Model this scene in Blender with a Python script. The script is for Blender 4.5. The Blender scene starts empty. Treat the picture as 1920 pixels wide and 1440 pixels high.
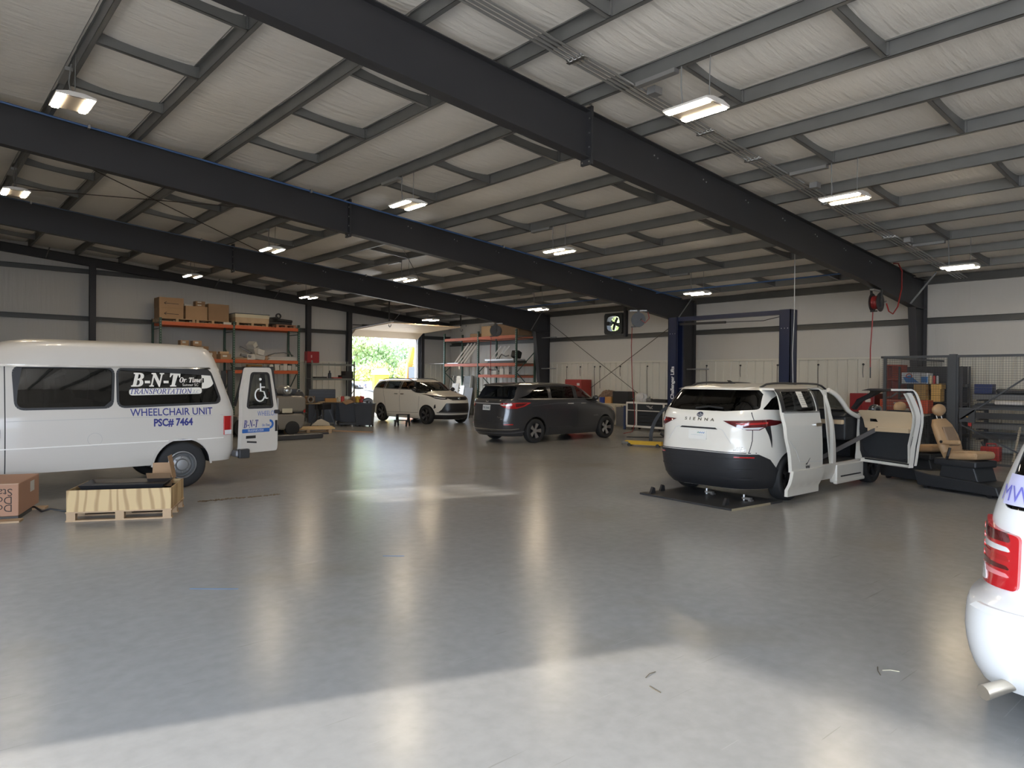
import bpy, bmesh, math, random
from mathutils import Vector, Matrix
random.seed(7)
PI = math.pi
R = math.radians
S = bpy.context.scene
COL = S.collection

# ---------------------------------------------------------------- camera
cam = bpy.data.cameras.new('camera')
cam.sensor_width = 36.0
cam.lens = 1324.0 / 1920 * 36
cam.clip_start = 0.05
cam.clip_end = 400
camo = bpy.data.objects.new('camera', cam)
COL.objects.link(camo)
_yaw, _pit, _rol = R(49.08), R(-0.476), R(0.492)
_f = Vector((math.cos(_pit) * math.cos(_yaw), math.cos(_pit) * math.sin(_yaw), math.sin(_pit)))
_r = Vector((math.sin(_yaw), -math.cos(_yaw), 0))
_u = _r.cross(_f)
_R = math.cos(_rol) * _r + math.sin(_rol) * _u
_U = -math.sin(_rol) * _r + math.cos(_rol) * _u
camo.matrix_world = Matrix(((_R.x, _U.x, -_f.x, 0), (_R.y, _U.y, -_f.y, 0), (_R.z, _U.z, -_f.z, 1.85), (0, 0, 0, 1)))
S.camera = camo

# ---------------------------------------------------------------- sky, sun, exposure
SKY_LOW, SKY_HIGH = 4.2, 14.0
W = bpy.data.worlds.new('sky')
S.world = W
W.use_nodes = True
nt = W.node_tree
nt.nodes.clear()
_o = nt.nodes.new('ShaderNodeOutputWorld')
_b = nt.nodes.new('ShaderNodeBackground')
_s = nt.nodes.new('ShaderNodeTexSky')
_s.sky_type = 'HOSEK_WILKIE'
_sd = Vector((-0.882, 0.290, 0.371))
_s.sun_direction = _sd
_s.turbidity = 3.0
_s.ground_albedo = 0.4
# extra sky brightness added behind the camera for fill, dimmer toward the far door
_tc = nt.nodes.new('ShaderNodeTexCoord')
_dp = nt.nodes.new('ShaderNodeVectorMath')
_dp.operation = 'DOT_PRODUCT'
_dp.inputs[1].default_value = (-0.80, -0.60, 0.0)
nt.links.new(_tc.outputs['Generated'], _dp.inputs[0])
_mr = nt.nodes.new('ShaderNodeMapRange')
_mr.interpolation_type = 'SMOOTHSTEP'
_mr.inputs['From Min'].default_value = -0.45
_mr.inputs['From Max'].default_value = 0.75
_mr.inputs['To Min'].default_value = SKY_LOW
_mr.inputs['To Max'].default_value = SKY_HIGH
nt.links.new(_dp.outputs['Value'], _mr.inputs['Value'])
_mx = nt.nodes.new('ShaderNodeMix')
_mx.data_type = 'RGBA'
_mx.inputs[0].default_value = 0.75
_mx.inputs[7].default_value = (0.72, 0.83, 1.0, 1)
nt.links.new(_s.outputs[0], _mx.inputs[6])
nt.links.new(_mx.outputs[2], _b.inputs[0])
nt.links.new(_mr.outputs['Result'], _b.inputs[1])
nt.links.new(_b.outputs[0], _o.inputs[0])
sun = bpy.data.lights.new('sun', 'SUN')
sun.energy = 6.6
sun.angle = R(0.9)
sun.color = (1.0, 0.93, 0.82)
suno = bpy.data.objects.new('sun', sun)
COL.objects.link(suno)
suno.rotation_euler = _sd.to_track_quat('Z', 'Y').to_euler()
suno.location = (-20, 8, 12)
LAMP = 98.0                      # radiance of the hanging fixtures' tubes
S.view_settings.view_transform = 'Standard'
S.view_settings.look = 'None'
S.view_settings.gamma = 1.0
S.view_settings.use_curve_mapping = False
S.view_settings.exposure = 0.0
try:
    S.cycles.sample_clamp_indirect = 6.0
    S.cycles.max_bounces = 10
    S.cycles.diffuse_bounces = 5
    S.cycles.transparent_max_bounces = 12
    S.cycles.caustics_reflective = False
    S.cycles.caustics_refractive = False
except Exception:
    pass

# ---------------------------------------------------------------- materials
MATS = {}
def mat(name, col=None, rough=0.5, metal=0.0, spec=0.5, coat=0.0, emit=None, noise=None, bump=None, alpha=None):
    """noise=(scale, amount) mottles the colour; bump=(scale, strength, (sx,sy,sz))."""
    if name in MATS:
        return MATS[name]
    m = bpy.data.materials.new(name)
    m.use_nodes = True
    t = m.node_tree
    b = t.nodes['Principled BSDF']
    c4 = (*col, 1)
    b.inputs['Base Color'].default_value = c4
    b.inputs['Roughness'].default_value = rough
    b.inputs['Metallic'].default_value = metal
    b.inputs['Specular IOR Level'].default_value = spec
    b.inputs['Coat Weight'].default_value = coat
    b.inputs['Coat Roughness'].default_value = 0.04
    if emit:
        b.inputs['Emission Color'].default_value = (*emit[0], 1)
        b.inputs['Emission Strength'].default_value = emit[1]
    co = None
    def coords():
        nonlocal co
        if co is None:
            co = t.nodes.new('ShaderNodeTexCoord')
        return co.outputs['Object']
    if noise:
        n = t.nodes.new('ShaderNodeTexNoise')
        n.inputs['Scale'].default_value = noise[0]
        n.inputs['Detail'].default_value = 5
        t.links.new(coords(), n.inputs['Vector'])
        mx = t.nodes.new('ShaderNodeMix')
        mx.data_type = 'RGBA'
        k = noise[1]
        mx.inputs[6].default_value = tuple(max(0, v * (1 - k)) for v in col) + (1,)
        mx.inputs[7].default_value = tuple(min(1, v * (1 + k)) for v in col) + (1,)
        t.links.new(n.outputs['Fac'], mx.inputs[0])
        t.links.new(mx.outputs[2], b.inputs['Base Color'])
    if bump:
        n = t.nodes.new('ShaderNodeTexNoise')
        n.inputs['Scale'].default_value = bump[0]
        n.inputs['Detail'].default_value = 4
        mp = t.nodes.new('ShaderNodeMapping')
        mp.inputs['Scale'].default_value = bump[2] if len(bump) > 2 else (1, 1, 1)
        t.links.new(coords(), mp.inputs['Vector'])
        t.links.new(mp.outputs[0], n.inputs['Vector'])
        bp = t.nodes.new('ShaderNodeBump')
        bp.inputs['Strength'].default_value = bump[1]
        bp.inputs['Distance'].default_value = 0.05
        t.links.new(n.outputs['Fac'], bp.inputs['Height'])
        t.links.new(bp.outputs[0], b.inputs['Normal'])
    MATS[name] = m
    return m

def glass(name, tint, amount, rough=0.02):
    """a thin pane: a tinted see-through layer under a clear reflection."""
    if name in MATS:
        return MATS[name]
    m = bpy.data.materials.new(name)
    m.use_nodes = True
    t = m.node_tree
    t.nodes.clear()
    o = t.nodes.new('ShaderNodeOutputMaterial')
    tr = t.nodes.new('ShaderNodeBsdfTransparent')
    tr.inputs[0].default_value = (*[v * (1 - amount) for v in tint], 1)
    gl = t.nodes.new('ShaderNodeBsdfGlossy')
    gl.inputs['Color'].default_value = (1, 1, 1, 1)
    gl.inputs['Roughness'].default_value = rough
    ge = t.nodes.new('ShaderNodeNewGeometry')
    dt = t.nodes.new('ShaderNodeVectorMath')
    dt.operation = 'DOT_PRODUCT'
    t.links.new(ge.outputs['Normal'], dt.inputs[0])
    t.links.new(ge.outputs['Incoming'], dt.inputs[1])
    def mth(op, a, b=None):
        q = t.nodes.new('ShaderNodeMath')
        q.operation = op
        for i, v in enumerate((a, b)):
            if v is None: continue
            if isinstance(v, (int, float)): q.inputs[i].default_value = v
            else: t.links.new(v, q.inputs[i])
        return q.outputs[0]
    sch = mth('ADD', mth('MULTIPLY', mth('POWER', mth('SUBTRACT', 1.0, mth('ABSOLUTE', dt.outputs['Value'])), 5.0), 0.92), 0.06)
    mx = t.nodes.new('ShaderNodeMixShader')
    t.links.new(sch, mx.inputs[0])
    t.links.new(tr.outputs[0], mx.inputs[1])
    t.links.new(gl.outputs[0], mx.inputs[2])
    t.links.new(mx.outputs[0], o.inputs[0])
    MATS[name] = m
    return m

# ---------------------------------------------------------------- mesh helpers
class MB:
    def __init__(self):
        self.v = []
        self.f = []
    def add(self, vs, fs):
        k = len(self.v)
        self.v += [tuple(p) for p in vs]
        self.f += [[i + k for i in q] for q in fs]
        return self
    def box(self, x0, x1, y0, y1, z0, z1):
        return self.add([(x0, y0, z0), (x1, y0, z0), (x1, y1, z0), (x0, y1, z0), (x0, y0, z1), (x1, y0, z1), (x1, y1, z1), (x0, y1, z1)],
                        [(0, 3, 2, 1), (4, 5, 6, 7), (0, 1, 5, 4), (1, 2, 6, 5), (2, 3, 7, 6), (3, 0, 4, 7)])
    def obox(self, c, s, rot=(0, 0, 0)):
        from mathutils import Euler
        m = Matrix.Translation(c) @ Euler(rot).to_matrix().to_4x4()
        k = len(self.v)
        self.box(-s[0] / 2, s[0] / 2, -s[1] / 2, s[1] / 2, -s[2] / 2, s[2] / 2)
        for i in range(k, k + 8):
            self.v[i] = tuple(m @ Vector(self.v[i]))
        return self
    def quad(self, *p):
        return self.add(p, [tuple(range(len(p)))])
    def prism(self, poly, ax, a0, a1):
        """poly: 2D points in the plane of the two other axes (in order), pulled along axis ax."""
        n = len(poly)
        def P(p, a):
            if ax == 0: return (a, p[0], p[1])
            if ax == 1: return (p[0], a, p[1])
            return (p[0], p[1], a)
        vs = [P(p, a0) for p in poly] + [P(p, a1) for p in poly]
        fs = [tuple(range(n)), tuple(range(2 * n - 1, n - 1, -1))]
        fs += [(i, (i + 1) % n + 0, (i + 1) % n + n, i + n) for i in range(n)]
        fs = [tuple(reversed(q)) if i >= 2 else tuple(reversed(q)) for i, q in enumerate(fs)]
        return self.add(vs, fs)
    def beam(self, a, b, w, h, up=(0, 0, 1)):
        a = Vector(a); b = Vector(b)
        d = (b - a).normalized()
        u = Vector(up)
        s = d.cross(u)
        if s.length < 1e-5:
            s = d.cross(Vector((1, 0, 0)))
        s.normalize()
        u = s.cross(d)
        q = [(-w / 2, -h / 2), (w / 2, -h / 2), (w / 2, h / 2), (-w / 2, h / 2)]
        vs = [a + s * x + u * y for x, y in q] + [b + s * x + u * y for x, y in q]
        return self.add(vs, [(0, 1, 2, 3), (7, 6, 5, 4), (1, 0, 4, 5), (2, 1, 5, 6), (3, 2, 6, 7), (0, 3, 7, 4)])
    def tube(self, pts, r, n=8, cap=True, closed=False):
        pts = [Vector(p) for p in pts]
        rr = r if isinstance(r, (list, tuple)) else [r] * len(pts)
        k0 = len(self.v)
        m = len(pts)
        pu = None
        for i, p in enumerate(pts):
            if closed:
                d = pts[(i + 1) % m] - pts[i - 1]
            else:
                d = pts[min(i + 1, m - 1)] - pts[max(i - 1, 0)]
            d.normalize()
            if pu is None:
                u = d.orthogonal().normalized()
            else:
                u = pu - d * pu.dot(d)
                u = u.normalized() if u.length > 1e-6 else d.orthogonal().normalized()
            pu = u
            s = d.cross(u)
            for j in range(n):
                a = 2 * PI * j / n
                self.v.append(tuple(p + (u * math.cos(a) + s * math.sin(a)) * rr[i]))
        for i in range(m if closed else m - 1):
            for j in range(n):
                a = k0 + i * n + j
                b = k0 + i * n + (j + 1) % n
                c = k0 + ((i + 1) % m) * n + (j + 1) % n
                d = k0 + ((i + 1) % m) * n + j
                self.f.append([a, b, c, d])
        if cap and not closed:
            self.f.append([k0 + j for j in reversed(range(n))])
            self.f.append([k0 + (m - 1) * n + j for j in range(n)])
        return self
    def cyl(self, a, b, r, r2=None, n=16):
        return self.tube([a, b], [r, r if r2 is None else r2], n)
    def lathe(self, prof, c=(0, 0, 0), ax=2, n=24):
        """prof: (radius, height) pairs around axis ax through c; closed when it starts and ends on the axis."""
        k0 = len(self.v)
        for r, h in prof:
            for j in range(n):
                a = 2 * PI * j / n
                x, y = r * math.cos(a), r * math.sin(a)
                p = (h, x, y) if ax == 0 else (y, h, x) if ax == 1 else (x, y, h)
                self.v.append((c[0] + p[0], c[1] + p[1], c[2] + p[2]))
        for i in range(len(prof) - 1):
            for j in range(n):
                self.f.append([k0 + i * n + j, k0 + i * n + (j + 1) % n, k0 + (i + 1) * n + (j + 1) % n, k0 + (i + 1) * n + j])
        return self
    def ball(self, c, r, n=16, m=10):
        rx, ry, rz = r if isinstance(r, (tuple, list)) else (r, r, r)
        k0 = len(self.v)
        for i in range(m + 1):
            t = PI * i / m
            for j in range(n):
                a = 2 * PI * j / n
                self.v.append((c[0] + rx * math.sin(t) * math.cos(a), c[1] + ry * math.sin(t) * math.sin(a), c[2] - rz * math.cos(t)))
        for i in range(m):
            for j in range(n):
                self.f.append([k0 + i * n + j, k0 + i * n + (j + 1) % n, k0 + (i + 1) * n + (j + 1) % n, k0 + (i + 1) * n + j])
        return self
    def mesh(self, name):
        me = bpy.data.meshes.new(name)
        me.from_pydata(self.v, [], self.f)
        me.update()
        return me
    def build(self, name, m, parent=None, loc=None, rot=None, smooth=None, bevel=0, seg=2, fix=True):
        me = self.mesh(name)
        bm = bmesh.new()
        bm.from_mesh(me)
        bmesh.ops.remove_doubles(bm, verts=bm.verts, dist=1e-6)
        if fix:
            bmesh.ops.recalc_face_normals(bm, faces=bm.faces)
        bm.to_mesh(me)
        bm.free()
        return link(name, me, m, parent, loc, rot, smooth, bevel, seg)

def link(name, me, m, parent=None, loc=None, rot=None, smooth=None, bevel=0, seg=2):
    if m is not None and not me.materials:
        me.materials.append(m)
    if smooth:
        me.polygons.foreach_set('use_smooth', [True] * len(me.polygons))
        me.set_sharp_from_angle(angle=R(smooth if smooth is not True else 35))
    o = bpy.data.objects.new(name, me)
    COL.objects.link(o)
    if parent is not None:
        o.parent = parent
    if loc is not None:
        o.location = loc
    if rot is not None:
        o.rotation_euler = rot
    if bevel:
        b = o.modifiers.new('bevel', 'BEVEL')
        b.width = bevel
        b.segments = seg
        b.limit_method = 'ANGLE'
        b.angle_limit = R(40)
    return o

def tag(o, label=None, cat=None, group=None, kind=None):
    if label: o['label'] = label
    if cat: o['category'] = cat
    if group: o['group'] = group
    if kind: o['kind'] = kind
    return o

def thing(name, label, cat, loc=(0, 0, 0), rz=0.0, group=None):
    o = bpy.data.objects.new(name, None)
    COL.objects.link(o)
    o.empty_display_size = 0.1
    o.location = loc
    o.rotation_euler = (0, 0, rz)
    return tag(o, label, cat, group)

def kids(o):
    return [c for c in bpy.data.objects if c.parent == o]

def dup(root, loc=None, rz=None, label=None, group=None):
    r = root.copy()
    COL.objects.link(r)
    if loc is not None: r.location = loc
    if rz is not None: r.rotation_euler = (0, 0, rz)
    if label: r['label'] = label
    if group: r['group'] = group
    for c in kids(root):
        d = c.copy()
        COL.objects.link(d)
        d.parent = r
        for g in kids(c):
            e = g.copy()
            COL.objects.link(e)
            e.parent = d
    return r

def struct(o):
    o['kind'] = 'structure'
    return o

def apply_mods(o):
    dg = bpy.context.evaluated_depsgraph_get()
    me = bpy.data.meshes.new_from_object(o.evaluated_get(dg))
    o.modifiers.clear()
    o.data = me
    return o

def text_mesh(s, size=1.0, shear=0.0, bold=0.0, sx=1.0, align='CENTER', spacing=1.0):
    """returns (verts2d, faces) of a line of lettering, baseline at 0."""
    cu = bpy.data.curves.new('t', 'FONT')
    cu.body = s
    cu.size = size
    cu.shear = shear
    cu.offset = bold
    cu.align_x = align
    cu.space_character = spacing
    cu.resolution_u = 3
    o = bpy.data.objects.new('t', cu)
    COL.objects.link(o)
    dg = bpy.context.evaluated_depsgraph_get()
    me = bpy.data.meshes.new_from_object(o.evaluated_get(dg))
    vs = [(v.co.x * sx, v.co.y) for v in me.vertices]
    fs = [tuple(p.vertices) for p in me.polygons]
    bpy.data.objects.remove(o)
    bpy.data.curves.remove(cu)
    bpy.data.meshes.remove(me)
    return vs, fs

def lettering(name, s, m, parent, fn, **kw):
    """lettering laid on a surface: fn maps (u, v) to a 3D point."""
    vs, fs = text_mesh(s, **kw)
    mb = MB()
    mb.add([fn(u, v) for u, v in vs], fs)
    return mb.build(name, m, parent, fix=False)

ORD = ['first', 'second', 'third', 'fourth', 'fifth', 'sixth', 'seventh', 'eighth', 'ninth', 'tenth', 'eleventh', 'twelfth',
       'thirteenth', 'fourteenth', 'fifteenth', 'sixteenth']
# ================================================================ the building
XW, YW, XL, YN = 21.75, 30.0, -4.5, -8.0          # right wall, far wall, left wall, near wall
SL = 0.0923
def zr(x): return 6.62 - SL * x                     # top of the rafters
def zroof(x): return zr(x) + 0.20
FR = [7.4, 14.95, 22.5]                             # the inner frames

# ---- floor: sealed concrete
def floor_mat():
    m = bpy.data.materials.new('sealed_concrete')
    m.use_nodes = True
    t = m.node_tree
    b = t.nodes['Principled BSDF']
    co = t.nodes.new('ShaderNodeTexCoord')
    def noise(sc, det=6, mp=None, rough=0.55):
        n = t.nodes.new('ShaderNodeTexNoise')
        n.inputs['Scale'].default_value = sc
        n.inputs['Detail'].default_value = det
        n.inputs['Roughness'].default_value = rough
        if mp:
            g = t.nodes.new('ShaderNodeMapping')
            g.inputs['Scale'].default_value = mp[0]
            g.inputs['Rotation'].default_value = mp[1]
            t.links.new(co.outputs['Object'], g.inputs[0])
            t.links.new(g.outputs[0], n.inputs['Vector'])
        else:
            t.links.new(co.outputs['Object'], n.inputs['Vector'])
        return n.outputs['Fac']
    def ramp(src, stops):
        r = t.nodes.new('ShaderNodeValToRGB')
        e = r.color_ramp.elements
        e[0].position, e[0].color = stops[0][0], (*stops[0][1], 1)
        e[1].position, e[1].color = stops[-1][0], (*stops[-1][1], 1)
        for p, c in stops[1:-1]:
            x = e.new(p)
            x.color = (*c, 1)
        t.links.new(src, r.inputs[0])
        return r.outputs['Color']
    def mix(f, a, c, mode='MIX'):
        x = t.nodes.new('ShaderNodeMix')
        x.data_type = 'RGBA'
        x.blend_type = mode
        for s, i in ((f, 0), (a, 6), (c, 7)):
            if isinstance(s, (float, int)): x.inputs[i].default_value = s
            elif isinstance(s, tuple): x.inputs[i].default_value = (*s, 1)
            else: t.links.new(s, x.inputs[i])
        return x.outputs[2]
    base = ramp(noise(0.22, 5, None, 0.45), [(0.30, (0.268, 0.266, 0.260)), (0.5, (0.302, 0.302, 0.300)), (0.72, (0.322, 0.323, 0.325))])
    fine = ramp(noise(9.0, 8), [(0.3, (0.93, 0.93, 0.93)), (0.7, (1.05, 1.05, 1.05))])
    c = mix(1.0, base, fine, 'MULTIPLY')
    stain = ramp(noise(0.5, 5), [(0.56, (0, 0, 0)), (0.74, (1, 1, 1))])
    c = mix(stain, c, mix(0.30, c, (0.22, 0.18, 0.10)))
    white = ramp(noise(2.4, 8, ((1, 2.6, 1), (0, 0, 0.4)), 0.7), [(0.66, (0, 0, 0)), (0.84, (0.5, 0.5, 0.5))])
    c = mix(white, c, mix(0.12, c, (0.55, 0.54, 0.5)))
    scr = ramp(noise(2.0, 3, ((0.45, 18, 1), (0, 0, 0.9))), [(0.700, (0, 0, 0)), (0.712, (1, 1, 1))])
    scr2 = ramp(noise(2.0, 3, ((0.4, 20, 1), (0, 0, -0.5))), [(0.705, (0, 0, 0)), (0.715, (1, 1, 1))])
    c = mix(scr, c, mix(0.35, c, (0.14, 0.13, 0.12)))
    c = mix(scr2, c, mix(0.3, c, (0.5, 0.5, 0.48)))
    t.links.new(c, b.inputs['Base Color'])
    rr = ramp(noise(1.1, 7), [(0.3, (0.215, 0.215, 0.215)), (0.7, (0.25, 0.25, 0.25))])
    t.links.new(rr, b.inputs['Roughness'])
    b.inputs['Specular IOR Level'].default_value = 0.4
    bp = t.nodes.new('ShaderNodeBump')
    bp.inputs['Strength'].default_value = 0.03
    bp.inputs['Distance'].default_value = 0.02
    t.links.new(noise(2.6, 4), bp.inputs['Height'])
    t.links.new(bp.outputs[0], b.inputs['Normal'])
    return m
struct(MB().box(XL - 0.1, XW + 0.1, YN - 0.1, YW + 0.1, -0.25, 0).build('floor', floor_mat()))

# ---- insulation blanket between the purlins: the ceiling
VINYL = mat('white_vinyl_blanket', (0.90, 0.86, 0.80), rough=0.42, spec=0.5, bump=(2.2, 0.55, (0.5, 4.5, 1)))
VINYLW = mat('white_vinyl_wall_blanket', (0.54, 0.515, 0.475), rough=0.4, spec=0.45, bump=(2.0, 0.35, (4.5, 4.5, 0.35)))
PUR = [20.4 - 1.4168 * k for k in range(18)]
mb = MB()
edges = [XW + 0.1] + PUR + [XL - 0.1]
ys = [YN - 0.05 + (YW + 0.1 - YN) * j / 76 for j in range(77)]
rows = []
for i in range(len(edges) - 1):
    a, b_ = edges[i], edges[i + 1]
    n = 8
    for k in range(n if i < len(edges) - 2 else n + 1):
        u = k / n
        x = a + (b_ - a) * u
        rows.append((x, 0.075 * (4 * u * (1 - u)) ** 0.8))
k0 = 0
for j, y in enumerate(ys):
    for x, sag in rows:
        w = 0.85 + 0.3 * math.sin(y * 1.7 + x * 0.6) * math.sin(y * 0.61 + x * 1.3)
        edge = min([abs(y - q) for q in FR] + [9])
        lift = max(0, 1 - edge / 0.5) * 0.0
        mb.v.append((x, y, zroof(x) - sag * w - 0.005))
nr = len(rows)
for j in range(len(ys) - 1):
    for i in range(nr - 1):
        mb.f.append([j * nr + i, j * nr + i + 1, (j + 1) * nr + i + 1, (j + 1) * nr + i])
struct(mb.build('ceiling', VINYL, smooth=60, fix=False))
mb = MB()                                              # the roof sheet above the blanket
mb.add([(XL - 0.4, YN - 0.4, zroof(XL - 0.4) + 0.08), (XW + 0.4, YN - 0.4, zroof(XW + 0.4) + 0.08), (XW + 0.4, YW + 0.4, zroof(XW + 0.4) + 0.08), (XL - 0.4, YW + 0.4, zroof(XL - 0.4) + 0.08)], [(0, 1, 2, 3)])
mb.add([(p[0], p[1], p[2] + 0.05) for p in mb.v[:4]], [(3, 2, 1, 0)])
struct(mb.build('trim_roof', mat('roof_sheet', (0.5, 0.5, 0.5), 0.5)))

def wall_with_holes(name, axis, at, a0, a1, ztop, holes, m, thick=0.12, out=1, div=None):
    """a wall in the plane axis=at; holes are (a0, a1, z0, z1); ztop(a) is its top edge."""
    cuts = sorted(set([a0, a1] + [h[0] for h in holes] + [h[1] for h in holes]))
    mb = MB()
    for i in range(len(cuts) - 1):
        l, r_ = cuts[i], cuts[i + 1]
        zs = [0.0]
        for h in sorted(holes, key=lambda q: q[2]):
            if h[0] <= l + 1e-6 and h[1] >= r_ - 1e-6:
                zs += [h[2], h[3]]
        zs.append(None)
        for k in range(0, len(zs), 2):
            z0, z1 = zs[k], zs[k + 1]
            if z1 is not None and z1 - z0 < 1e-6:
                continue
            zl, zr_ = (ztop(l), ztop(r_)) if z1 is None else (z1, z1)
            o = at + out * thick
            if axis == 0:
                vs = [(at, l, z0), (at, r_, z0), (at, r_, zr_), (at, l, zl), (o, l, z0), (o, r_, z0), (o, r_, zr_), (o, l, zl)]
            else:
                vs = [(l, at, z0), (r_, at, z0), (r_, at, zr_), (l, at, zl), (l, o, z0), (r_, o, z0), (r_, o, zr_), (l, o, zl)]
            mb.add(vs, [(0, 1, 2, 3), (7, 6, 5, 4), (0, 4, 5, 1), (1, 5, 6, 2), (2, 6, 7, 3), (3, 7, 4, 0)])
    return struct(mb.build(name, m))

FAN = (18.35, 19.2, 3.72, 4.42)                        # opening for the wall fan (y0, y1, z0, z1)
DOOR = (15.85, 19.6, 0.0, 3.76)                        # the far overhead door (x0, x1, z0, z1)
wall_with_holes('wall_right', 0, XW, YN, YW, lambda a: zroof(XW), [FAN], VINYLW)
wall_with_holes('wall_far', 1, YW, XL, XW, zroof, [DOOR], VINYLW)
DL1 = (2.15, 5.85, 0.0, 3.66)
DL2 = (-7.6, 1.9, 0.0, 5.2)  # unseen extra opening, added and made tall to let in skylight
DN = [(-3.9, 3.2, 0.0, 5.0)]  # added opening in the unseen near wall, lets in fill light
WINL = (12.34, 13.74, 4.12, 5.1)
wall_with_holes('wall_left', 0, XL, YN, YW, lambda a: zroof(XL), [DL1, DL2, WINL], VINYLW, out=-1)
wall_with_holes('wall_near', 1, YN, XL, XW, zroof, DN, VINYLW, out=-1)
mb = MB()
for k in range(5):
    y = WINL[0] + (WINL[1] - WINL[0]) * k / 4
    mb.box(XL - 0.06, XL, y - 0.02, y + 0.02, WINL[2], WINL[3])
for k in range(4):
    z = WINL[2] + (WINL[3] - WINL[2]) * k / 3
    mb.box(XL - 0.06, XL, WINL[0], WINL[1], z - 0.02, z + 0.02)
struct(mb.build('window_1', mat('window_bar', (0.7, 0.7, 0.7), 0.5)))

# ---- ribbed liner panels along the lower walls
LINER = mat('white_ribbed_liner', (0.62, 0.59, 0.51), rough=0.42, spec=0.4, noise=(0.8, 0.06))
def ribbed(axis, at, a0, a1, z0, z1, sgn, pitch=0.305):
    mb = MB()
    prof = []
    a = a0
    while a < a1 - 1e-6:
        for da, d in ((0, 0.0), (0.11, 0.0), (0.13, 0.03), (0.17, 0.03), (0.19, 0.0)):
            if a + da <= a1:
                prof.append((a + da, d))
        a += pitch
    prof.append((a1, 0.0))
    n = len(prof)
    for z in (z0, z1):
        for a, d in prof:
            p = at + sgn * d
            mb.v.append((p, a, z) if axis == 0 else (a, p, z))
    for i in range(n - 1):
        mb.f.append([i, i + 1, n + i + 1, n + i])
    return mb
mb = ribbed(0, XW - 0.06, YN, YW - 0.1, 0.02, 2.52, -1)
mb.box(XW - 0.13, XW - 0.01, YN, YW - 0.1, 2.50, 2.56)
struct(mb.build('trim_1', LINER, fix=False))
mb = MB()
for a0, a1 in ((XL, DOOR[0] - 0.12), (DOOR[1] + 0.12, XW - 0.13)):
    q = ribbed(1, YW - 0.06, a0, a1, 0.02, 2.5, -1)
    mb.add(q.v, q.f)
    mb.box(a0, a1, YW - 0.13, YW - 0.01, 2.49, 2.55)
struct(mb.build('trim_2', LINER, fix=False))

# ---- steel
STEEL = mat('charcoal_primer_steel', (0.036, 0.036, 0.040), rough=0.5, spec=0.4, noise=(1.3, 0.12))
GALV = mat('galvanised_purlin_steel', (0.19, 0.192, 0.19), rough=0.42, metal=0.3, noise=(2.2, 0.22))
GIRT = mat('grey_girt_steel', (0.075, 0.075, 0.072), rough=0.45, metal=0.2, noise=(2.0, 0.2))
BOLT = mat('zinc_bolt', (0.55, 0.55, 0.55), rough=0.3, metal=1.0)

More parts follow.
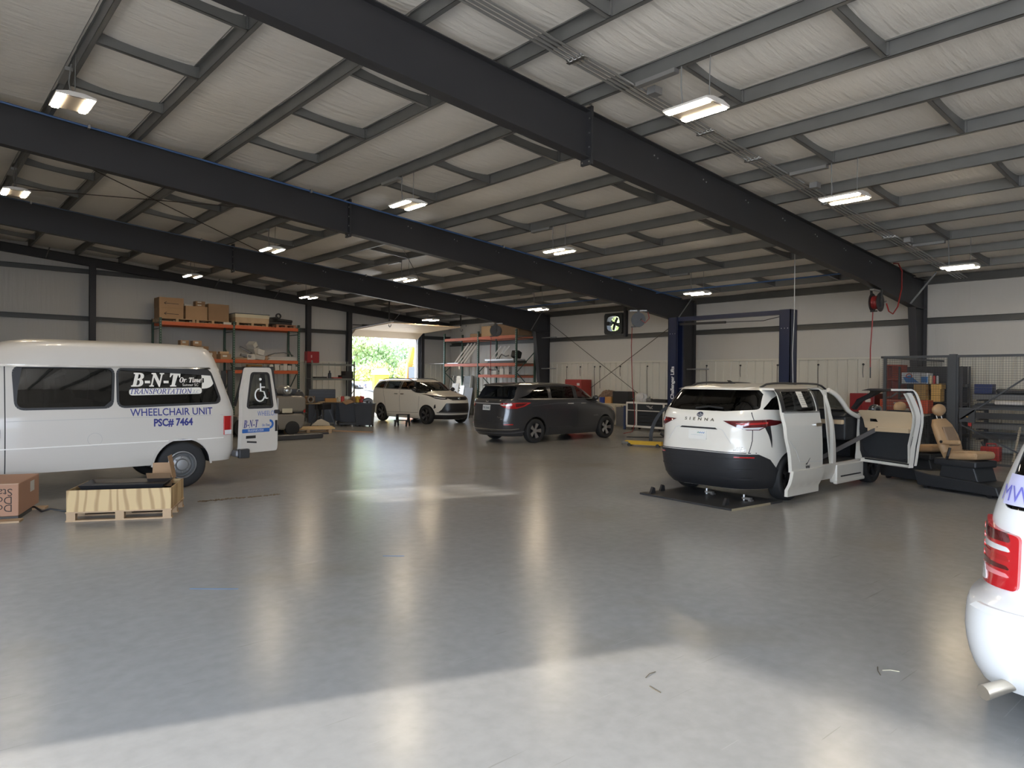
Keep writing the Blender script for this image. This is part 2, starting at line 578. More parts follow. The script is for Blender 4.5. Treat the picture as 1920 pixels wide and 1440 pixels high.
def frame(y, label, xs=-4.2):
    t = thing('steel_portal', label, 'beam', (21.6, y, 0))
    ox = 21.6
    def dep(x):
        return 0.72 + max(0, (x - 17.5)) * 0.035
    X = [xs + (20.75 - xs) * i / 24 for i in range(25)]
    mb = MB()
    web = [(x - ox, zr(x)) for x in X] + [(x - ox, zr(x) - dep(x)) for x in reversed(X)]
    mb.prism(web, 1, -0.006, 0.006)
    for top in (1, 0):
        for i in range(24):
            a, b_ = X[i], X[i + 1]
            za, zb = (zr(a), zr(b_)) if top else (zr(a) - dep(a), zr(b_) - dep(b_))
            th = 0.014 if top else -0.014
            mb.add([(a - ox, -0.1, za - th), (b_ - ox, -0.1, zb - th), (b_ - ox, 0.1, zb - th), (a - ox, 0.1, za - th),
                    (a - ox, -0.1, za), (b_ - ox, -0.1, zb), (b_ - ox, 0.1, zb), (a - ox, 0.1, za)],
                   [(0, 3, 2, 1), (4, 5, 6, 7), (0, 1, 5, 4), (2, 3, 7, 6)])
    mb.build('rafter', STEEL, t)
    mb = MB()                                          # tapered column, haunch at the top
    zk = zr(20.75) - dep(20.75)
    for f in ((-0.1, 0.1),):
        mb.prism([(0, 0), (-0.34, 0), (-0.86, zk), (-0.86, zr(20.75)), (0, zr(21.6))], 1, -0.007, 0.007)
        mb.prism([(0, 0), (-0.016, 0), (-0.016, zr(21.6)), (0, zr(21.6))], 1, f[0], f[1])
        mb.prism([(-0.34, 0), (-0.325, 0), (-0.845, zk), (-0.86, zk)], 1, f[0], f[1])
    mb.prism([(-0.86, zk - 0.014), (0, zk - 0.014), (0, zk), (-0.86, zk)], 1, -0.1, 0.1)
    mb.box(-0.86, 0.0, -0.1, 0.1, zr(21.1) - 0.012, zr(21.1))
    mb.box(-0.5, 0.02, -0.16, 0.16, 0, 0.02)
    mb.build('column', STEEL, t)
    x = 7.88                                           # bolted splice plates
    mb = MB()
    for e in (-0.012, 0.012):
        mb.box(x + e - 0.01 - ox, x + e + 0.01 - ox, -0.11, 0.11, zr(x) - dep(x) - 0.08, zr(x) + 0.07)
    mb.build('splice_plate', STEEL, t)
    mb = MB()
    for s in (-1, 1):
        for k in range(5):
            z = zr(x) - dep(x) - 0.04 + k * 0.215
            mb.cyl((x - 0.03 - ox, s * 0.07, z), (x + 0.03 - ox, s * 0.07, z), 0.014, n=6)
    for k in range(7):
        xx = 9.5 + 1.417 * k
        mb.cyl((xx - ox, -0.009, zr(xx) - 0.16), (xx - ox, -0.02, zr(xx) - 0.16), 0.014, n=6)
        mb.cyl((xx + .09 - ox, -0.009, zr(xx) - 0.19), (xx + .09 - ox, -0.02, zr(xx) - 0.19), 0.014, n=6)
    mb.build('bolt', BOLT, t)['kind'] = 'stuff'
    for xx, s in ((6.0, 1), (20.55, -1)):
        mb = MB()
        xb = xx
        mb.beam((xb - ox, 0.0, zr(xb) - dep(xb) + 0.02), (xb + 0.1 - ox, s * 0.62, zr(xb) + 0.02), 0.045, 0.006)
        mb.beam((xb - ox + .02, 0.0, zr(xb) - dep(xb) + 0.02), (xb + 0.12 - ox, s * 0.62, zr(xb) + 0.02), 0.006, 0.045)
        mb.build('flange_brace', GALV, t)
    return t
frame(FR[0], 'deep charcoal steel roof beam nearest the camera with its column behind the cage')
frame(FR[1], 'charcoal steel roof beam carrying a blue pipe, its column beside the blue lift')
frame(FR[2], 'farthest of the three charcoal roof beams, its column beside the right-hand rack')
t = thing('gable_beam', 'shallow charcoal roof beam flat against the far wall above the open door', 'beam', (0, YW - 0.22, 0))
mb = MB()
for za, zb in ((0, -0.014), (-0.30, -0.314)):
    mb.prism([(XL, zr(XL) + za), (21.5, zr(21.5) + za), (21.5, zr(21.5) + zb), (XL, zr(XL) + zb)], 1, -0.09, 0.09)
mb.prism([(XL, zr(XL)), (21.5, zr(21.5)), (21.5, zr(21.5) - 0.31), (XL, zr(XL) - 0.31)], 1, -0.006, 0.006)
mb.build('rafter', STEEL, t)
for xx in (3.9, 9.7, 12.2, 18.2):
    MB().beam((xx, 0, zr(xx) - 0.3), (xx + .05, -0.5, zr(xx) + 0.03), 0.04, 0.008).build('flange_brace', GALV, t)

# ---- purlins with their cross braces
BR = {0: (1.65, 3.55, 5.5), 1: (9.2, 11.2, 13.1), 2: (16.75, 18.7, 20.7), 3: (24.2, 26.2, 28.2)}
for k, px in enumerate(PUR):
    if px < -1.0:
        continue
    t = thing('roof_purlin', 'grey steel roof purlin, %s counted from the right-hand wall' % ORD[k], 'beam', (px, 0, zr(px)), group='roof purlins')
    mb = MB()
    y0, y1 = YN + 0.02, YW - 0.02
    mb.box(-0.002, 0.002, y0, y1, 0.004, 0.196)
    mb.box(-0.065, 0.002, y0, y1, 0.192, 0.197)
    mb.box(-0.002, 0.065, y0, y1, 0.004, 0.009)
    mb.box(-0.067, -0.063, y0, y1, 0.174, 0.197)
    mb.box(0.063, 0.067, y0, y1, 0.004, 0.026)
    mb.build('z_section', GALV, t)
    if k % 2 == 1:                                     # braces run to the next purlin on the wall side
        for bay in BR.values():
            for by in bay:
                b = MB()
                b.prism([(0.004, 0.012), (1.41, 0.012 - 0.131), (1.41, 0.185 - 0.131), (0.004, 0.185)], 1, by - 0.003, by + 0.003)
                b.prism([(0.004, 0.012), (1.41, 0.012 - 0.131), (1.41, 0.018 - 0.131), (0.004, 0.018)], 1, by - 0.003, by + 0.06)
                b.box(1.39, 1.412, by - 0.03, by + 0.06, 0.02 - 0.131, 0.185 - 0.131)
                b.build('brace', GALV, t)
t = thing('eave_beam', 'long grey steel member under the roof edge along the right wall', 'beam', (XW - 0.065, 0, 4.58))
MB().box(-0.055, 0.06, YN, YW - 0.05, 0.0, 0.2).build('c_section', GIRT, t)
MB().box(-0.06, 0.062, YN, YW - 0.05, -0.02, 0.0).build('lower_flange', GIRT, t)

def girt(label, x0, y0, z0, x1, y1, n):
    t = thing('wall_girt', label, 'beam', ((x0 + x1) / 2, (y0 + y1) / 2, z0))
    cx, cy = (x0 + x1) / 2, (y0 + y1) / 2
    d = Vector((x1 - x0, y1 - y0, 0))
    L = d.length / 2
    t.rotation_euler = (0, 0, math.atan2(d.y, d.x))
    mb = MB()
    mb.box(-L, L, -0.003, 0.13, 0, 0.006)
    mb.box(-L, L, 0.0, 0.004, 0, 0.06)
    mb.box(-L, L, 0.126, 0.13, 0, 0.17)
    mb.box(-L, L, 0.05, 0.13, 0.164, 0.17)
    mb.build('z_section', GIRT, t)
    return t
girt('long dark girt crossing the right wall above the white liner', XW - 0.14, YN, 3.46, XW - 0.14, YW - 0.1, 0).rotation_euler = (0, 0, -PI / 2)
girt('dark girt on the far wall between the left posts and the open door', XL, YW - 0.2, 3.82, DOOR[0] - 0.1, YW - 0.2, 0)
girt('upper dark girt high on the far wall behind the white van', XL, YW - 0.2, 5.55, 8.0, YW - 0.2, 0)
girt('short dark girt on the far wall right of the open door', DOOR[1] + 0.1, YW - 0.2, 3.78, XW - 0.1, YW - 0.2, 0)
for x, lab in ((5.33, 'dark steel post on the far wall above the white van roof'), (13.71, 'dark steel post on the far wall carrying the red box'),
               (15.72, 'dark steel post at the left side of the far open door'), (19.72, 'grey steel post at the right side of the far open door'), (-0.6, 'dark steel post on the far wall behind the left edge of the van')):
    mb = MB()
    zt = zr(x) - 0.32
    mb.box(-0.1, 0.1, -0.1, -0.088, 0, zt)
    mb.box(-0.1, 0.1, 0.088, 0.1, 0, zt)
    mb.box(-0.005, 0.005, -0.09, 0.09, 0, zt)
    o = mb.build('wall_post', STEEL, loc=(x, YW - 0.33, 0))
    tag(o, lab, 'post')

def rod(label, a, b, r=0.011):
    a = Vector(a); b = Vector(b)
    c = (a + b) / 2
    o = MB().cyl(a - c, b - c, r, n=6).build('brace_rod', mat('dark_rod', (0.06, 0.05, 0.045), 0.5, 0.4), loc=c)
    return tag(o, label, 'rod', 'diagonal brace rods')
rod('thin wall brace rod slanting down from the far column to the white tool cabinet', (21.5, 22.36, 4.3), (21.5, 15.3, 0.05))
rod('thin wall brace rod slanting up from behind the grey minivan to the blue lift', (21.5, 15.1, 4.25), (21.5, 22.3, 0.05))
rod('roof brace rod at upper left, crossing downward under the purlins', (0.3, 15.1, zr(0.3) - 0.06), (9.0, 22.4, zr(9.0) - 0.06))
rod('roof brace rod at upper left, crossing upward under the purlins', (0.3, 22.4, zr(.3) - 0.08), (9.0, 15.1, zr(9) - 0.08))
rod('roof brace rod from the middle beam toward the hanging lights over the van', (9.0, 15.1, zr(9.0) - 0.06), (15.0, 22.4, zr(15.0) - 0.06))

# ---- far overhead door, raised under the roof
DP = mat('cream_door_panel', (0.74, 0.59, 0.41), 0.5, noise=(1.5, 0.05))
d1 = bpy.data.objects.new('door_1', None)
COL.objects.link(d1)
d1.location = (DOOR[0], YW, 0)
struct(d1)
DWd = DOOR[1] - DOOR[0]
TR = [(-0.1, 0.0), (-0.1, 3.55), (-0.13, 3.72), (-0.22, 3.88), (-0.36, 3.99), (-0.55, 4.06), (-3.7, 4.2)]   # (dy, z) track path
def track_at(s):
    for i in range(len(TR) - 1):
        a, b = Vector(TR[i]), Vector(TR[i + 1])
        L = (b - a).length
        if s <= L or i == len(TR) - 2:
            return a + (b - a) * (s / L), (b - a).normalized()
        s -= L
s0 = 3.78
for k in range(6):
    a, _ = track_at(s0 + k * 0.62)
    b, _ = track_at(s0 + k * 0.62 + 0.60)
    d = (b - a).normalized()
    n = Vector((-d.y, d.x)) * 0.04
    mb = MB()
    mb.prism([tuple(a), tuple(b), tuple(b + n), tuple(a + n)], 0, 0.03, DWd - 0.03)
    mb.build('door_section', DP, d1)
    mb = MB()
    for j in range(4):                                 # stiles under each section
        x = 0.06 + (DWd - 0.12) * j / 3
        mb.prism([tuple(a - n * 0.5), tuple(b - n * 0.5), tuple(b), tuple(a)], 0, x - 0.035, x + 0.035)
    mb.build('stile', mat('cream_door_stile', (0.60, 0.50, 0.38), 0.5), d1)
    if k > 0:
        mb = MB()
        for j in range(1, 3):
            x = 0.06 + (DWd - 0.12) * j / 3
            q = a - n * 1.0
            mb.box(x - 0.06, x + 0.06, q.x - 0.05, q.x + 0.05, q.y - 0.015, q.y + 0.01)
        mb.build('hinge', mat('dark_hinge', (0.1, 0.09, 0.08), 0.4, 0.6), d1)
for x in (-0.03, DWd + 0.03):
    MB().tube([(x, p[0], p[1] + 0.02) for p in TR] + [(x, -4.1, 4.23)], 0.03, 6).build('track', mat('galv_track', (0.3, 0.3, 0.3), 0.4, 0.6), d1)
    mb = MB()
    mb.box(x - 0.02, x + 0.02, -3.72, -3.66, 4.2, zr(DOOR[0] + x) - 0.02)
    mb.tube([(x, -3.75 + 0.09 * math.cos(a), 4.10 + 0.11 * math.sin(a)) for a in [PI + PI * i / 8 for i in range(9)]], 0.016, 6)
    mb.build('track_hanger', STEEL, d1)
MB().box(-0.14, -0.02, -0.3, 0.0, 0, 3.9).build('jamb', STEEL, d1)
MB().box(DWd + 0.02, DWd + 0.16, -0.1, 0.0, 0, 3.9).build('jamb', mat('grey_jamb', (0.13, 0.13, 0.14), 0.5), d1)
mb = MB().cyl((0.1, -0.22, 4.28), (DWd - 0.1, -0.22, 4.28), 0.02, n=8)
mb.cyl((0.6, -0.22, 4.28), (1.6, -0.22, 4.28), 0.05, n=10).cyl((2.1, -0.22, 4.28), (3.1, -0.22, 4.28), 0.05, n=10)
mb.build('spring_shaft', STEEL, d1)

# ---- hanging fixtures
LEDM = mat('led_tube', (1, 1, 1), 0.4, emit=((1.0, 0.82, 0.58), LAMP))
HOUS = mat('white_fixture_housing', (0.75, 0.72, 0.68), 0.4)
CORD = mat('grey_cord', (0.22, 0.22, 0.22), 0.5)
def fixture(x, y, label):
    zb = zr(x) - 0.645
    t = thing('hanging_light', label, 'light', (x, y, zb), group='hanging shop lights')
    mb = MB()
    mb.prism([(-0.25, 0.012), (0.25, 0.012), (0.25, 0.04), (0.1, 0.075), (-0.1, 0.075), (-0.25, 0.04)], 1, -0.33, 0.33)
    mb.build('housing', HOUS, t)
    MB().box(-0.125, 0.125, -0.31, 0.31, 0.006, 0.013).build('dark_gap_plate', mat('dark_gap_grey', (0.16, 0.14, 0.12), 0.6), t)  # dark plate added so the gap between the tubes does not glow
    for s in (-1, 1):
        MB().box(s * 0.175 - 0.046, s * 0.175 + 0.046, -0.31, 0.31, -0.012, 0.014).build('led_tube', LEDM, t, bevel=0.008)
    # two hangers up to the nearest purlins
    top = zr(x) - zb
    MB().tube([(0.0, -0.2, 0.07), (0.0, -0.2, top * 0.5), (0.01, -0.2, top + 0.02)], 0.006, 5).build('hanging_cord', CORD, t)
    MB().tube([(0.0, 0.22, 0.07), (0.015, 0.22, top * 0.3), (-0.012, 0.22, top * 0.6), (0.02, 0.24, top + 0.02)], 0.010, 6).build('power_cord', CORD, t)
    MB().box(-0.05, 0.05, 0.3, 0.95, top - 0.06, top - 0.005).build('wiring_box', mat('galv_box', (0.34, 0.34, 0.34), 0.4, 0.5), t)
fixture(7.65, 5.3, 'hanging twin-tube shop light nearest the camera, right of the nearest roof beam')
fixture(11.9, 5.3, 'hanging shop light in the near right row, second from the camera')
fixture(17.57, 5.3, 'hanging shop light at the far right end, above the wire cage')
for x, l in ((1.9, 'twin shop light glowing at top left above the blue pipe'), (7.65, 'hanging shop light below the purlins just before the blue-piped beam, above the van lettering'),
             (11.9, 'hanging shop light in the middle of the ceiling between the first two beams'), (17.57, 'hanging shop light beside the column near the blue lift')):
    fixture(x, 12.05, l)
for x, l in ((1.9, 'shop light cut by the left edge of the picture under the second beam'), (7.65, 'hanging shop light above the far van roof, just before the third beam'),
             (11.9, 'hanging shop light left of centre between the second and third beams'), (17.57, 'hanging shop light beside the far column above the grey minivan')):
    fixture(x, 18.85, l)
for x, l in ((7.65, 'farthest left shop light, above the pallet rack boxes'), (11.9, 'far shop light above the right end of the pallet rack'), (17.57, 'far shop light over the raised overhead door')):
    fixture(x, 25.75, l)

# ---- pipes along the beams
PIPE = mat('galv_conduit', (0.42, 0.42, 0.42), 0.3, 0.8)
t = thing('conduit_run', 'bundle of four bare metal conduits running down the ceiling to the right wall', 'pipes', (10, 6.4, zr(10)))
for k in range(4):
    yy = -0.12 + 0.075 * k
    MB().tube([(x - 10, yy, zr(x) - zr(10) - 0.025) for x in (-4, 4, 12, 20.2, 21.4)], 0.017, 8).build('conduit', PIPE, t)
for x in (6.6, 9.5, 10.9, 13.7, 16.6):
    mb = MB()
    mb.box(x - 10.03, x - 9.97, -0.16, 0.15, zr(x) - zr(10) - 0.052, zr(x) - zr(10) - 0.042)
    for k in range(4):
        mb.cyl((x - 10.06, -0.12 + 0.075 * k, zr(x) - zr(10) - 0.025), (x - 9.9, -0.12 + 0.075 * k, zr(x) - zr(10) - 0.034), 0.024, n=8)
    mb.build('pipe_clamp', BOLT, t)
for x in (7.9, 12.6, 17.0):
    MB().box(x - 10.08, x - 9.92, -0.32, -0.18, zr(x) - zr(10) - 0.1, zr(x) - zr(10)).build('junction_box', mat('galv_box', (0.34, 0.34, 0.34), 0.4, 0.5), t)
def airpipe(y, label, r, m):
    t = thing('air_pipe', label, 'pipe', (10, y, zr(10)))
    MB().tube([(x - 10, -0.115, zr(x) - zr(10) - 0.02) for x in (-4, 4, 12, 20.6)], r, 8).build('pipe', m, t)
    for x in (2.6, 6.9, 12.5, 17.0):
        MB().box(x - 10.02, x - 9.98, -0.15, -0.08, zr(x) - zr(10) - 0.05, zr(x) - zr(10) + 0.02).build('pipe_clip', BOLT, t)
airpipe(FR[1], 'blue air pipe fixed along the top of the second roof beam', 0.02, mat('blue_air_pipe', (0.06, 0.13, 0.30), 0.4))
airpipe(FR[2], 'thin blue-grey pipe along the top of the third roof beam', 0.014, mat('bluegrey_air_pipe', (0.10, 0.14, 0.22), 0.4))
tag(MB().cyl((0, -7.0, 0), (0, 7.5, 0), 0.022, n=8).build('air_pipe', mat('blue_air_pipe', None), loc=(19.4, 14.9, zr(19.4) - 0.05)),
    'blue air pipe running lengthwise under the purlins above the lift', 'pipe')

# ---- ground outside
struct(MB().add([(-60, -60, -0.02), (90, -60, -0.02), (90, 120, -0.02), (-60, 120, -0.02)], [(0, 1, 2, 3)]).build('trim_ground', mat('gravel_yard', (0.80, 0.71, 0.60), 0.9, noise=(0.6, 0.2)), fix=False))
# ================================================================ vehicles
def interp(tab, z):
    """monotone cubic through (z, value) pairs."""
    n = len(tab)
    if z <= tab[0][0]: return tab[0][1]
    if z >= tab[-1][0]: return tab[-1][1]
    i = 0
    while z > tab[i + 1][0]:
        i += 1
    def sl(k):
        return (tab[k + 1][1] - tab[k][1]) / (tab[k + 1][0] - tab[k][0])
    def tan(k):
        if k == 0: return sl(0)
        if k == n - 1: return sl(n - 2)
        a, b = sl(k - 1), sl(k)
        return 0.0 if a * b <= 0 else 2 * a * b / (a + b)
    z0, v0 = tab[i]
    z1, v1 = tab[i + 1]
    h = z1 - z0
    u = (z - z0) / h
    m0, m1 = tan(i) * h, tan(i + 1) * h
    return (2 * u**3 - 3 * u**2 + 1) * v0 + (u**3 - 2 * u**2 + u) * m0 + (-2 * u**3 + 3 * u**2) * v1 + (u**3 - u**2) * m1

class Body:
    """a car skin given by its horizontal outlines: rear and nose position, half width and corner roundness by height."""
    def __init__(self, xr, xf, w, nr, nf, zs, wx=None):
        self.txr, self.txf, self.tw, self.tnr, self.tnf, self.zs = xr, xf, w, nr, nf, zs
        self.dx = self.dw = 0.0
    def q(self, z):
        xr, xf = interp(self.txr, z), interp(self.txf, z)
        return xr, xf, interp(self.tw, z), interp(self.tnr, z), interp(self.tnf, z), xr + (xf - xr) * 0.5
    def yside(self, x, z):
        xr, xf, w, nr, nf, xc = self.q(z)
        s, n = ((xc - x) / (xc - xr), nr) if x < xc else ((x - xc) / (xf - xc), nf)
        s = min(max(s, 0), 1)
        return w * (1 - s ** n) ** (1 / n)
    def xrear(self, y, z):
        xr, xf, w, nr, nf, xc = self.q(z)
        s = min(abs(y) / w, 1)
        return xc - (xc - xr) * (1 - s ** nr) ** (1 / nr)
    def xfront(self, y, z):
        xr, xf, w, nr, nf, xc = self.q(z)
        s = min(abs(y) / w, 1)
        return xc + (xf - xc) * (1 - s ** nf) ** (1 / nf)
    def ztop(self, x, y):
        lo, hi = self.zs[0], self.zs[-1]
        z = hi
        while z > lo:
            xr, xf, w, nr, nf, xc = self.q(z)
            if xr < x < xf and self.yside(x, z) >= abs(y):
                return z
            z -= 0.005
        return lo
    def ring(self, z, N=88):
        xr, xf, w, nr, nf, xc = self.q(z)
        out = []
        for i in range(N):
            a = 2 * PI * i / N
            c, s = math.cos(a), math.sin(a)
            n, l = (nf, xf - xc) if c >= 0 else (nr, xc - xr)
            px = xc + math.copysign(abs(c) ** (2 / n) * l, c)
            py = math.copysign(abs(s) ** (2 / n) * w, s)
            out.append((px, py, z))
        return out
    def wrap(self, s, z, front=False, off=0.0):
        """point at arc length s from the rear (or nose) centre; s>0 toward +y."""
        key = (round(z, 4), front)
        if not hasattr(self, 'cache'): self.cache = {}
        if key not in self.cache:
            xr, xf, w, nr, nf, xc = self.q(z)
            n, l, sg = (nf, xf - xc, 1) if front else (nr, xc - xr, -1)
            pts = []
            for i in range(121):
                a = PI / 2 * i / 120
                pts.append(Vector((xc + sg * math.cos(a) ** (2 / n) * l, math.sin(a) ** (2 / n) * w, z)))
            cum = [0.0]
            for i in range(120):
                cum.append(cum[-1] + (pts[i + 1] - pts[i]).length)
            self.cache[key] = (pts, cum)
        pts, cum = self.cache[key]
        a = min(abs(s), cum[-1] - 1e-4)
        lo, hi = 0, 120
        while hi - lo > 1:
            m = (lo + hi) // 2
            if cum[m] <= a: lo = m
            else: hi = m
        u = (a - cum[lo]) / max(cum[hi] - cum[lo], 1e-9)
        p = pts[lo].lerp(pts[hi], u)
        d = (pts[hi] - pts[lo]).normalized()
        nrm = Vector((d.y, -d.x, 0))
        if (nrm.x > 0) != front and abs(nrm.x) > 1e-4: nrm = -nrm
        if nrm.y < -1e-6: nrm = -nrm
        p = p + nrm * off
        if s < 0: p.y = -p.y
        return p
    def loft(self, N=88):
        mb = MB()
        rings = [self.ring(z, N) for z in self.zs]
        for r_ in rings: mb.v += r_
        for i in range(len(rings) - 1):
            for j in range(N):
                mb.f.append([i * N + j, i * N + (j + 1) % N, (i + 1) * N + (j + 1) % N, (i + 1) * N + j])
        mb.f.append(list(reversed(range(N))))
        mb.f.append([(len(rings) - 1) * N + j for j in range(N)])
        return mb

def patch_mesh(poly, fn, maxlen=0.07, skirt=None):
    """a polygon laid on a surface by fn(u, v, off); skirt=(outer, inner) gives it thickness."""
    bm = bmesh.new()
    vs = [bm.verts.new((p[0], p[1], 0)) for p in poly]
    bm.faces.new(vs)
    bmesh.ops.triangulate(bm, faces=bm.faces)
    for _ in range(7):
        es = [e for e in bm.edges if e.calc_length() > maxlen]
        if not es: break
        bmesh.ops.subdivide_edges(bm, edges=es, cuts=1)
        bmesh.ops.triangulate(bm, faces=[f for f in bm.faces if len(f.verts) > 3])
    bmesh.ops.recalc_face_normals(bm, faces=bm.faces)
    o, i_ = skirt if skirt else (0.0, None)
    if i_ is not None:
        top = {v: tuple(fn(v.co.x, v.co.y, o)) for v in bm.verts}
        be = [e for e in bm.edges if e.is_boundary]
        low = {}
        for e in be:
            for v in e.verts:
                if v not in low:
                    low[v] = (v.co.x, v.co.y)
        newv = {}
        for v, (a, b) in low.items():
            n = bm.verts.new(tuple(fn(a, b, i_)))
            newv[v] = n
        for e in be:
            a, b = e.verts
            bm.faces.new((a, b, newv[b], newv[a]))
        for v, p in top.items(): v.co = p
        bmesh.ops.recalc_face_normals(bm, faces=bm.faces)
    else:
        for v in list(bm.verts): v.co = tuple(fn(v.co.x, v.co.y, o))
    me = bpy.data.meshes.new('patch')
    bm.to_mesh(me)
    bm.free()
    return me

def rounded(poly, r, k=4):
    """round the corners of a 2D polygon."""
    out = []
    n = len(poly)
    for i in range(n):
        p = Vector(poly[i][:2])
        rr = poly[i][2] if len(poly[i]) > 2 else r
        a = Vector(poly[i - 1][:2]) - p
        b = Vector(poly[(i + 1) % n][:2]) - p
        d = min(rr, a.length * 0.48, b.length * 0.48)
        pa, pb = p + a.normalized() * d, p + b.normalized() * d
        for j in range(k + 1):
            t = j / k
            out.append(tuple(pa * (1 - t) ** 2 + p * 2 * t * (1 - t) + pb * t * t))
    return out

def ribbon(pts, wid):
    """a thin closed strip along a 2D line."""
    L, Rr = [], []
    n = len(pts)
    for i in range(n):
        a = Vector(pts[max(i - 1, 0)]); b = Vector(pts[min(i + 1, n - 1)])
        d = (b - a).normalized()
        q = Vector((-d.y, d.x)) * wid / 2
        p = Vector(pts[i])
        L.append(tuple(p + q)); Rr.append(tuple(p - q))
    return L + Rr[::-1]

def boolean(o, cutters, op='DIFFERENCE'):
    for c in cutters:                                   # one at a time, in the same space
        c.parent = o.parent
        m = o.modifiers.new('b', 'BOOLEAN')
        m.operation = op
        m.object = c
        m.solver = 'EXACT'
        m.material_mode = 'TRANSFER'
        bpy.context.view_layer.update()
        apply_mods(o)
        bpy.data.objects.remove(c)
    return o

def cutter(mb, m):
    return mb.build('cut', m)

TYRE = mat('tyre_rubber', (0.018, 0.018, 0.019), 0.75)
ALLOY = mat('silver_alloy', (0.55, 0.55, 0.56), 0.28, 0.9)
DARKALLOY = mat('black_alloy', (0.03, 0.03, 0.034), 0.3, 0.6)
BLACKPL = mat('black_trim_plastic', (0.022, 0.022, 0.024), 0.5)
INNER = mat('dark_cabin', (0.022, 0.022, 0.024), 0.8)
GAP = mat('panel_gap', (0.03, 0.03, 0.03), 0.8)
CHROME = mat('chrome', (0.75, 0.75, 0.75), 0.12, 1.0)
RED = mat('red_lens', (0.42, 0.012, 0.014), 0.12, spec=0.7, coat=1.0)
DRED = mat('dark_red_lens', (0.10, 0.008, 0.010), 0.12, spec=0.7, coat=1.0)
CLEAR = mat('clear_lens', (0.72, 0.72, 0.72), 0.1, spec=0.8, coat=1.0)
TINT = glass('tinted_glass', (0.16, 0.17, 0.17), 0.0)
DTINT = glass('dark_tinted_glass', (0.035, 0.037, 0.04), 0.0)
CLGL = glass('clear_glass', (0.72, 0.78, 0.75), 0.0)
BEIGE = mat('tan_leather', (0.42, 0.27, 0.145), 0.55, bump=(30, 0.1))
BEIGEL = mat('light_tan_trim', (0.62, 0.47, 0.30), 0.5)

def wheel(parent, x, y, r, wid, rim_m, side, style='double5', rimr=None):
    """a wheel with its tyre; the rim is its own piece under it."""
    w = wid / 2
    rimr = rimr or r * 0.70
    prof = [(rimr, -w * 0.8), (rimr + 0.012, -w * 0.92), (r * 0.9, -w), (r * 0.97, -w * 0.9), (r, -w * 0.72), (r, w * 0.72), (r * 0.97, w * 0.9), (r * 0.9, w), (rimr + 0.012, w * 0.92), (rimr, w * 0.8)]
    mb = MB().lathe(prof, ax=1, n=40)
    t = mb.build('wheel', TYRE, parent, loc=(x, y, r), smooth=40)
    mb = MB()
    d = side * w * 0.55
    s = side
    mb.lathe([(rimr, s * -w * 0.8), (rimr, s * w * 0.82), (rimr - 0.016, s * w * 0.86), (rimr - 0.024, s * w * 0.7), (rimr - 0.03, -s * w * 0.3), (0.001, -s * w * 0.3)], ax=1, n=40)
    mb.build('barrel', DARKALLOY if rim_m is not None and style != 'steel' else mat('steel_rim', (0.28, 0.28, 0.28), 0.45, 0.5), t, smooth=40)
    mb = MB()
    if style == 'steel':
        mb.lathe([(rimr - 0.03, s * w * 0.15), (rimr * 0.82, s * w * 0.05), (rimr * 0.62, s * w * 0.5), (rimr * 0.45, s * w * 0.6), (rimr * 0.38, s * w * 0.9), (rimr * 0.25, s * w * 0.95), (0.001, s * w * 0.95)], ax=1, n=40)
        for k in range(8):
            a = 2 * PI * k / 8
            p = (rimr * 0.53 * math.cos(a), s * w * 0.55, rimr * 0.53 * math.sin(a))
            mb.cyl(p, (p[0], p[1] + s * 0.03, p[2]), 0.014, n=6)
    else:
        n = {'double5': 10, 'five': 5, 'ten': 10}[style]
        for k in range(n):
            if style == 'double5':
                a = 2 * PI * (k // 2) / 5 + (0.14 if k % 2 else -0.14)
                w0, w1 = 0.018, 0.030
            elif style == 'five':
                a = 2 * PI * k / 5 + PI / 2
                w0, w1 = 0.055, 0.085
            else:
                a = 2 * PI * k / 10
                w0, w1 = 0.022, 0.034
            ca, sa = math.cos(a), math.sin(a)
            def P(rr, q, yy): return (rr * ca - q * sa, yy, rr * sa + q * ca)
            r0, r1 = 0.05, rimr - 0.012
            ya, yb = s * w * 0.5, s * w * 0.8
            vs = [P(r0, -w0, ya), P(r0, w0, ya), P(r1, w1, yb), P(r1, -w1, yb), P(r0, -w0, ya - s * 0.03), P(r0, w0, ya - s * 0.03), P(r1, w1, yb - s * 0.03), P(r1, -w1, yb - s * 0.03)]
            mb.add(vs, [(0, 1, 2, 3), (7, 6, 5, 4), (0, 4, 5, 1), (1, 5, 6, 2), (2, 6, 7, 3), (3, 7, 4, 0)])
        mb.lathe([(0.075, s * w * 0.35), (0.07, s * w * 0.55), (0.03, s * w * 0.6), (0.001, s * w * 0.6)], ax=1, n=20)
    mb.build('rim', rim_m, t, smooth=30)
    return t

def lin(a, b, n): return [a + (b - a) * i / n for i in range(n + 1)]

